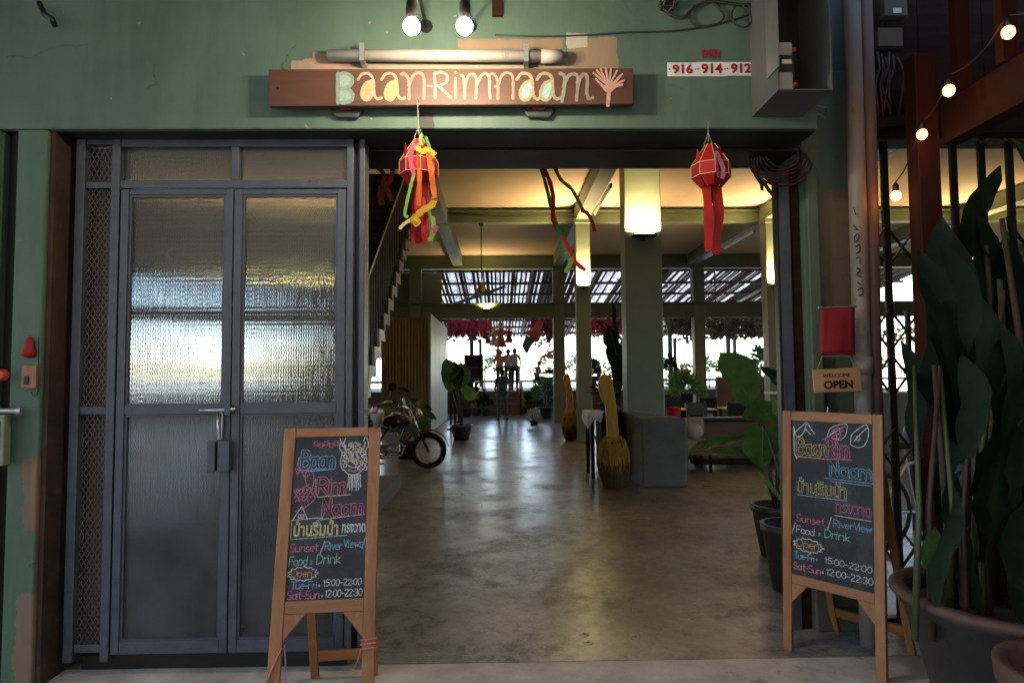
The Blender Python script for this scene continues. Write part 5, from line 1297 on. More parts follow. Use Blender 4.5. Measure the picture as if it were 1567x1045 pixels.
# electrical odds and ends on the dark screen
for px0, py0, px1, py1, m_, lab in ((1348, 0, 1382, 30, 'j1', 'small dusty junction box high on the dark screen'), (1338, 48, 1375, 76, 'j2', 'brown wooden box under the dusty junction box')):
    a = P(px0, py1, 3.78); b = P(px1, py0, 3.78)
    t = thing('junction_box', lab, 'junction box', (a.x, 3.8, a.z))
    MB().box(0, b.x - a.x, -.06, 0, 0, b.z - a.z).build('box', mat('dusty_box', (.10, .085, .075), rough=.7), t, bevel=.005)
    if m_ == 'j1': MB().box(.05, .10, -.063, -.061, .015, .045).build('label', M_white, t)
t = thing('loose_cables', 'brown tangle of cables and wood scraps beside the pipes, above the gate', 'cables', P(1365, 140, 3.76))
random.seed(3)
for k in range(10):
    p0 = P(1342 + 6 * k, 80 + 4 * (k % 3), 3.76); p1 = P(1345 + 5 * k + random.uniform(-12, 12), 130, 3.74); p2 = P(1345 + 6 * k + random.uniform(-8, 8), 185, 3.76)
    if k < 6: MB().tube([p0, p0.lerp(p1, .5) + Vector((.02, 0, 0)), p1, p2], .009, 6).build('strand', mat('brown_cable', ()), t, world=True, smooth=True)
    else: MB().bar(P(1342 + 12 * (k - 6), 150, 3.78), P(1352 + 12 * (k - 6), 186, 3.78), .05, .03).build('wood_scrap', W_dark, t, world=True)
MB().bar(P(1340, 190, 3.77), P(1400, 186, 3.77), .05, .06).build('ledge', W_postx, t, world=True)
# string lights
sb = [(1543, 50, 2.70), (1452, 139, 3.02), (1411, 206, 3.25), (1371, 300, 3.55)]
pts = [P(*q) for q in sb]
sl = thing('string_light_cable', 'thin cable carrying the glowing bulbs down past the timber post', 'cable', pts[1])
cab = [P(1640, -40, 2.5)] + [p + Vector((0, 0, .075)) for p in pts]
for i in range(len(cab) - 1):
    m_ = (cab[i] + cab[i + 1]) / 2 - Vector((0, 0, .05))
    MB().tube([cab[i], cab[i].lerp(m_, .6) - Vector((0, 0, .012)), m_, cab[i + 1].lerp(m_, .6) - Vector((0, 0, .012)), cab[i + 1]], .004, 6).build('cable_span', M_rubber, sl, world=True)
for i, (p, lab) in enumerate(zip(pts, ('glowing bulb nearest the top right corner', 'glowing bulb between the corner one and the timber post', 'glowing bulb touching the red timber post', 'lowest glowing bulb, in front of the gate upright'))):
    t = thing('string_bulb', lab, 'bulb', p, 0, 'glowing string bulbs')
    MB().ball((0, 0, 0), (.026, .026, .025, .027)[i], 14, (1, 1, 1.1)).build('glass', M_bulb, t, smooth=True)
    MB().lathe([(.012, .022), (.016, .028), (.016, .06), (.006, .075)], n=10).build('socket', M_black, t, smooth=True)

# ================================================================== PLANTS
def pot(t, r, h, m=None, soil=True, n=24):
    m = m or M_pot
    MB().lathe([(0, .002), (r * .66, .0), (r * .78, h * .35), (r * .93, h * .85), (r * 1.0, h * .88), (r * 1.02, h), (r * .88, h), (r * .84, h * .9), (r * .8, h * .85)], n=n).build('pot', m, t, smooth=True)
    if soil: MB().lathe([(0, h * .86), (r * .84, h * .84)], n=n).build('soil', M_soil, t)
def px_leaf(t, base, tip, wpx, Y, m, nrm=(0, -1, .35), shape='ovate', droop=.08, fold=.15, stem=None, sr=.006, dy=0, name='leaf'):
    a = P(*base, Y); b = P(*tip, Y + dy)
    MB().leaf(a, b, wpx * Y / 1000, nrm, droop, fold, 8, shape).build(name, m, t, world=True, smooth=True)
    d = (b - a)
    n_ = Vector(nrm).normalized(); 
    MB().tube([a - n_ * .002, a + d * .5 + n_ * .0, a + d * .9], [sr * .8, sr * .5, sr * .2], 5).build('midrib', M_leafy if m is not M_leafd else M_stem, t, world=True) if sr > .004 and wpx > 20 else None
    if stem:
        s0 = Vector(stem); mid = s0.lerp(a, .55) + Vector((0, 0, .06)) 
        MB().tube([s0, s0.lerp(mid, .5) + Vector((0, 0, .03)), mid, a.lerp(mid, .3) + Vector((0, 0, .02)), a], [sr * 1.6, sr * 1.4, sr * 1.2, sr, sr * .8], 6).build('stem', M_stem, t, world=True, smooth=True)
# big leafed plants in the two dark pots right of the hall
Yp = 5.4
ct = Vector((2.30, 5.45, 0))
t = thing('potted_plant', 'broad leafed plant in the dark pot behind, reaching left towards the sofa', 'plant', ct)
pot(t, .22, .42)
s0 = (2.27, 5.42, .38)
px_leaf(t, (1155, 624), (1103, 539), 56, Yp, M_leaf, (-.25, -1, .2), 'long', .05, .1, s0, .009)
px_leaf(t, (1204, 600), (1166, 560), 30, Yp, M_leafd, (.5, -1, .5), 'ovate', .1, .1, s0, .007)
px_leaf(t, (1140, 668), (1052, 688), 22, 5.15, M_leaf, (.0, -.6, 1), 'long', .15, .25, s0, .007)
px_leaf(t, (1148, 690), (1086, 692), 24, 5.0, M_leaf, (.1, -.5, 1), 'ovate', .2, .2, s0, .006)
px_leaf(t, (1192, 632), (1136, 636), 40, 5.3, M_leaf, (.1, -1, .5), 'heart', .1, .12, s0, .007)
px_leaf(t, (1200, 690), (1206, 640), 34, 5.4, M_leafd, (-.2, -1, .3), 'heart', .1, .12, s0, .007)
t = thing('potted_plant', 'broad leafed plant in the nearer dark pot beside the right chalkboard', 'plant', (2.03, 4.6, 0))
pot(t, .205, .455)
s0 = (2.04, 4.58, .41)
px_leaf(t, (1168, 652), (1166, 716), 58, 4.7, M_leaf, (-.1, -1, .25), 'heart', .05, .14, s0, .009)
px_leaf(t, (1188, 662), (1196, 700), 34, 4.75, M_leafy, (.2, -1, .2), 'heart', .05, .14, s0, .007)
px_leaf(t, (1190, 637), (1182, 606), 15, 4.7, M_leafy, (-.3, -1, .1), 'ovate', .05, .15, s0, .006)
px_leaf(t, (1191, 637), (1201, 612), 15, 4.7, M_leafy, (.3, -1, .1), 'ovate', .05, .15, s0, .006)
px_leaf(t, (1212, 590), (1186, 582), 26, 4.7, M_leaf, (.3, -1, .3), 'heart', .05, .12, s0, .006)
px_leaf(t, (1225, 640), (1205, 555), 34, 4.7, M_leaf, (.5, -1, .2), 'long', .05, .12, s0, .008)
px_leaf(t, (1182, 742), (1162, 722), 8, 4.6, M_leafy, (-.5, -1, .2), 'long', .1, .1, s0, .005)
px_leaf(t, (1196, 765), (1172, 728), 10, 4.55, M_leafy, (.5, -1, .5), 'long', .1, .1, s0, .005)

# tall dark plant in the big pot, right foreground
random.seed(12)
pc = Vector((2.12, 2.72, 0))
t = thing('potted_plant', 'tall dark banana-like plant filling the right edge in a huge dark pot with clay rim', 'plant', pc)
MB().lathe([(0, .002), (.27, .0), (.33, .25), (.40, .50), (.43, .53), (.44, .57), (.40, .575), (.37, .55), (.36, .50)], n=40).build('pot', M_pot, t, smooth=True)
MB().lathe([(.425, .545), (.448, .555), (.45, .578), (.43, .588), (.395, .585), (.385, .56)], n=40).build('rim', M_terra, t, smooth=True)
MB().lathe([(0, .53), (.38, .51)], n=30).build('soil', M_soil, t)
for k in range(17):                                   # canes
    a = random.uniform(0, 6.28); rr_ = random.uniform(.02, .24)
    x, y = rr_ * math.cos(a), rr_ * math.sin(a); lx, ly = random.uniform(-.10, .12), random.uniform(-.12, .08); hh = random.uniform(.9, 1.7)
    MB().tube([(x, y, .5), (x + lx * .4, y + ly * .4, .5 + hh * .5), (x + lx, y + ly, .5 + hh)], [.020, .016, .010], 8).build('cane', M_brownstem if k % 3 else M_stem, t, smooth=True)
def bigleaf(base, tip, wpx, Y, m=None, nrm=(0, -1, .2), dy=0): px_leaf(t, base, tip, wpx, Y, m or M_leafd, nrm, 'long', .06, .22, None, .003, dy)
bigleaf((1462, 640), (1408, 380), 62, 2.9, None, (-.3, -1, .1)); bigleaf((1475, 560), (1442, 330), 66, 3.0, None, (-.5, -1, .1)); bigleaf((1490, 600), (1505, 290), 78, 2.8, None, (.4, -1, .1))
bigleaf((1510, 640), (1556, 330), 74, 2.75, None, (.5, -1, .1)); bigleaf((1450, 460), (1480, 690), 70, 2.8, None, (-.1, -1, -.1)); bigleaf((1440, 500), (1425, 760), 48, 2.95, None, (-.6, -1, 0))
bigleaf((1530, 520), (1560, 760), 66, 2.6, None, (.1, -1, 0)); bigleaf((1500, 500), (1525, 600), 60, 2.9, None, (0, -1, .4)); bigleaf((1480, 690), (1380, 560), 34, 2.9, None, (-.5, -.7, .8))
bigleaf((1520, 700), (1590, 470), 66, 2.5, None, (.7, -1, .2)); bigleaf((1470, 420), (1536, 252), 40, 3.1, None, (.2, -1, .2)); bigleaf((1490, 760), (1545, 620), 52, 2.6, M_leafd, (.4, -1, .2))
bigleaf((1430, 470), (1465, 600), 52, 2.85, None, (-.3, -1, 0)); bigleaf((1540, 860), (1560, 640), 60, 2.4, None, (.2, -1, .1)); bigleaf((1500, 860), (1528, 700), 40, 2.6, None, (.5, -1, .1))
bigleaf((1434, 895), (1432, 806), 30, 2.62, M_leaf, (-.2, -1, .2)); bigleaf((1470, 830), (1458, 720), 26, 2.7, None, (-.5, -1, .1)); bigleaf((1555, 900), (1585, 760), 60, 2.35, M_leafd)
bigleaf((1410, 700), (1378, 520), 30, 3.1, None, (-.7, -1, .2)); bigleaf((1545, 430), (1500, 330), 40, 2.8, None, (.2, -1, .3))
for bx_, tx in (((1436, 968), (1434, 890)), ((1552, 1010), (1556, 895)), ((1475, 980), (1468, 828)), ((1500, 985), (1500, 858))):
    MB().tube([P(*bx_, 2.66), P(*tx, 2.64)], .006, 6).build('stem', M_stem, t, world=True)
for k in range(5):
    x = 1400 + 26 * k
    MB().tube([P(x, 980, 2.6 + .05 * (k % 3)), P(x + random.uniform(-8, 8), 780, 2.65), P(x + random.uniform(-14, 22), 560, 2.8)], [.015, .012, .008], 7).build('cane', M_brownstem if k % 2 else M_stem, t, world=True, smooth=True)
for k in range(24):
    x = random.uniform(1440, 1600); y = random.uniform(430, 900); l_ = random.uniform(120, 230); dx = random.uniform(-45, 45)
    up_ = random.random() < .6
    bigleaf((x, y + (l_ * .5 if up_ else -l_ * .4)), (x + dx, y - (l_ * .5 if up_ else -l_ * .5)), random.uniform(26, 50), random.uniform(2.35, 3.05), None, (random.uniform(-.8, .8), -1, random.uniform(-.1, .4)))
t = thing('potted_plant', 'small terracotta pot at the lower right corner with dark stems', 'plant', (1.80, 2.02, 0))
pot(t, .24, .585, M_terra, n=30)
MB().leaf((0, 0, .5), (.16, -.04, .95), .12, (0, -1, .1)).build('leaf', M_leafd, t, smooth=True)

# leafy plant by the white plank wall
t = thing('potted_plant', 'three leafed plant in a round black pot by the white plank wall', 'plant', (-.93, 15.6, 0))
pot(t, .27, .36, mat('glazed_black_pot', (.03, .03, .035), rough=.2), n=20)
for (b_, tp_, w_, m_) in (((686, 584), (683, 548), 26, M_leaf), ((700, 590), (694, 552), 20, M_leafd), ((708, 590), (704, 554), 24, M_leaf), ((712, 598), (730, 608), 20, M_leafy), ((696, 595), (676, 572), 24, M_leaf), ((706, 592), (722, 600), 16, M_leafy)):
    px_leaf(t, b_, tp_, w_, 15.5, m_, (-.1, -1, .2), 'heart', .05, .12, (-.93, 15.6, .3), .014)
# leafy plant behind the motorcycle
t = thing('potted_plant', 'green leafy plant growing behind the parked motorcycle', 'plant', (-1.75, 12.2, 0))
pot(t, .22, .3)
random.seed(5)
for k in range(22):
    a = random.uniform(0, 6.28); h0 = random.uniform(.35, 1.05); r0 = random.uniform(.1, .35)
    p = Vector((r0 * math.cos(a), r0 * math.sin(a) * .6, h0)); q = p + Vector((math.cos(a) * .3, math.sin(a) * .15 - .1, random.uniform(-.08, .12)))
    MB().leaf(p, q, .15, (0, -1, .8), .2, .15).build('leaf', M_leaf, t, smooth=True)
    MB().tube([(0, 0, .26), p * .6 + Vector((0, 0, .12)), p], .006, 5).build('stem', M_stem, t)
px_leaf(t, (648, 622), (662, 626), 6, 11.9, M_leafd); px_leaf(t, (628, 600), (606, 594), 5, 11.9, M_leafd, sr=.003)

def bushy(name, label, loc, r, h, n, m, lw=.12, catg='plant', potm=None, ph=.3, flat=1.0, group=None, fine=False):
    t = thing(name, label, catg, loc, 0, group)
    if ph: pot(t, min(r * .7, .3), ph, potm, n=14)
    mb = MB()
    for k in range(n):
        a = random.uniform(0, 6.28); e = random.uniform(-.2, 1.4); q = random.uniform(.35, 1)
        d = Vector((math.cos(a) * math.cos(e), math.sin(a) * math.cos(e), math.sin(e)))
        c_ = Vector((0, 0, ph + h * .35)) + Vector((d.x * r * q, d.y * r * q, d.z * h * .6 * q * flat))
        ax = (d + Vector((random.uniform(-.5, .5), random.uniform(-.5, .5), random.uniform(-.3, .5)))).normalized()
        mb.leaf(c_, c_ + ax * lw * (2.4 if fine else 1.5), lw * (.35 if fine else .8), (random.uniform(-.5, .5), -1, random.uniform(0, .8)), .2, .15, 3)
    o = mb.build('foliage', m, t, smooth=False)
    mbs = MB()
    for k in range(5):
        a = k * 1.25; mbs.tube([(0, 0, max(0, ph - .05)), (math.cos(a) * r * .4, math.sin(a) * r * .4, ph + h * .5)], .01, 5)
    mbs.build('stems', M_stem, t)
    return t

# ================================================================== MOTORCYCLES
def motorcycle(label, loc, rz):
    t = thing('motorcycle', label, 'motorcycle', loc, rz, 'parked motorcycles'); WB = 1.24; r = .295
    for s, x in (('f', WB / 2), ('r', -WB / 2)):
        wt = MB()
        prof = []
        for k in range(9):
            a = 2 * math.pi * k / 8; prof.append((r - .045 + .045 * math.cos(a), .042 * math.sin(a)))
        wt.lathe(prof, (x, 0, r), 32, 'Y'); w1 = wt.build('wheel', M_tyre, t, smooth=True)
        MB().lathe([(r - .085, -.018), (r - .10, -.012), (r - .10, .012), (r - .085, .018), (r - .085, -.018)], (x, 0, r), 32, 'Y').build('rim', M_chrome, w1, smooth=True)
        MB().lathe([(0, -.05), (.035, -.045), (.04, 0), (.035, .045), (0, .05)], (x, 0, r), 14, 'Y').build('hub', M_alu, w1, smooth=True)
        sp = MB()
        for k in range(18):
            a = 2 * math.pi * k / 18; sp.tube([(x + .03 * math.cos(a + .4), .02 * (-1) ** k, r + .03 * math.sin(a + .4)), (x + (r - .09) * math.cos(a), 0, r + (r - .09) * math.sin(a))], .0025, 4)
        sp.build('spokes', M_chrome, w1)
        fm = MB(); q = []
        for k in range(10):
            a = R((10 if s == 'f' else 20) + k * (110 if s == 'f' else 140) / 9); q.append(Vector((x + (r + .035) * math.cos(a), 0, r + (r + .035) * math.sin(a))))
        vs = []
        for p in q: vs += [p + Vector((0, -.06, -.0)), p + Vector((0, 0, .02)), p + Vector((0, .06, 0))]
        fm.add(vs, [f for i in range(9) for f in ((3 * i, 3 * i + 1, 3 * i + 4, 3 * i + 3), (3 * i + 1, 3 * i + 2, 3 * i + 5, 3 * i + 4))])
        fm.build('mudguard', M_black, t, smooth=True, solid=.004)
    hx = WB / 2; head = Vector((hx - .30, 0, .92))
    for y in (-.075, .075):
        MB().tube([(hx, y, r), (hx - .15, y, .60)], .022, 8).build('fork_slider', M_black, t, smooth=True)
        MB().tube([(hx - .15, y, .60), (hx - .31, y, .98)], .015, 8).build('fork_tube', M_chrome, t, smooth=True)
        MB().tube([(-hx, y * 1.5, r), (-hx + .14, y * 1.5, .68)], .020, 8).build('shock_absorber', M_chrome, t, smooth=True)
        MB().ball((hx - .30, y * 2.2, .82), .03, 10).build('indicator', mat('amber_lens', (.75, .22, .02), rough=.3), t, smooth=True)
        MB().tube([(hx - .36, y * 2, 1.0), (hx - .40, y * 3.4, 1.10), (hx - .42, y * 3.8, 1.17)], .005, 5).build('mirror_stem', M_chrome, t)
        MB().lathe([(0, -.008), (.05, -.006), (.05, .006), (0, .008)], (hx - .42, y * 3.9, 1.20), 14, 'X').build('mirror', M_black, t, smooth=True)
    MB().tube([(hx - .50, -.34, 1.02), (hx - .42, -.22, 1.03), (hx - .34, -.08, .99), (hx - .34, .08, .99), (hx - .42, .22, 1.03), (hx - .50, .34, 1.02)], .012, 8).build('handlebar', M_chrome, t, smooth=True)
    for y in (-.29, .29): MB().tube([(hx - .47 - .0, y - .05, 1.025), (hx - .48, y + .05, 1.022)], .019, 8).build('grip', M_tyre, t)
    MB().lathe([(0, .10), (.03, .10), (.07, .05), (.085, 0), (.08, -.01), (0, -.012)][::-1], (hx - .20, 0, .90), 18, 'X').build('headlight', M_chrome, t, smooth=True)
    tk = MB(); tk.ball((.10, 0, .78), 1, 14, (.26, .13, .12)); tk.build('fuel_tank', mat('tank_black', (.03, .03, .035), rough=.2, coat=.6), t, smooth=True)
    MB().lathe([(0, .0), (.07, .01), (.075, .03), (.03, .05), (0, .05)], (.10, 0, .88), 12).build('tank_cap', M_chrome, t, smooth=True)
    MB().add([(-.14, -.12, .72), (-.14, .12, .72), (-.66, .10, .78), (-.66, -.10, .78), (-.12, -.10, .80), (-.12, .10, .80), (-.66, .08, .86), (-.66, -.08, .86), (-.4, -.13, .73), (-.4, .13, .73), (-.4, -.11, .80), (-.4, .11, .80)],
             [(0, 8, 9, 1), (8, 3, 2, 9), (4, 5, 11, 10), (10, 11, 6, 7), (0, 4, 10, 8), (8, 10, 7, 3), (1, 9, 11, 5), (9, 2, 6, 11), (0, 1, 5, 4), (3, 7, 6, 2)]).build('seat', mat('seat_vinyl', (.02, .02, .02), rough=.4), t, bevel=.02)
    for p, q in (((hx - .33, 0, .84), (-.05, 0, .66)), ((hx - .33, 0, .80), (.12, 0, .34)), ((.12, 0, .32), (-.25, 0, .32)), ((-.05, 0, .66), (-.25, 0, .32)), ((-.05, 0, .66), (-.68, 0, .74)), ((-.25, 0, .33), (-hx, .06, r)), ((-.25, 0, .33), (-hx, -.06, r))):
        MB().tube([p, q], .019, 8).build('frame_tube', M_black, t)
    eng = MB().box(-.16, .16, -.11, .11, .27, .42); eng.build('crankcase', M_alu, t, bevel=.03)
    for k in range(6): MB().box(-.02 - .005 * k, .14 - .005 * k, -.075, .075, .425 + k * .03, .44 + k * .03).build('cooling_fin', M_alu, t, bevel=.003)
    MB().lathe([(0, -.135), (.06, -.13), (.075, -.11), (.075, .11), (.06, .13), (0, .135)], (-.04, 0, .34), 16, 'Y').build('clutch_cover', M_chrome, t, smooth=True)
    MB().tube([(.12, -.06, .45), (.24, -.10, .38), (.18, -.13, .24), (-.1, -.14, .22), (-.7, -.15, .30)], [.018, .018, .02, .035, .04], 10).build('exhaust', M_chrome, t, smooth=True)
    MB().box(-.72, -.66, -.07, .07, .70, .76).build('tail_light', mat('tail_red', (.5, .02, .02), rough=.3), t, bevel=.01)
    for y in (-.2, .2): MB().tube([(-.06, y * .4, .26), (-.06, y, .26)], .012, 6).build('foot_peg', M_tyre, t)
    return t
motorcycle('black motorcycle parked side on below the stairs, spoked front wheel showing', (-1.80, 10.75, 0), R(6))
m2 = motorcycle('motorcycle facing out on the low platform, mostly hidden by the left chalkboard', (-1.62, 8.05, .176), R(-80))

# ================================================================== GIANT BROOMS
W_broom = wood_mat('yellow_broom_handle', (.50, .24, .02), (.72, .40, .05), .5)
def broom(label, px, pyb, Y, H, lean=0, wd=1.0):
    x = XP(px, pyb, Y)
    t = thing('giant_broom', label, 'broom', (x, Y, 0), 0, 'giant yellow brooms')
    # handle: a flat swelling paddle with a slant cut top
    out = [(-.075, .58 * H), (-.085, .72 * H), (-.14 * wd, .80 * H), (-.17 * wd, .92 * H), (-.13 * wd, .985 * H), (-.05, H), (.01, .975 * H), (.035, .86 * H), (.06, .72 * H), (.075, .50 * H), (.08, .42 * H), (-.075, .42 * H)]
    Ml = Matrix.Rotation(lean, 4, 'Y')
    MB(Ml).prism([(a, b) for a, b in out][::-1], -.05, .05).build('handle', W_broom, t, bevel=.015)
    random.seed(int(px))
    pr = [(.095, .46), (.145, .43), (.185, .32), (.205, .22), (.175, .10), (.125, .0)]
    by = mat('broom_yellow', (.42, .26, .03), rough=.8, var=.45, vs=14, bump=.8, bs=60, stretch=(1, 1, .15), dirt=((.12, .08, .03), 9, .54)); bdm = mat('broom_dark', (.12, .085, .04), rough=.9, var=.5, vs=16, stretch=(1, 1, .2))
    MB(Ml).lathe([(a * .97, b * H) for a, b in pr[:4]], n=22).build('bristle_core', by, t)
    MB(Ml).lathe([(a * .95, b * H) for a, b in pr[3:]], n=22).build('bristle_core', bdm, t)
    def rad(f):
        for q in range(5):
            (r0, z0), (r1, z1) = pr[q], pr[q + 1]
            if z1 <= f <= z0: return r1 + (r0 - r1) * (f - z1) / (z0 - z1)
        return .1
    bs = MB(Ml); bd = MB(Ml)
    for k in range(170):
        a = 2 * math.pi * k / 170 + random.uniform(-.05, .05); j = random.uniform(.96, 1.09); sp_ = random.uniform(.13, .27); top = .46 - random.uniform(0, .05)
        da = random.uniform(-.10, .10)
        def pt(f): return (rad(f) * j * math.cos(a + da * (1 - f)), rad(f) * j * math.sin(a + da * (1 - f)), f * H)
        bs.tube([pt(top), pt(.40), pt(.31), pt(sp_)], [.004, .006, .007, .005], 4)
        bd.tube([pt(sp_), pt(sp_ * .55), pt(random.uniform(.0, .03) + .002)], [.006, .006, .003], 4)
    o = bs.build('bristles', by, t); o['kind'] = 'stuff'
    o = bd.build('dark_bristle_ends', bdm, t); o['kind'] = 'stuff'
    for z in (.405,): MB(Ml).lathe([(.162, z * H - .010), (.168, z * H), (.160, z * H + .010)], n=20).build('binding', mat('broom_dark', ()), t, smooth=True)
    return t
broom('largest yellow broom, standing before the grey concrete block', 941, 748, 8.75, 1.52, R(-1.5))
broom('yellow broom beside the green column with a small uplight', 874, 673, 15.2, 1.55, R(-1), .8)
broom('small yellow broom standing right of the terrace steps', 799, 631, 26.1, 1.28, 0, .5)
broom('small yellow broom standing left of the terrace steps', 728, 636, 25.2, 1.32, R(2), .5)

# ================================================================== FURNITURE
# side table with a white cloth behind the large broom
t = thing('side_table', 'dark side table with a white cloth corner behind the largest broom', 'table', (1.58, 9.9, 0))
MB().box(-.26, .24, -.3, .3, .92, .96).build('top', W_dark, t, bevel=.004)
for sx in (-.23, .21):
    for sy in (-.27, .27): MB().box(sx - .025, sx + .025, sy - .025, sy + .025, 0, .919).build('leg', W_dark, t)
MB().box(-.10, .22, -.27, .27, .12, .90).build('cupboard', W_dark, t, bevel=.006)
o = one(MB().add([(1.28, 9.56, .965), (1.55, 9.56, .965), (1.55, 10.2, .965), (1.28, 10.2, .965), (1.27, 9.55, .965), (1.50, 9.55, .965), (1.47, 9.53, .82), (1.36, 9.53, .86), (1.27, 9.53, .72), (1.25, 9.9, .80), (1.26, 10.2, .84)],
       [(0, 1, 2, 3), (4, 8, 7, 6, 5), (4, 3, 10, 9, 8)]), 'table_cloth', mat('white_cloth', (.66, .66, .66), rough=.8), 'white cloth hanging in a point off the dark side table', 'cloth')
random.seed(21)
bushy('potted_plant', 'spiky purple leaved plant on the dark side table', (1.60, 9.95, .961), .16, .40, 60, mat('purple_leaf', (.07, .03, .035), rough=.4, var=.4, trans=.3), .07, ph=.12, fine=True)
# sofa
M_sofa = mat('brown_sofa_fabric', (.115, .07, .04), rough=.8, var=.15, vs=5, bump=.2, bs=60)
sf = thing('sofa', 'brown sofa seen from behind, dark edged, left of the right chalkboard', 'sofa', (3.95, 10.75, 0))
MB().box(-.80, .95, -.11, .09, .12, .74).build('back', M_sofa, sf, bevel=.04)
MB().box(-.82, .97, -.13, .11, .742, .80).build('top_rail', M_black, sf, bevel=.012)
MB().box(-.82, .97, -.135, .1, .04, .115).build('base_rail', W_dark, sf, bevel=.01)
MB().box(-.80, .95, .1, .80, .12, .40).build('seat', M_sofa, sf, bevel=.05)
for x in (-.92, .955): MB().box(x, x + .11, -.12, .8, .12, .60).build('armrest', M_sofa, sf, bevel=.04)
for x in (-.78, .9):
    for y in (-.08, .72): MB().box(x, x + .06, y, y + .05, 0, .12).build('leg', W_dark, sf)
def cushion(label, loc, sz, m, rz=0):
    o = MB().ball((0, 0, sz[2]), 1, 14, sz).build('cushion', m); o.location = Vector(loc); o.rotation_euler = (0, .2, rz); tag(o, label, 'cushion'); o.data.polygons.foreach_set('use_smooth', [True] * len(o.data.polygons))
t = thing('armchair', 'pale armchair left of the brown sofa, beyond the concrete block', 'armchair', (2.98, 10.1, 0))
MB().box(-.22, .26, -.06, .44, .32, .50).build('seat', mat('tan_fabric', (.30, .22, .15), rough=.8), t, bevel=.05)
MB().box(-.16, .30, .38, .50, .50, .80).build('backrest', mat('tan_fabric', ()), t, bevel=.06)
MB().box(-.30, .30, -.08, .5, .27, .318).build('frame', W_brown, t, bevel=.01)
for x in (-.26, .22):
    for y in (-.05, .42): MB().box(x, x + .045, y, y + .045, 0, .268).build('leg', W_dark, t)
cushion('pale round cushion leaning in the armchair behind the concrete block', (2.98, 10.2, .50), (.15, .10, .13), mat('pale_cushion', (.42, .36, .30), rough=.85))
# chairs and tables
def chair(label, loc, rz):
    t = thing('dining_chair', label, 'chair', loc, rz, 'black dining chairs')
    MB().box(-.21, .21, -.21, .21, .43, .47).build('seat', M_black, t, bevel=.01)
    for x in (-.19, .19):
        MB().box(x - .018, x + .018, -.21, -.174, 0, .429).build('leg', M_black, t)
        MB().box(x - .018, x + .018, .174, .21, 0, .95).build('leg', M_black, t)
    MB().box(-.171, .171, .178, .202, .68, .93).build('backrest', M_black, t, bevel=.006)
    MB().box(-.171, .171, .178, .202, .55, .60).build('slat', M_black, t)
    return t
def table(label, loc, w_=.9, d_=.7, m=None):
    t = thing('dining_table', label, 'table', loc, 0, 'dining tables in the hall')
    MB().box(-w_ / 2, w_ / 2, -d_ / 2, d_ / 2, .72, .75).build('tabletop', m or M_white, t, bevel=.005)
    for x in (-w_ / 2 + .05, w_ / 2 - .05):
        for y in (-d_ / 2 + .05, d_ / 2 - .05): MB().box(x - .025, x + .025, y - .025, y + .025, 0, .719).build('leg', M_black, t)
    return t
c0 = chair('black chair nearest the concrete block, facing away beside the green fern', (3.95, 13.4, 0), R(185))
for loc, rz, lab in (((4.75, 13.2, 0), 175, 'black chair behind the sofa, second from the concrete block'), ((5.5, 13.6, 0), 190, 'black chair behind the sofa, below the large leaf'), ((4.2, 15.6, 0), 10, 'black chair across the first white table'), ((5.1, 15.9, 0), -8, 'black chair across the second white table'),
                     ((6.7, 13.3, 0), 180, 'black chair just left of the leafy pot plant'), ((7.3, 16.2, 0), 0, 'black chair further back near the right column'), ((4.6, 18.6, 0), 180, 'black chair deep in the hall by the slim post'), ((5.6, 19.2, 0), 20, 'black chair deepest in the hall before the low wall')):
    c = copy_tree(c0); place(c, loc, R(rz), lab)
t0 = table('white topped table nearest the concrete block', (4.25, 14.5, 0))
for loc, lab in (((5.45, 14.7, 0), 'white topped table behind the sofa'), ((7.0, 14.6, 0), 'white topped table near the right column'), ((4.9, 19.9, 0), 'white topped table deep in the hall'), ((8.6, 17.0, 0), 'white topped table seen through the folding gate')):
    c = copy_tree(t0); place(c, loc, 0, lab)
# things on the tables
for i, (x, y, kind) in enumerate(((4.1, 14.4, 0), (4.4, 14.6, 1), (5.3, 14.6, 0), (5.62, 14.8, 1), (5.45, 14.55, 2), (4.8, 19.8, 0))):
    nm = ('glass', 'sauce_bottle', 'napkin_box')[kind]
    m_ = (mat('clear_glassware', (.6, .62, .62), rough=.15, trans=.5), mat('brown_bottle', (.10, .04, .02), rough=.2), M_white)[kind]
    mb = MB().lathe([(0, 0), (.03, 0), (.035, .10), (.03, .10)], n=10) if kind == 0 else MB().lathe([(0, 0), (.03, 0), (.03, .12), (.012, .16), (.012, .2), (0, .2)], n=10) if kind == 1 else MB().box(-.08, .08, -.05, .05, 0, .09)
    o = mb.build(nm, m_, origin=(0, 0, 0)); o.location = (x, y, .751)
    tag(o, ['clear glass on the table nearest the concrete block', 'brown bottle on the table nearest the concrete block', 'clear glass on the table behind the sofa', 'brown bottle on the table behind the sofa', 'white napkin box on the table behind the sofa', 'clear glass on the table deep in the hall'][i], nm.replace('_', ' '))
one(MB().box(6.9, 8.7, 20.7, 20.9, 0, 1.42), 'low_wall', mat('pinkish_panel', (.22, .15, .12), rough=.7, var=.1), 'low brown pink wall behind the large leaf, at the hall end', 'low wall')
one(MB().box(6.6, 8.9, 20.65, 20.95, 1.425, 1.46), 'stone_ledge', M_white, 'white ledge topping the low pink wall', 'ledge')
random.seed(31)
bushy('potted_fern', 'bright green feathery fern between the thick column and slim post', (5.65, 20.0, .35), .55, .95, 260, M_leafy, .14, ph=.25, fine=True)
one(MB().box(5.2, 6.1, 19.7, 20.3, 0, .349), 'planter_stand', W_dark, 'dark stand under the bright green fern', 'stand')
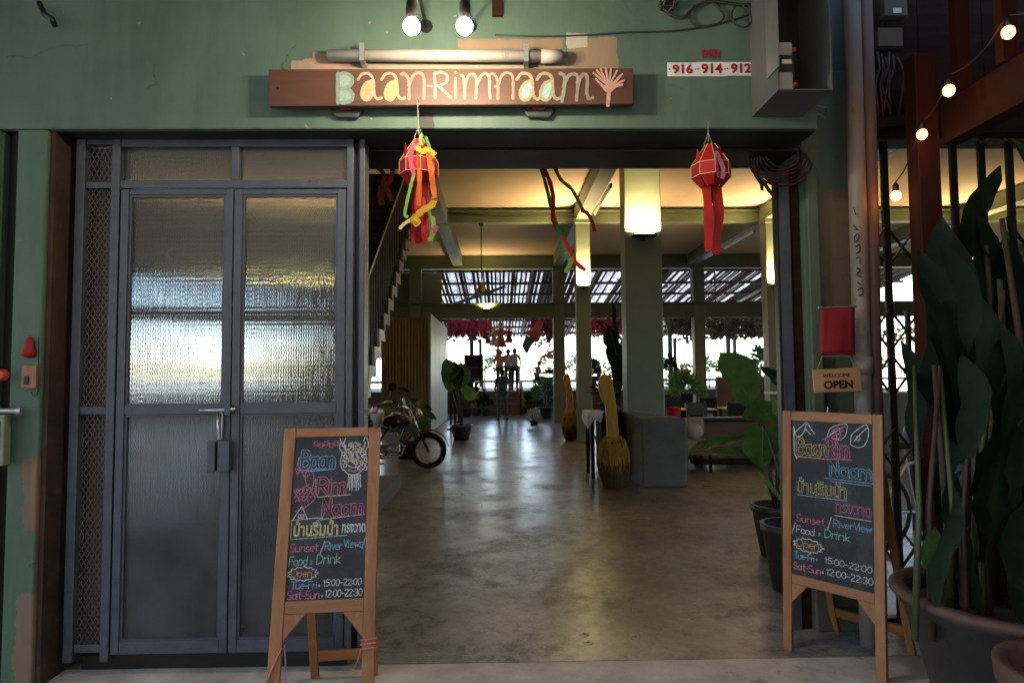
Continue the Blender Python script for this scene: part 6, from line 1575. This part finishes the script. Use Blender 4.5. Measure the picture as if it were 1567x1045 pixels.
# red cup
one(MB().lathe([(0, 0), (.05, 0), (.10, .12), (.12, .28), (.05, .30), (0, .3)], (2.62, 9.9, .72), 12), 'red_bag', M_red, 'small red bag peeking past the thick column above the concrete block', 'bag', smooth=True)
one(MB().box(2.5, 2.8, 9.8, 10.1, .0, .719), 'stool', W_brown, 'brown stool under the red bag behind the concrete block', 'stool')

# ================================================================== PEOPLE
M_skin = mat('skin', (.30, .16, .10), rough=.5, var=.06)
M_hair = mat('black_hair', (.012, .010, .010), rough=.5, var=.2, vs=40)
def skin(parent, name, m, V, E, rad, sub=1):
    me = bpy.data.meshes.new(name); me.from_pydata(V, E, []); o = bpy.data.objects.new(name, me); COL.objects.link(o)
    s_ = o.modifiers.new('s', 'SKIN'); s_.use_smooth_shade = True
    for i, r_ in enumerate(rad):
        me.skin_vertices[0].data[i].radius = (r_, r_) if isinstance(r_, (int, float)) else r_
        me.skin_vertices[0].data[i].use_root = (i == 0)
    if sub: b = o.modifiers.new('u', 'SUBSURF'); b.levels = sub; b.render_levels = sub
    dg = bpy.context.evaluated_depsgraph_get(); dg.update()
    m2_ = bpy.data.meshes.new_from_object(o.evaluated_get(dg)); bpy.data.objects.remove(o)
    m2_.materials.clear(); m2_.materials.append(m); m2_.polygons.foreach_set('use_smooth', [True] * len(m2_.polygons))
    q = bpy.data.objects.new(name, m2_); COL.objects.link(q); q.parent = parent; KIDS.setdefault(parent.name, []).append(q); return q
def person(label, loc, rz, shirt, trousers, pose='stand', H=1.7, hairlong=False, apart=.09, elbows=(0, 0)):
    t = thing('person', label, 'person', loc, rz); s = H / 1.7
    def v(x, y, z): return (x * s, y * s, z * s)
    if pose == 'stand':
        hip = .92; J = dict(hip=v(0, 0, hip), waist=v(0, 0, 1.06), chest=v(0, 0, 1.27), neck=v(0, 0, 1.43), nk2=v(0, -.01, 1.50), head=v(0, -.02, 1.58), top=v(0, -.01, 1.64),
            hl=v(-.09, 0, hip - .02), hr=v(.09, 0, hip - .02), kl=v(-apart, -.02, .50), kr=v(apart, -.03, .50), al=v(-apart, .02, .09), ar=v(apart, .03, .09), tl=v(-apart - .02, -.12, .03), tr=v(apart + .02, -.11, .03),
            sl=v(-.18, 0, 1.39), sr=v(.18, 0, 1.39), el=v(-.24, .02 + elbows[0] * .0, 1.12), er=v(.24, .02, 1.12), wl=v(-.22 + elbows[0] * .12, -.08 - elbows[0] * .18, .90 + elbows[0] * .22), wr=v(.22 - elbows[1] * .12, -.08 - elbows[1] * .18, .90 + elbows[1] * .22))
    else:
        hip = .50; J = dict(hip=v(0, 0, hip), waist=v(0, 0, .64), chest=v(0, -.03, .84), neck=v(0, -.05, 1.0), nk2=v(0, -.06, 1.07), head=v(0, -.09, 1.15), top=v(0, -.08, 1.21),
            hl=v(-.09, -.02, hip - .02), hr=v(.09, -.02, hip - .02), kl=v(-.12, -.42, .50), kr=v(.12, -.42, .50), al=v(-.12, -.40, .09), ar=v(.12, -.40, .09), tl=v(-.13, -.53, .03), tr=v(.13, -.53, .03),
            sl=v(-.18, -.03, .97), sr=v(.18, -.03, .97), el=v(-.25, -.10, .72), er=v(.25, -.10, .72), wl=v(-.14, -.33, .76), wr=v(.14, -.33, .76))
    K = list(J); ix = {k: i for i, k in enumerate(K)}
    E = [(ix[a], ix[b]) for a, b in (('hip', 'waist'), ('waist', 'chest'), ('chest', 'neck'), ('neck', 'nk2'), ('nk2', 'head'), ('head', 'top'), ('hip', 'hl'), ('hip', 'hr'), ('hl', 'kl'), ('hr', 'kr'), ('kl', 'al'), ('kr', 'ar'), ('al', 'tl'), ('ar', 'tr'),
          ('neck', 'sl'), ('neck', 'sr'), ('sl', 'el'), ('sr', 'er'), ('el', 'wl'), ('er', 'wr'))]
    rd = dict(hip=(.14, .10), waist=(.125, .09), chest=(.15, .10), neck=(.07, .06), nk2=.05, head=.092, top=.075, hl=.085, hr=.085, kl=.055, kr=.055, al=.04, ar=.04, tl=.03, tr=.03, sl=.055, sr=.055, el=.038, er=.038, wl=.028, wr=.028)
    rads = [tuple(q * s for q in rd[k]) if isinstance(rd[k], tuple) else rd[k] * s for k in K]
    skin(t, 'body', M_skin, [J[k] for k in K], E, rads)
    def sub(name, m, keys, edges, add):
        V = [J[k] for k in keys]; jx = {k: i for i, k in enumerate(keys)}
        rr2 = []
        for k in keys:
            r_ = rd[k]; rr2.append(tuple((q + add) * s for q in r_) if isinstance(r_, tuple) else (r_ + add) * s)
        return skin(t, name, m, V, [(jx[a], jx[b]) for a, b in edges], rr2)
    hs = {}
    J['sem'] = tuple((Vector(J['sl']) * .35 + Vector(J['el']) * .65)); J['semr'] = tuple((Vector(J['sr']) * .35 + Vector(J['er']) * .65)); rd['sem'] = rd['semr'] = .05
    sub('shirt', shirt, ['hip', 'waist', 'chest', 'neck', 'sl', 'sr', 'sem', 'semr'], [('hip', 'waist'), ('waist', 'chest'), ('chest', 'neck'), ('neck', 'sl'), ('neck', 'sr'), ('sl', 'sem'), ('sr', 'semr')], .018)
    sub('trousers', trousers, ['hip', 'hl', 'hr', 'kl', 'kr', 'al', 'ar'], [('hip', 'hl'), ('hip', 'hr'), ('hl', 'kl'), ('hr', 'kr'), ('kl', 'al'), ('kr', 'ar')], .016)
    hd_ = Vector(J['head'])
    mb = MB().ball(hd_ + Vector((0, .022, .03)) * s, .108 * s, 14, (.95, 1, 1.08)); 
    if hairlong: mb.ball(hd_ + Vector((0, .07, -.08)) * s, .09 * s, 10, (1, .6, 1.6))
    mb.build('hair', M_hair, t, smooth=True)
    for k in (-1, 1):
        MB().ball(hd_ + Vector((k * .092, .0, -.015)) * s, .022 * s, 8, (.5, 1, 1.3)).build('ear', M_skin, t, smooth=True)
        MB().ball(hd_ + Vector((k * .035, -.095, .0)) * s, .012 * s, 8).build('eye', M_black, t, smooth=True)
    MB().ball(hd_ + Vector((0, -.10, -.02)) * s, .018 * s, 8, (.8, 1.2, 1.3)).build('nose', M_skin, t, smooth=True)
    for k, w_ in ((-1, 'tl'), (1, 'tr')):
        a = Vector(J[w_]); MB().ball(a + Vector((0, .04, .012)) * s, .065 * s, 10, (.75, 1.9, .8)).build('shoe', M_tyre, t, smooth=True)
    # hands with five fingers
    for k, w_ in ((-1, 'wl'), (1, 'wr')):
        a = Vector(J[w_]); e = Vector(J['el' if k < 0 else 'er']); d = (a - e).normalized(); sd_ = d.cross(Vector((1, 0, 0))).normalized(); h = MB()
        h.tube([a, a + d * .05 * s, a + d * .09 * s], [.024 * s, .032 * s, .028 * s], 8)
        for f in range(4):
            b_ = a + d * .085 * s + sd_ * (-.022 + .015 * f) * s; h.tube([b_, b_ + d * .04 * s, b_ + d * (.06 + .01 * (f in (1, 2))) * s - Vector((k * .012, 0, 0)) * s], [.008 * s, .0075 * s, .006 * s], 6)
        h.tube([a + d * .03 * s - sd_ * .02 * s, a + d * .055 * s - sd_ * .045 * s, a + d * .085 * s - sd_ * .05 * s], [.011 * s, .009 * s, .007 * s], 6)
        h.build('hand', M_skin, t, smooth=True)
    return t
M_jean = mat('faded_blue_jeans', (.07, .10, .13), rough=.8, var=.2, vs=14); M_tee = mat('dark_tee', (.02, .022, .025), rough=.8); M_pale = mat('pale_shirt', (.40, .34, .30), rough=.8, var=.12)
M_ora = mat('orange_shirt', (.52, .17, .06), rough=.8, var=.2); M_trou = mat('black_trousers', (.02, .02, .022), rough=.8); M_gry = mat('grey_shirt', (.13, .14, .17), rough=.8); M_rose = mat('rose_shirt', (.45, .20, .18), rough=.8)
x = XP(769, 642, 22.4)
person('person in dark top and blue jeans with a backpack, walking away towards the steps', (x, 22.4, .003), R(184), M_tee, M_jean, H=1.72, apart=.13)
t = thing('backpack', 'dark green backpack on the back of the person in jeans', 'backpack', (x + .02, 22.22, 1.05))
MB().box(-.15, .15, -.12, .06, 0, .42).build('bag', mat('backpack_cloth', (.04, .055, .05), rough=.7), t, bevel=.05)
MB().box(-.11, .11, -.17, -.121, .04, .22).build('front_pocket', mat('backpack_teal', (.06, .09, .09), rough=.7), t, bevel=.02)
for k in (-.1, .1): MB().tube([(k, .05, .38), (k, .12, .43), (k, .24, .36)], .014, 6).build('strap', M_black, t)
person('person in a pale shirt and black trousers standing atop the steps, back turned', (XP(788, 600, 27.2), 27.2, .902), R(176), M_pale, M_trou, H=1.74)
person('person in a rose shirt half hidden beside the pale shirt on the terrace', (XP(778, 600, 28.3), 28.3, .902), R(190), M_rose, M_trou, H=1.76)
person('person in an orange top standing on the terrace left of the pale shirt', (XP(765, 600, 27.0), 27.0, .902), R(170), M_ora, M_trou, H=1.66, hairlong=True, elbows=(.6, .6))
person('seated person in a dark grey shirt at the river rail, facing right', (XP(823, 590, 31.0), 31.0, .902), R(70), M_gry, M_trou, 'sit', 1.72)
person('seated person in a pale shirt at the river table beside the flowers', (XP(852, 590, 32.0), 32.0, .902), R(-80), M_pale, M_trou, 'sit', 1.66)
person('seated person in a dark top at the right end of the river table', (XP(917, 590, 31.5), 31.5, .902), R(-70), M_tee, M_trou, 'sit', 1.7, hairlong=True)
def bench(label, x, y, w_=.5):
    t = thing('stool', label, 'stool', (x, y, .902), 0, 'terrace stools')
    MB().box(-w_ / 2, w_ / 2, -.18, .18, .40, .44).build('seat', W_dark, t)
    for a in (-w_ / 2 + .04, w_ / 2 - .04):
        for b in (-.14, .14): MB().box(a - .02, a + .02, b - .02, b + .02, 0, .399).build('leg', W_dark, t)
bench('stool under the person in the dark grey shirt', XP(823, 590, 31.0), 31.0); bench('stool under the seated person by the flowers', XP(852, 590, 32.0), 32.0); bench('stool under the seated person in the dark top', XP(917, 590, 31.5), 31.5)
rt = table('dark river table with flowers on the terrace', (XP(838, 590, 31.4), 31.4, .902), 1.3, .6, W_dark)

# ================================================================== TERRACE DECORATION AND PLANTS
random.seed(40)
M_swag = mat('crimson_swag', (.42, .05, .08), rough=.8, var=.5, vs=8, trans=.75); M_dry = mat('dried_leaves', (.24, .17, .12), rough=.8, var=.7, vs=6, trans=.6)
def swag(label, px0, px1, py0, py1, Y, m, n, scal=5, deep=.3):
    t = thing('hanging_garland', label, 'garland', P((px0 + px1) / 2, py0, Y))
    xa, xb = XP(px0, py0, Y), XP(px1, py0, Y); zt, zb_ = ZP(px0, py0, Y), ZP(px0, py1, Y)
    vs = []; N_ = 60
    for i in range(N_ + 1):
        f = i / N_; x = xa + (xb - xa) * f; z1_ = zb_ + (zt - zb_) * deep * (1 - abs(math.sin(math.pi * f * scal))) 
        vs += [(x, Y + .05 * math.sin(f * 60), zt), (x, Y + .10 * math.sin(f * 60 + 1), (zt + z1_) / 2), (x, Y + .14 * math.sin(f * 60 + 2), z1_)]
    if m is M_swag: MB().add(vs, [q for i in range(N_) for q in ((3 * i, 3 * i + 1, 3 * i + 4, 3 * i + 3), (3 * i + 1, 3 * i + 2, 3 * i + 5, 3 * i + 4))]).build('cloth', m, t, world=True, smooth=True)
    mb = MB()
    for k in range(n):
        x = random.uniform(xa, xb); z = random.uniform(zb_, zt) if m is not M_swag else random.uniform(zb_ - .1, zt); p = Vector((x, Y - .12 + random.uniform(-.15, .15), z))
        d = Vector((random.uniform(-1, 1), random.uniform(-.5, .5), random.uniform(-1, .3))).normalized()
        mb.leaf(p, p + d * .22, .11, (random.uniform(-1, 1), -1, random.uniform(-.5, .5)), .2, .2, 3)
    o = mb.build('leaves', M_dry if m is not M_swag else mat('pink_petal', (.20, .04, .08), rough=.8, trans=.4), t, world=True); o['kind'] = 'stuff'
swag('crimson scalloped cloth swag hung across the left of the terrace opening', 684, 752, 490, 519, 27.5, M_swag, 70, 7, .45)
swag('crimson and dried leaf swag right of the hanging dolls, before the slim post', 812, 850, 488, 524, 26.9, M_swag, 90, 2, .6)
swag('band of dried leaves behind the large lamp column, left piece', 884, 962, 488, 512, 26, M_swag, 140, 3, .3)
swag('band of dried leaves hanging right of the thick column', 1020, 1062, 484, 509, 26, M_dry, 260)
swag('broad band of dried leaves above the low pink wall', 1078, 1180, 484, 516, 26, M_dry, 700)
swag('small bunch of dried leaves drooping by the slim post', 1040, 1066, 508, 522, 25, M_dry, 45)
swag('band of dried leaves seen beyond the folding gate', 1350, 1420, 500, 520, 26, M_dry, 160)
def doll(label, px, py, Y, h, m1, m2):
    c = P(px, py, Y); t = thing('hanging_doll', label, 'doll', c, random.uniform(-.4, .4), 'dolls hanging over the terrace steps')
    MB().tube([(0, 0, h), (0, 0, h + .6)], .008, 4).build('string', M_string, t)
    MB().ball((0, 0, h * .88), h * .10, 10).build('head', M_gold, t, smooth=True)
    MB().lathe([(0, h * 1.12), (h * .05, h * .98), (h * .13, h * .94), (h * .02, h * .92)], n=10).build('hat', m2, t)
    MB().lathe([(h * .04, h * .80), (h * .16, h * .70), (h * .12, h * .5), (h * .24, h * .12), (h * .22, h * .10), (0, h * .14)], n=12).build('dress', m1, t, smooth=True)
    for k in (-1, 1): MB().tube([(k * h * .13, 0, h * .70), (k * h * .28, -.02, h * .56), (k * h * .24, -.05, h * .38)], [h * .05, h * .04, h * .03], 6).build('sleeve', m1, t); MB().tube([(k * h * .07, 0, h * .14), (k * h * .08, 0, 0)], h * .025, 5).build('foot', M_gold, t)
M_do = mat('orange_doll_cloth', (.45, .12, .05), rough=.7, var=.4, vs=12); M_dc = mat('cream_doll_cloth', (.5, .42, .32), rough=.7, var=.2)
doll('cream doll hanging left of the orange dolls', 756, 532, 25.4, .80, M_dc, M_dc); doll('tall orange doll in the middle of the hanging dolls', 766, 535, 25.0, 1.05, M_do, M_red)
doll('orange doll hanging lowest over the steps', 762, 552, 25.6, .62, M_do, M_gold); doll('small red doll right of the orange dolls', 779, 527, 25.2, .70, M_red, M_do); doll('small crimson doll hanging left near the swag', 747, 528, 26, .6, M_swag, M_do)
# cone shaped cloth banner
t = thing('cone_banner', 'orange red cone of cloth hanging slanted right of the dolls', 'banner', P(818, 510, 25))
MB().tube([P(828, 492, 25), P(820, 508, 25), P(812, 516, 25)], [.10, .20, .30], 12).build('cloth', mat('salmon_cloth', (.60, .13, .07), rough=.8, trans=.4), t, world=True, smooth=True)
t = thing('cone_banner', 'dark pointed cloth hanging under the orange cone', 'banner', P(806, 535, 25))
MB().tube([P(812, 517, 25), P(805, 530, 25), P(806, 540, 25)], [.22, .18, .05], 10).build('cloth', mat('slate_cloth', (.10, .12, .15), rough=.8), t, world=True, smooth=True)
# slim stick with dark blade leaves near the thick column
t = thing('potted_plant', 'dark long leaf plant rising between the middle broom and the thick column', 'plant', (1.95, 12.0, 0))
pot(t, .24, .4)
for (b_, tp_, w_) in (((948, 560), (932, 498), 26), ((946, 620), (950, 545), 16), ((944, 590), (928, 530), 18), ((950, 520), (936, 462), 7)):
    px_leaf(t, b_, tp_, w_, 11.9, M_leafd, (-.2, -1, .1), 'long', .03, .08, (1.95, 12, .35), .011)
t = thing('red_pom', 'small orange red tassel hanging between the posts', 'tassel', P(931, 496, 20)); MB().lathe([(0, .30), (.03, .26), (.05, .14), (.12, 0), (0, .02)], n=10).build('tassel', mat('salmon_cloth', ()), t, smooth=True); MB().tube([(0, 0, .28), (0, 0, .8)], .006, 4).build('string', M_string, t)
# speaker cabinet and shelves on the terrace left
t = thing('terrace_cabinet', 'dark wooden cabinet on the terrace behind the left handrail', 'cabinet', (XP(725, 580, 29), 29, .902)); MB().box(-.42, .42, -.25, .25, .42, 1.55).build('body', W_floorb, t, bevel=.01)
for a in (-.38, .38): MB().box(a - .03, a + .03, -.2, .2, 0, .419).build('leg', W_dark, t)
for k, (zz) in enumerate((.5, 1.03)): MB().box(-.38, .38, -.265, -.251, zz, zz + .48).build('door', W_dark, t, bevel=.004)
random.seed(50)
bushy('potted_fern', 'green fern in a dark pot before the terrace, right of the small broom', (XP(836, 645, 23), 23.0, 0), .42, .9, 150, M_leaf, .16, ph=.42, fine=True)
bushy('shrub', 'low leafy shrub against the terrace front behind the fern', (XP(820, 640, 26), 25.9, 0), .4, .7, 120, M_leafd, .14, ph=.25)
bushy('shrub', 'leafy shrub between the slim post and middle broom', (XP(857, 640, 24), 24, 0), .35, .9, 120, M_leafd, .14, ph=.3)
bushy('flower_pot', 'small pale flower cluster on the floor before the fern', (XP(817, 655, 20.5), 20.3, 0), .22, .35, 60, mat('pale_petals', (.5, .48, .36), rough=.7, trans=.3), .08, ph=.12)
bushy('shrub', 'dark shrub left of the terrace steps behind the leafy plant', (XP(712, 640, 24.5), 24.5, 0), .5, 1.1, 150, M_leafd, .15, ph=.3)
bushy('shrub', 'dark shrub beneath the terrace cabinet', (XP(742, 637, 25), 25.0, 0), .25, .5, 70, M_leafd, .12, ph=.25)
bushy('flower_vase', 'pink blossom sprays on the river table', (XP(842, 590, 31.4), 31.4, 1.655), .5, .9, 150, mat('pink_blossom', (.45, .24, .22), rough=.7, trans=.4), .11, ph=.15)
bushy('potted_plant', 'airy dark plant by the river rail right of the slim post', (XP(905, 590, 30.5), 30.5, .902), .4, 1.0, 110, M_leafd, .14, ph=.35)
bushy('potted_plant', 'green plant by the river rail behind the right column', (XP(1165, 575, 30), 30, .902), .5, 1.6, 160, M_leaf, .16, ph=.35)
bushy('potted_plant', 'small dark hanging plant against the bright opening by the thick column', (XP(1025, 560, 18), 18, 1.5), .16, .5, 40, M_leafd, .1, ph=0)
bushy('potted_plant', 'pink flowering plant on the terrace near the fern', (XP(1040, 575, 28), 28, .902), .5, .5, 90, mat('pink_blossom', ()), .12, ph=.3)
for (px, Y, lab) in ((1100, 29, 'terrace table with parasol stump seen over the low pink wall'), (1140, 30, 'terrace table further right over the low pink wall'), (1050, 31, 'terrace table right of the thick column')):
    tt = table(lab, (XP(px, 575, Y), Y, .902), 1.2, .8, W_floorb)
    bushy('flower_vase', 'flowers on the ' + lab, (XP(px, 575, Y), Y, 1.655), .3, .3, 40, mat('pink_blossom', ()), .09, ph=.1)
c = chair('dark chair on the terrace left of the steps', (XP(705, 590, 29), 29.5, .902), 0)
# left of steps: small brown pots and stand by white wall
for i, (px, Y, h) in enumerate(((690, 18.6, 1.25), (696, 19.6, 1.1), (702, 21.5, 1.2))):
    t = thing('standing_post', ['thin dark stand against the white plank wall, nearest', 'thin dark stand against the white plank wall, middle', 'thin dark stand against the white plank wall, furthest'][i], 'stand', (XP(px, 660, Y), Y, 0))
    MB().box(-.03, .03, -.03, .03, 0, h).build('pole', W_dark, t); MB().box(-.12, .12, -.12, .12, h, h + .03).build('shelf', W_dark, t); MB().box(-.1, .1, -.1, .1, 0, .03).build('foot', W_dark, t)
    MB().lathe([(0, h + .03), (.06, h + .03), (.09, h + .16), (.07, h + .17)], n=10).build('bowl', M_brownstem, t, smooth=True)

# behind the gate: blue tarpaulin, blue basin, bicycle-like rack
M_blue = mat('sky_blue_tarp', (.17, .30, .50), rough=.5, var=.2, vs=5, bump=.4, bs=8)
t = thing('tarpaulin', 'sky blue tarpaulin draped behind the dark plant and gate', 'tarpaulin', (4.6, 6.2, 0))
vs = []; NN = 16
for i in range(NN + 1):
    for j in range(NN + 1):
        u, v = i / NN, j / NN; vs.append((3.95 + 1.5 * u, 6.1 + .12 * math.sin(u * 14) + .06 * math.sin(v * 9 + u * 5), .25 + 1.75 * v + .1 * math.sin(u * 7) * v))
MB().add(vs, [(i * (NN + 1) + j, (i + 1) * (NN + 1) + j, (i + 1) * (NN + 1) + j + 1, i * (NN + 1) + j + 1) for i in range(NN) for j in range(NN)]).build('sheet', M_blue, t, world=True, smooth=True)
for x in (3.95, 5.45): MB().box(x - .02, x + .02, 6.22, 6.26, 0, 2.1).build('stand', M_black, t, world=True)
c = P(1416, 668, 6.0)
one(MB().ball((0, 0, 0), .20, 16, (1, .6, .8)), 'blue_helmet', M_blue, 'rounded blue cover behind the folding gate uprights', 'cover', origin=(0, 0, 0), smooth=True).location = (c.x, 6.0, c.z + .02)
t = thing('bicycle', 'dark bicycle with wire basket standing behind the folding gate', 'bicycle', (3.65, 5.6, 0), R(12))
for x in (-.5, .5):
    w1 = MB().lathe([(.32 + .018 * math.cos(R(60 * k)), .018 * math.sin(R(60 * k))) for k in range(7)], (x, 0, .34), 28, 'Y').build('wheel', M_tyre, t, smooth=True)
    sp = MB()
    for k in range(14): sp.tube([(x, 0, .34), (x + .31 * math.cos(2 * math.pi * k / 14), 0, .34 + .31 * math.sin(2 * math.pi * k / 14))], .002, 4)
    sp.build('spokes', M_chrome, w1)
for p, q in (((-.5, 0, .34), (-.12, 0, .32)), ((-.12, 0, .32), (-.22, 0, .85)), ((-.12, 0, .32), (.34, 0, .80)), ((.34, 0, .95), (.5, 0, .34)), ((-.2, 0, .72), (.34, 0, .84)), ((-.5, 0, .34), (-.2, 0, .72))): MB().tube([p, q], .014, 7).build('frame_tube', M_alu, t)
MB().tube([(.30, -.26, 1.05), (.34, 0, .97), (.30, .26, 1.05)], .011, 7).build('handlebar', M_chrome, t, smooth=True)
MB().ball((-.23, 0, .88), 1, 10, (.13, .07, .03)).build('saddle', M_tyre, t, smooth=True)
bk = MB()
for z in (.72, .82, .92, 1.0): bk.tube([(.44, -.14, z), (.72, -.14, z), (.72, .14, z), (.44, .14, z), (.44, -.14, z)], .003, 4)
for k in range(8): bk.tube([(.44 + .04 * k, -.14, .72), (.44 + .04 * k, -.14, 1.0)], .002, 4)
bk.build('basket', M_chrome, t)
one(MB().box(5.2, 9.0, 12.2, 12.5, 0, 1.12), 'service_counter', mat('grey_counter', (.15, .15, .14), rough=.7), 'grey service counter seen through the gate, beyond the right column', 'counter')
one(MB().box(5.1, 9.1, 12.1, 12.6, 1.125, 1.16), 'counter_top', M_white, 'pale top of the grey service counter', 'counter top')
# floor bolts at the threshold
for i, (px, py) in enumerate(((894, 971), (900, 984))):
    p = PZ(px, py); t = thing('floor_bolt', ['rusty floor bolt ring at the threshold, further one', 'rusty floor bolt ring at the threshold, nearer one'][i], 'bolt', (p.x, p.y, 0))
    MB().lathe([(.012, .003), (.016, .008), (.024, .008), (.028, .002), (.028, .001)], n=16).build('ring', M_alu, t, smooth=True); MB().lathe([(0, .006), (.010, .006), (.011, .001)], n=12).build('stud', M_black, t)

# ================================================================== FAR BANK
random.seed(77)
M_far = mat('far_tree_leaves', (.10, .15, .07), rough=.8, var=.35, vs=.2)
for i in range(34):
    x = -170 + i * 11 + random.uniform(-3, 3); h = random.uniform(6, 13); Y = 333 + random.uniform(0, 8)
    t = thing('far_tree', 'tree standing in the row along the far river bank', 'tree', (x, Y, -.6), 0, 'trees along the far river bank')
    MB().tube([(0, 0, 0), (.2, 0, h * .6)], [.35, .2], 6).build('trunk', M_brownstem, t)
    mb = MB()
    for k in range(90):
        a = random.uniform(0, 6.28); e = random.uniform(-1, 1.5); q = random.uniform(.5, 1)
        c_ = Vector((math.cos(a) * math.cos(e) * h * .5 * q, math.sin(a) * math.cos(e) * h * .4 * q, h * .62 + math.sin(e) * h * .36 * q))
        mb.leaf(c_, c_ + Vector((random.uniform(-1, 1), random.uniform(-1, 0), random.uniform(-.8, .8))) * h * .16, h * .13, (random.uniform(-.6, .6), -1, .6), .2, .2, 3)
    mb.build('crown', M_far, t)
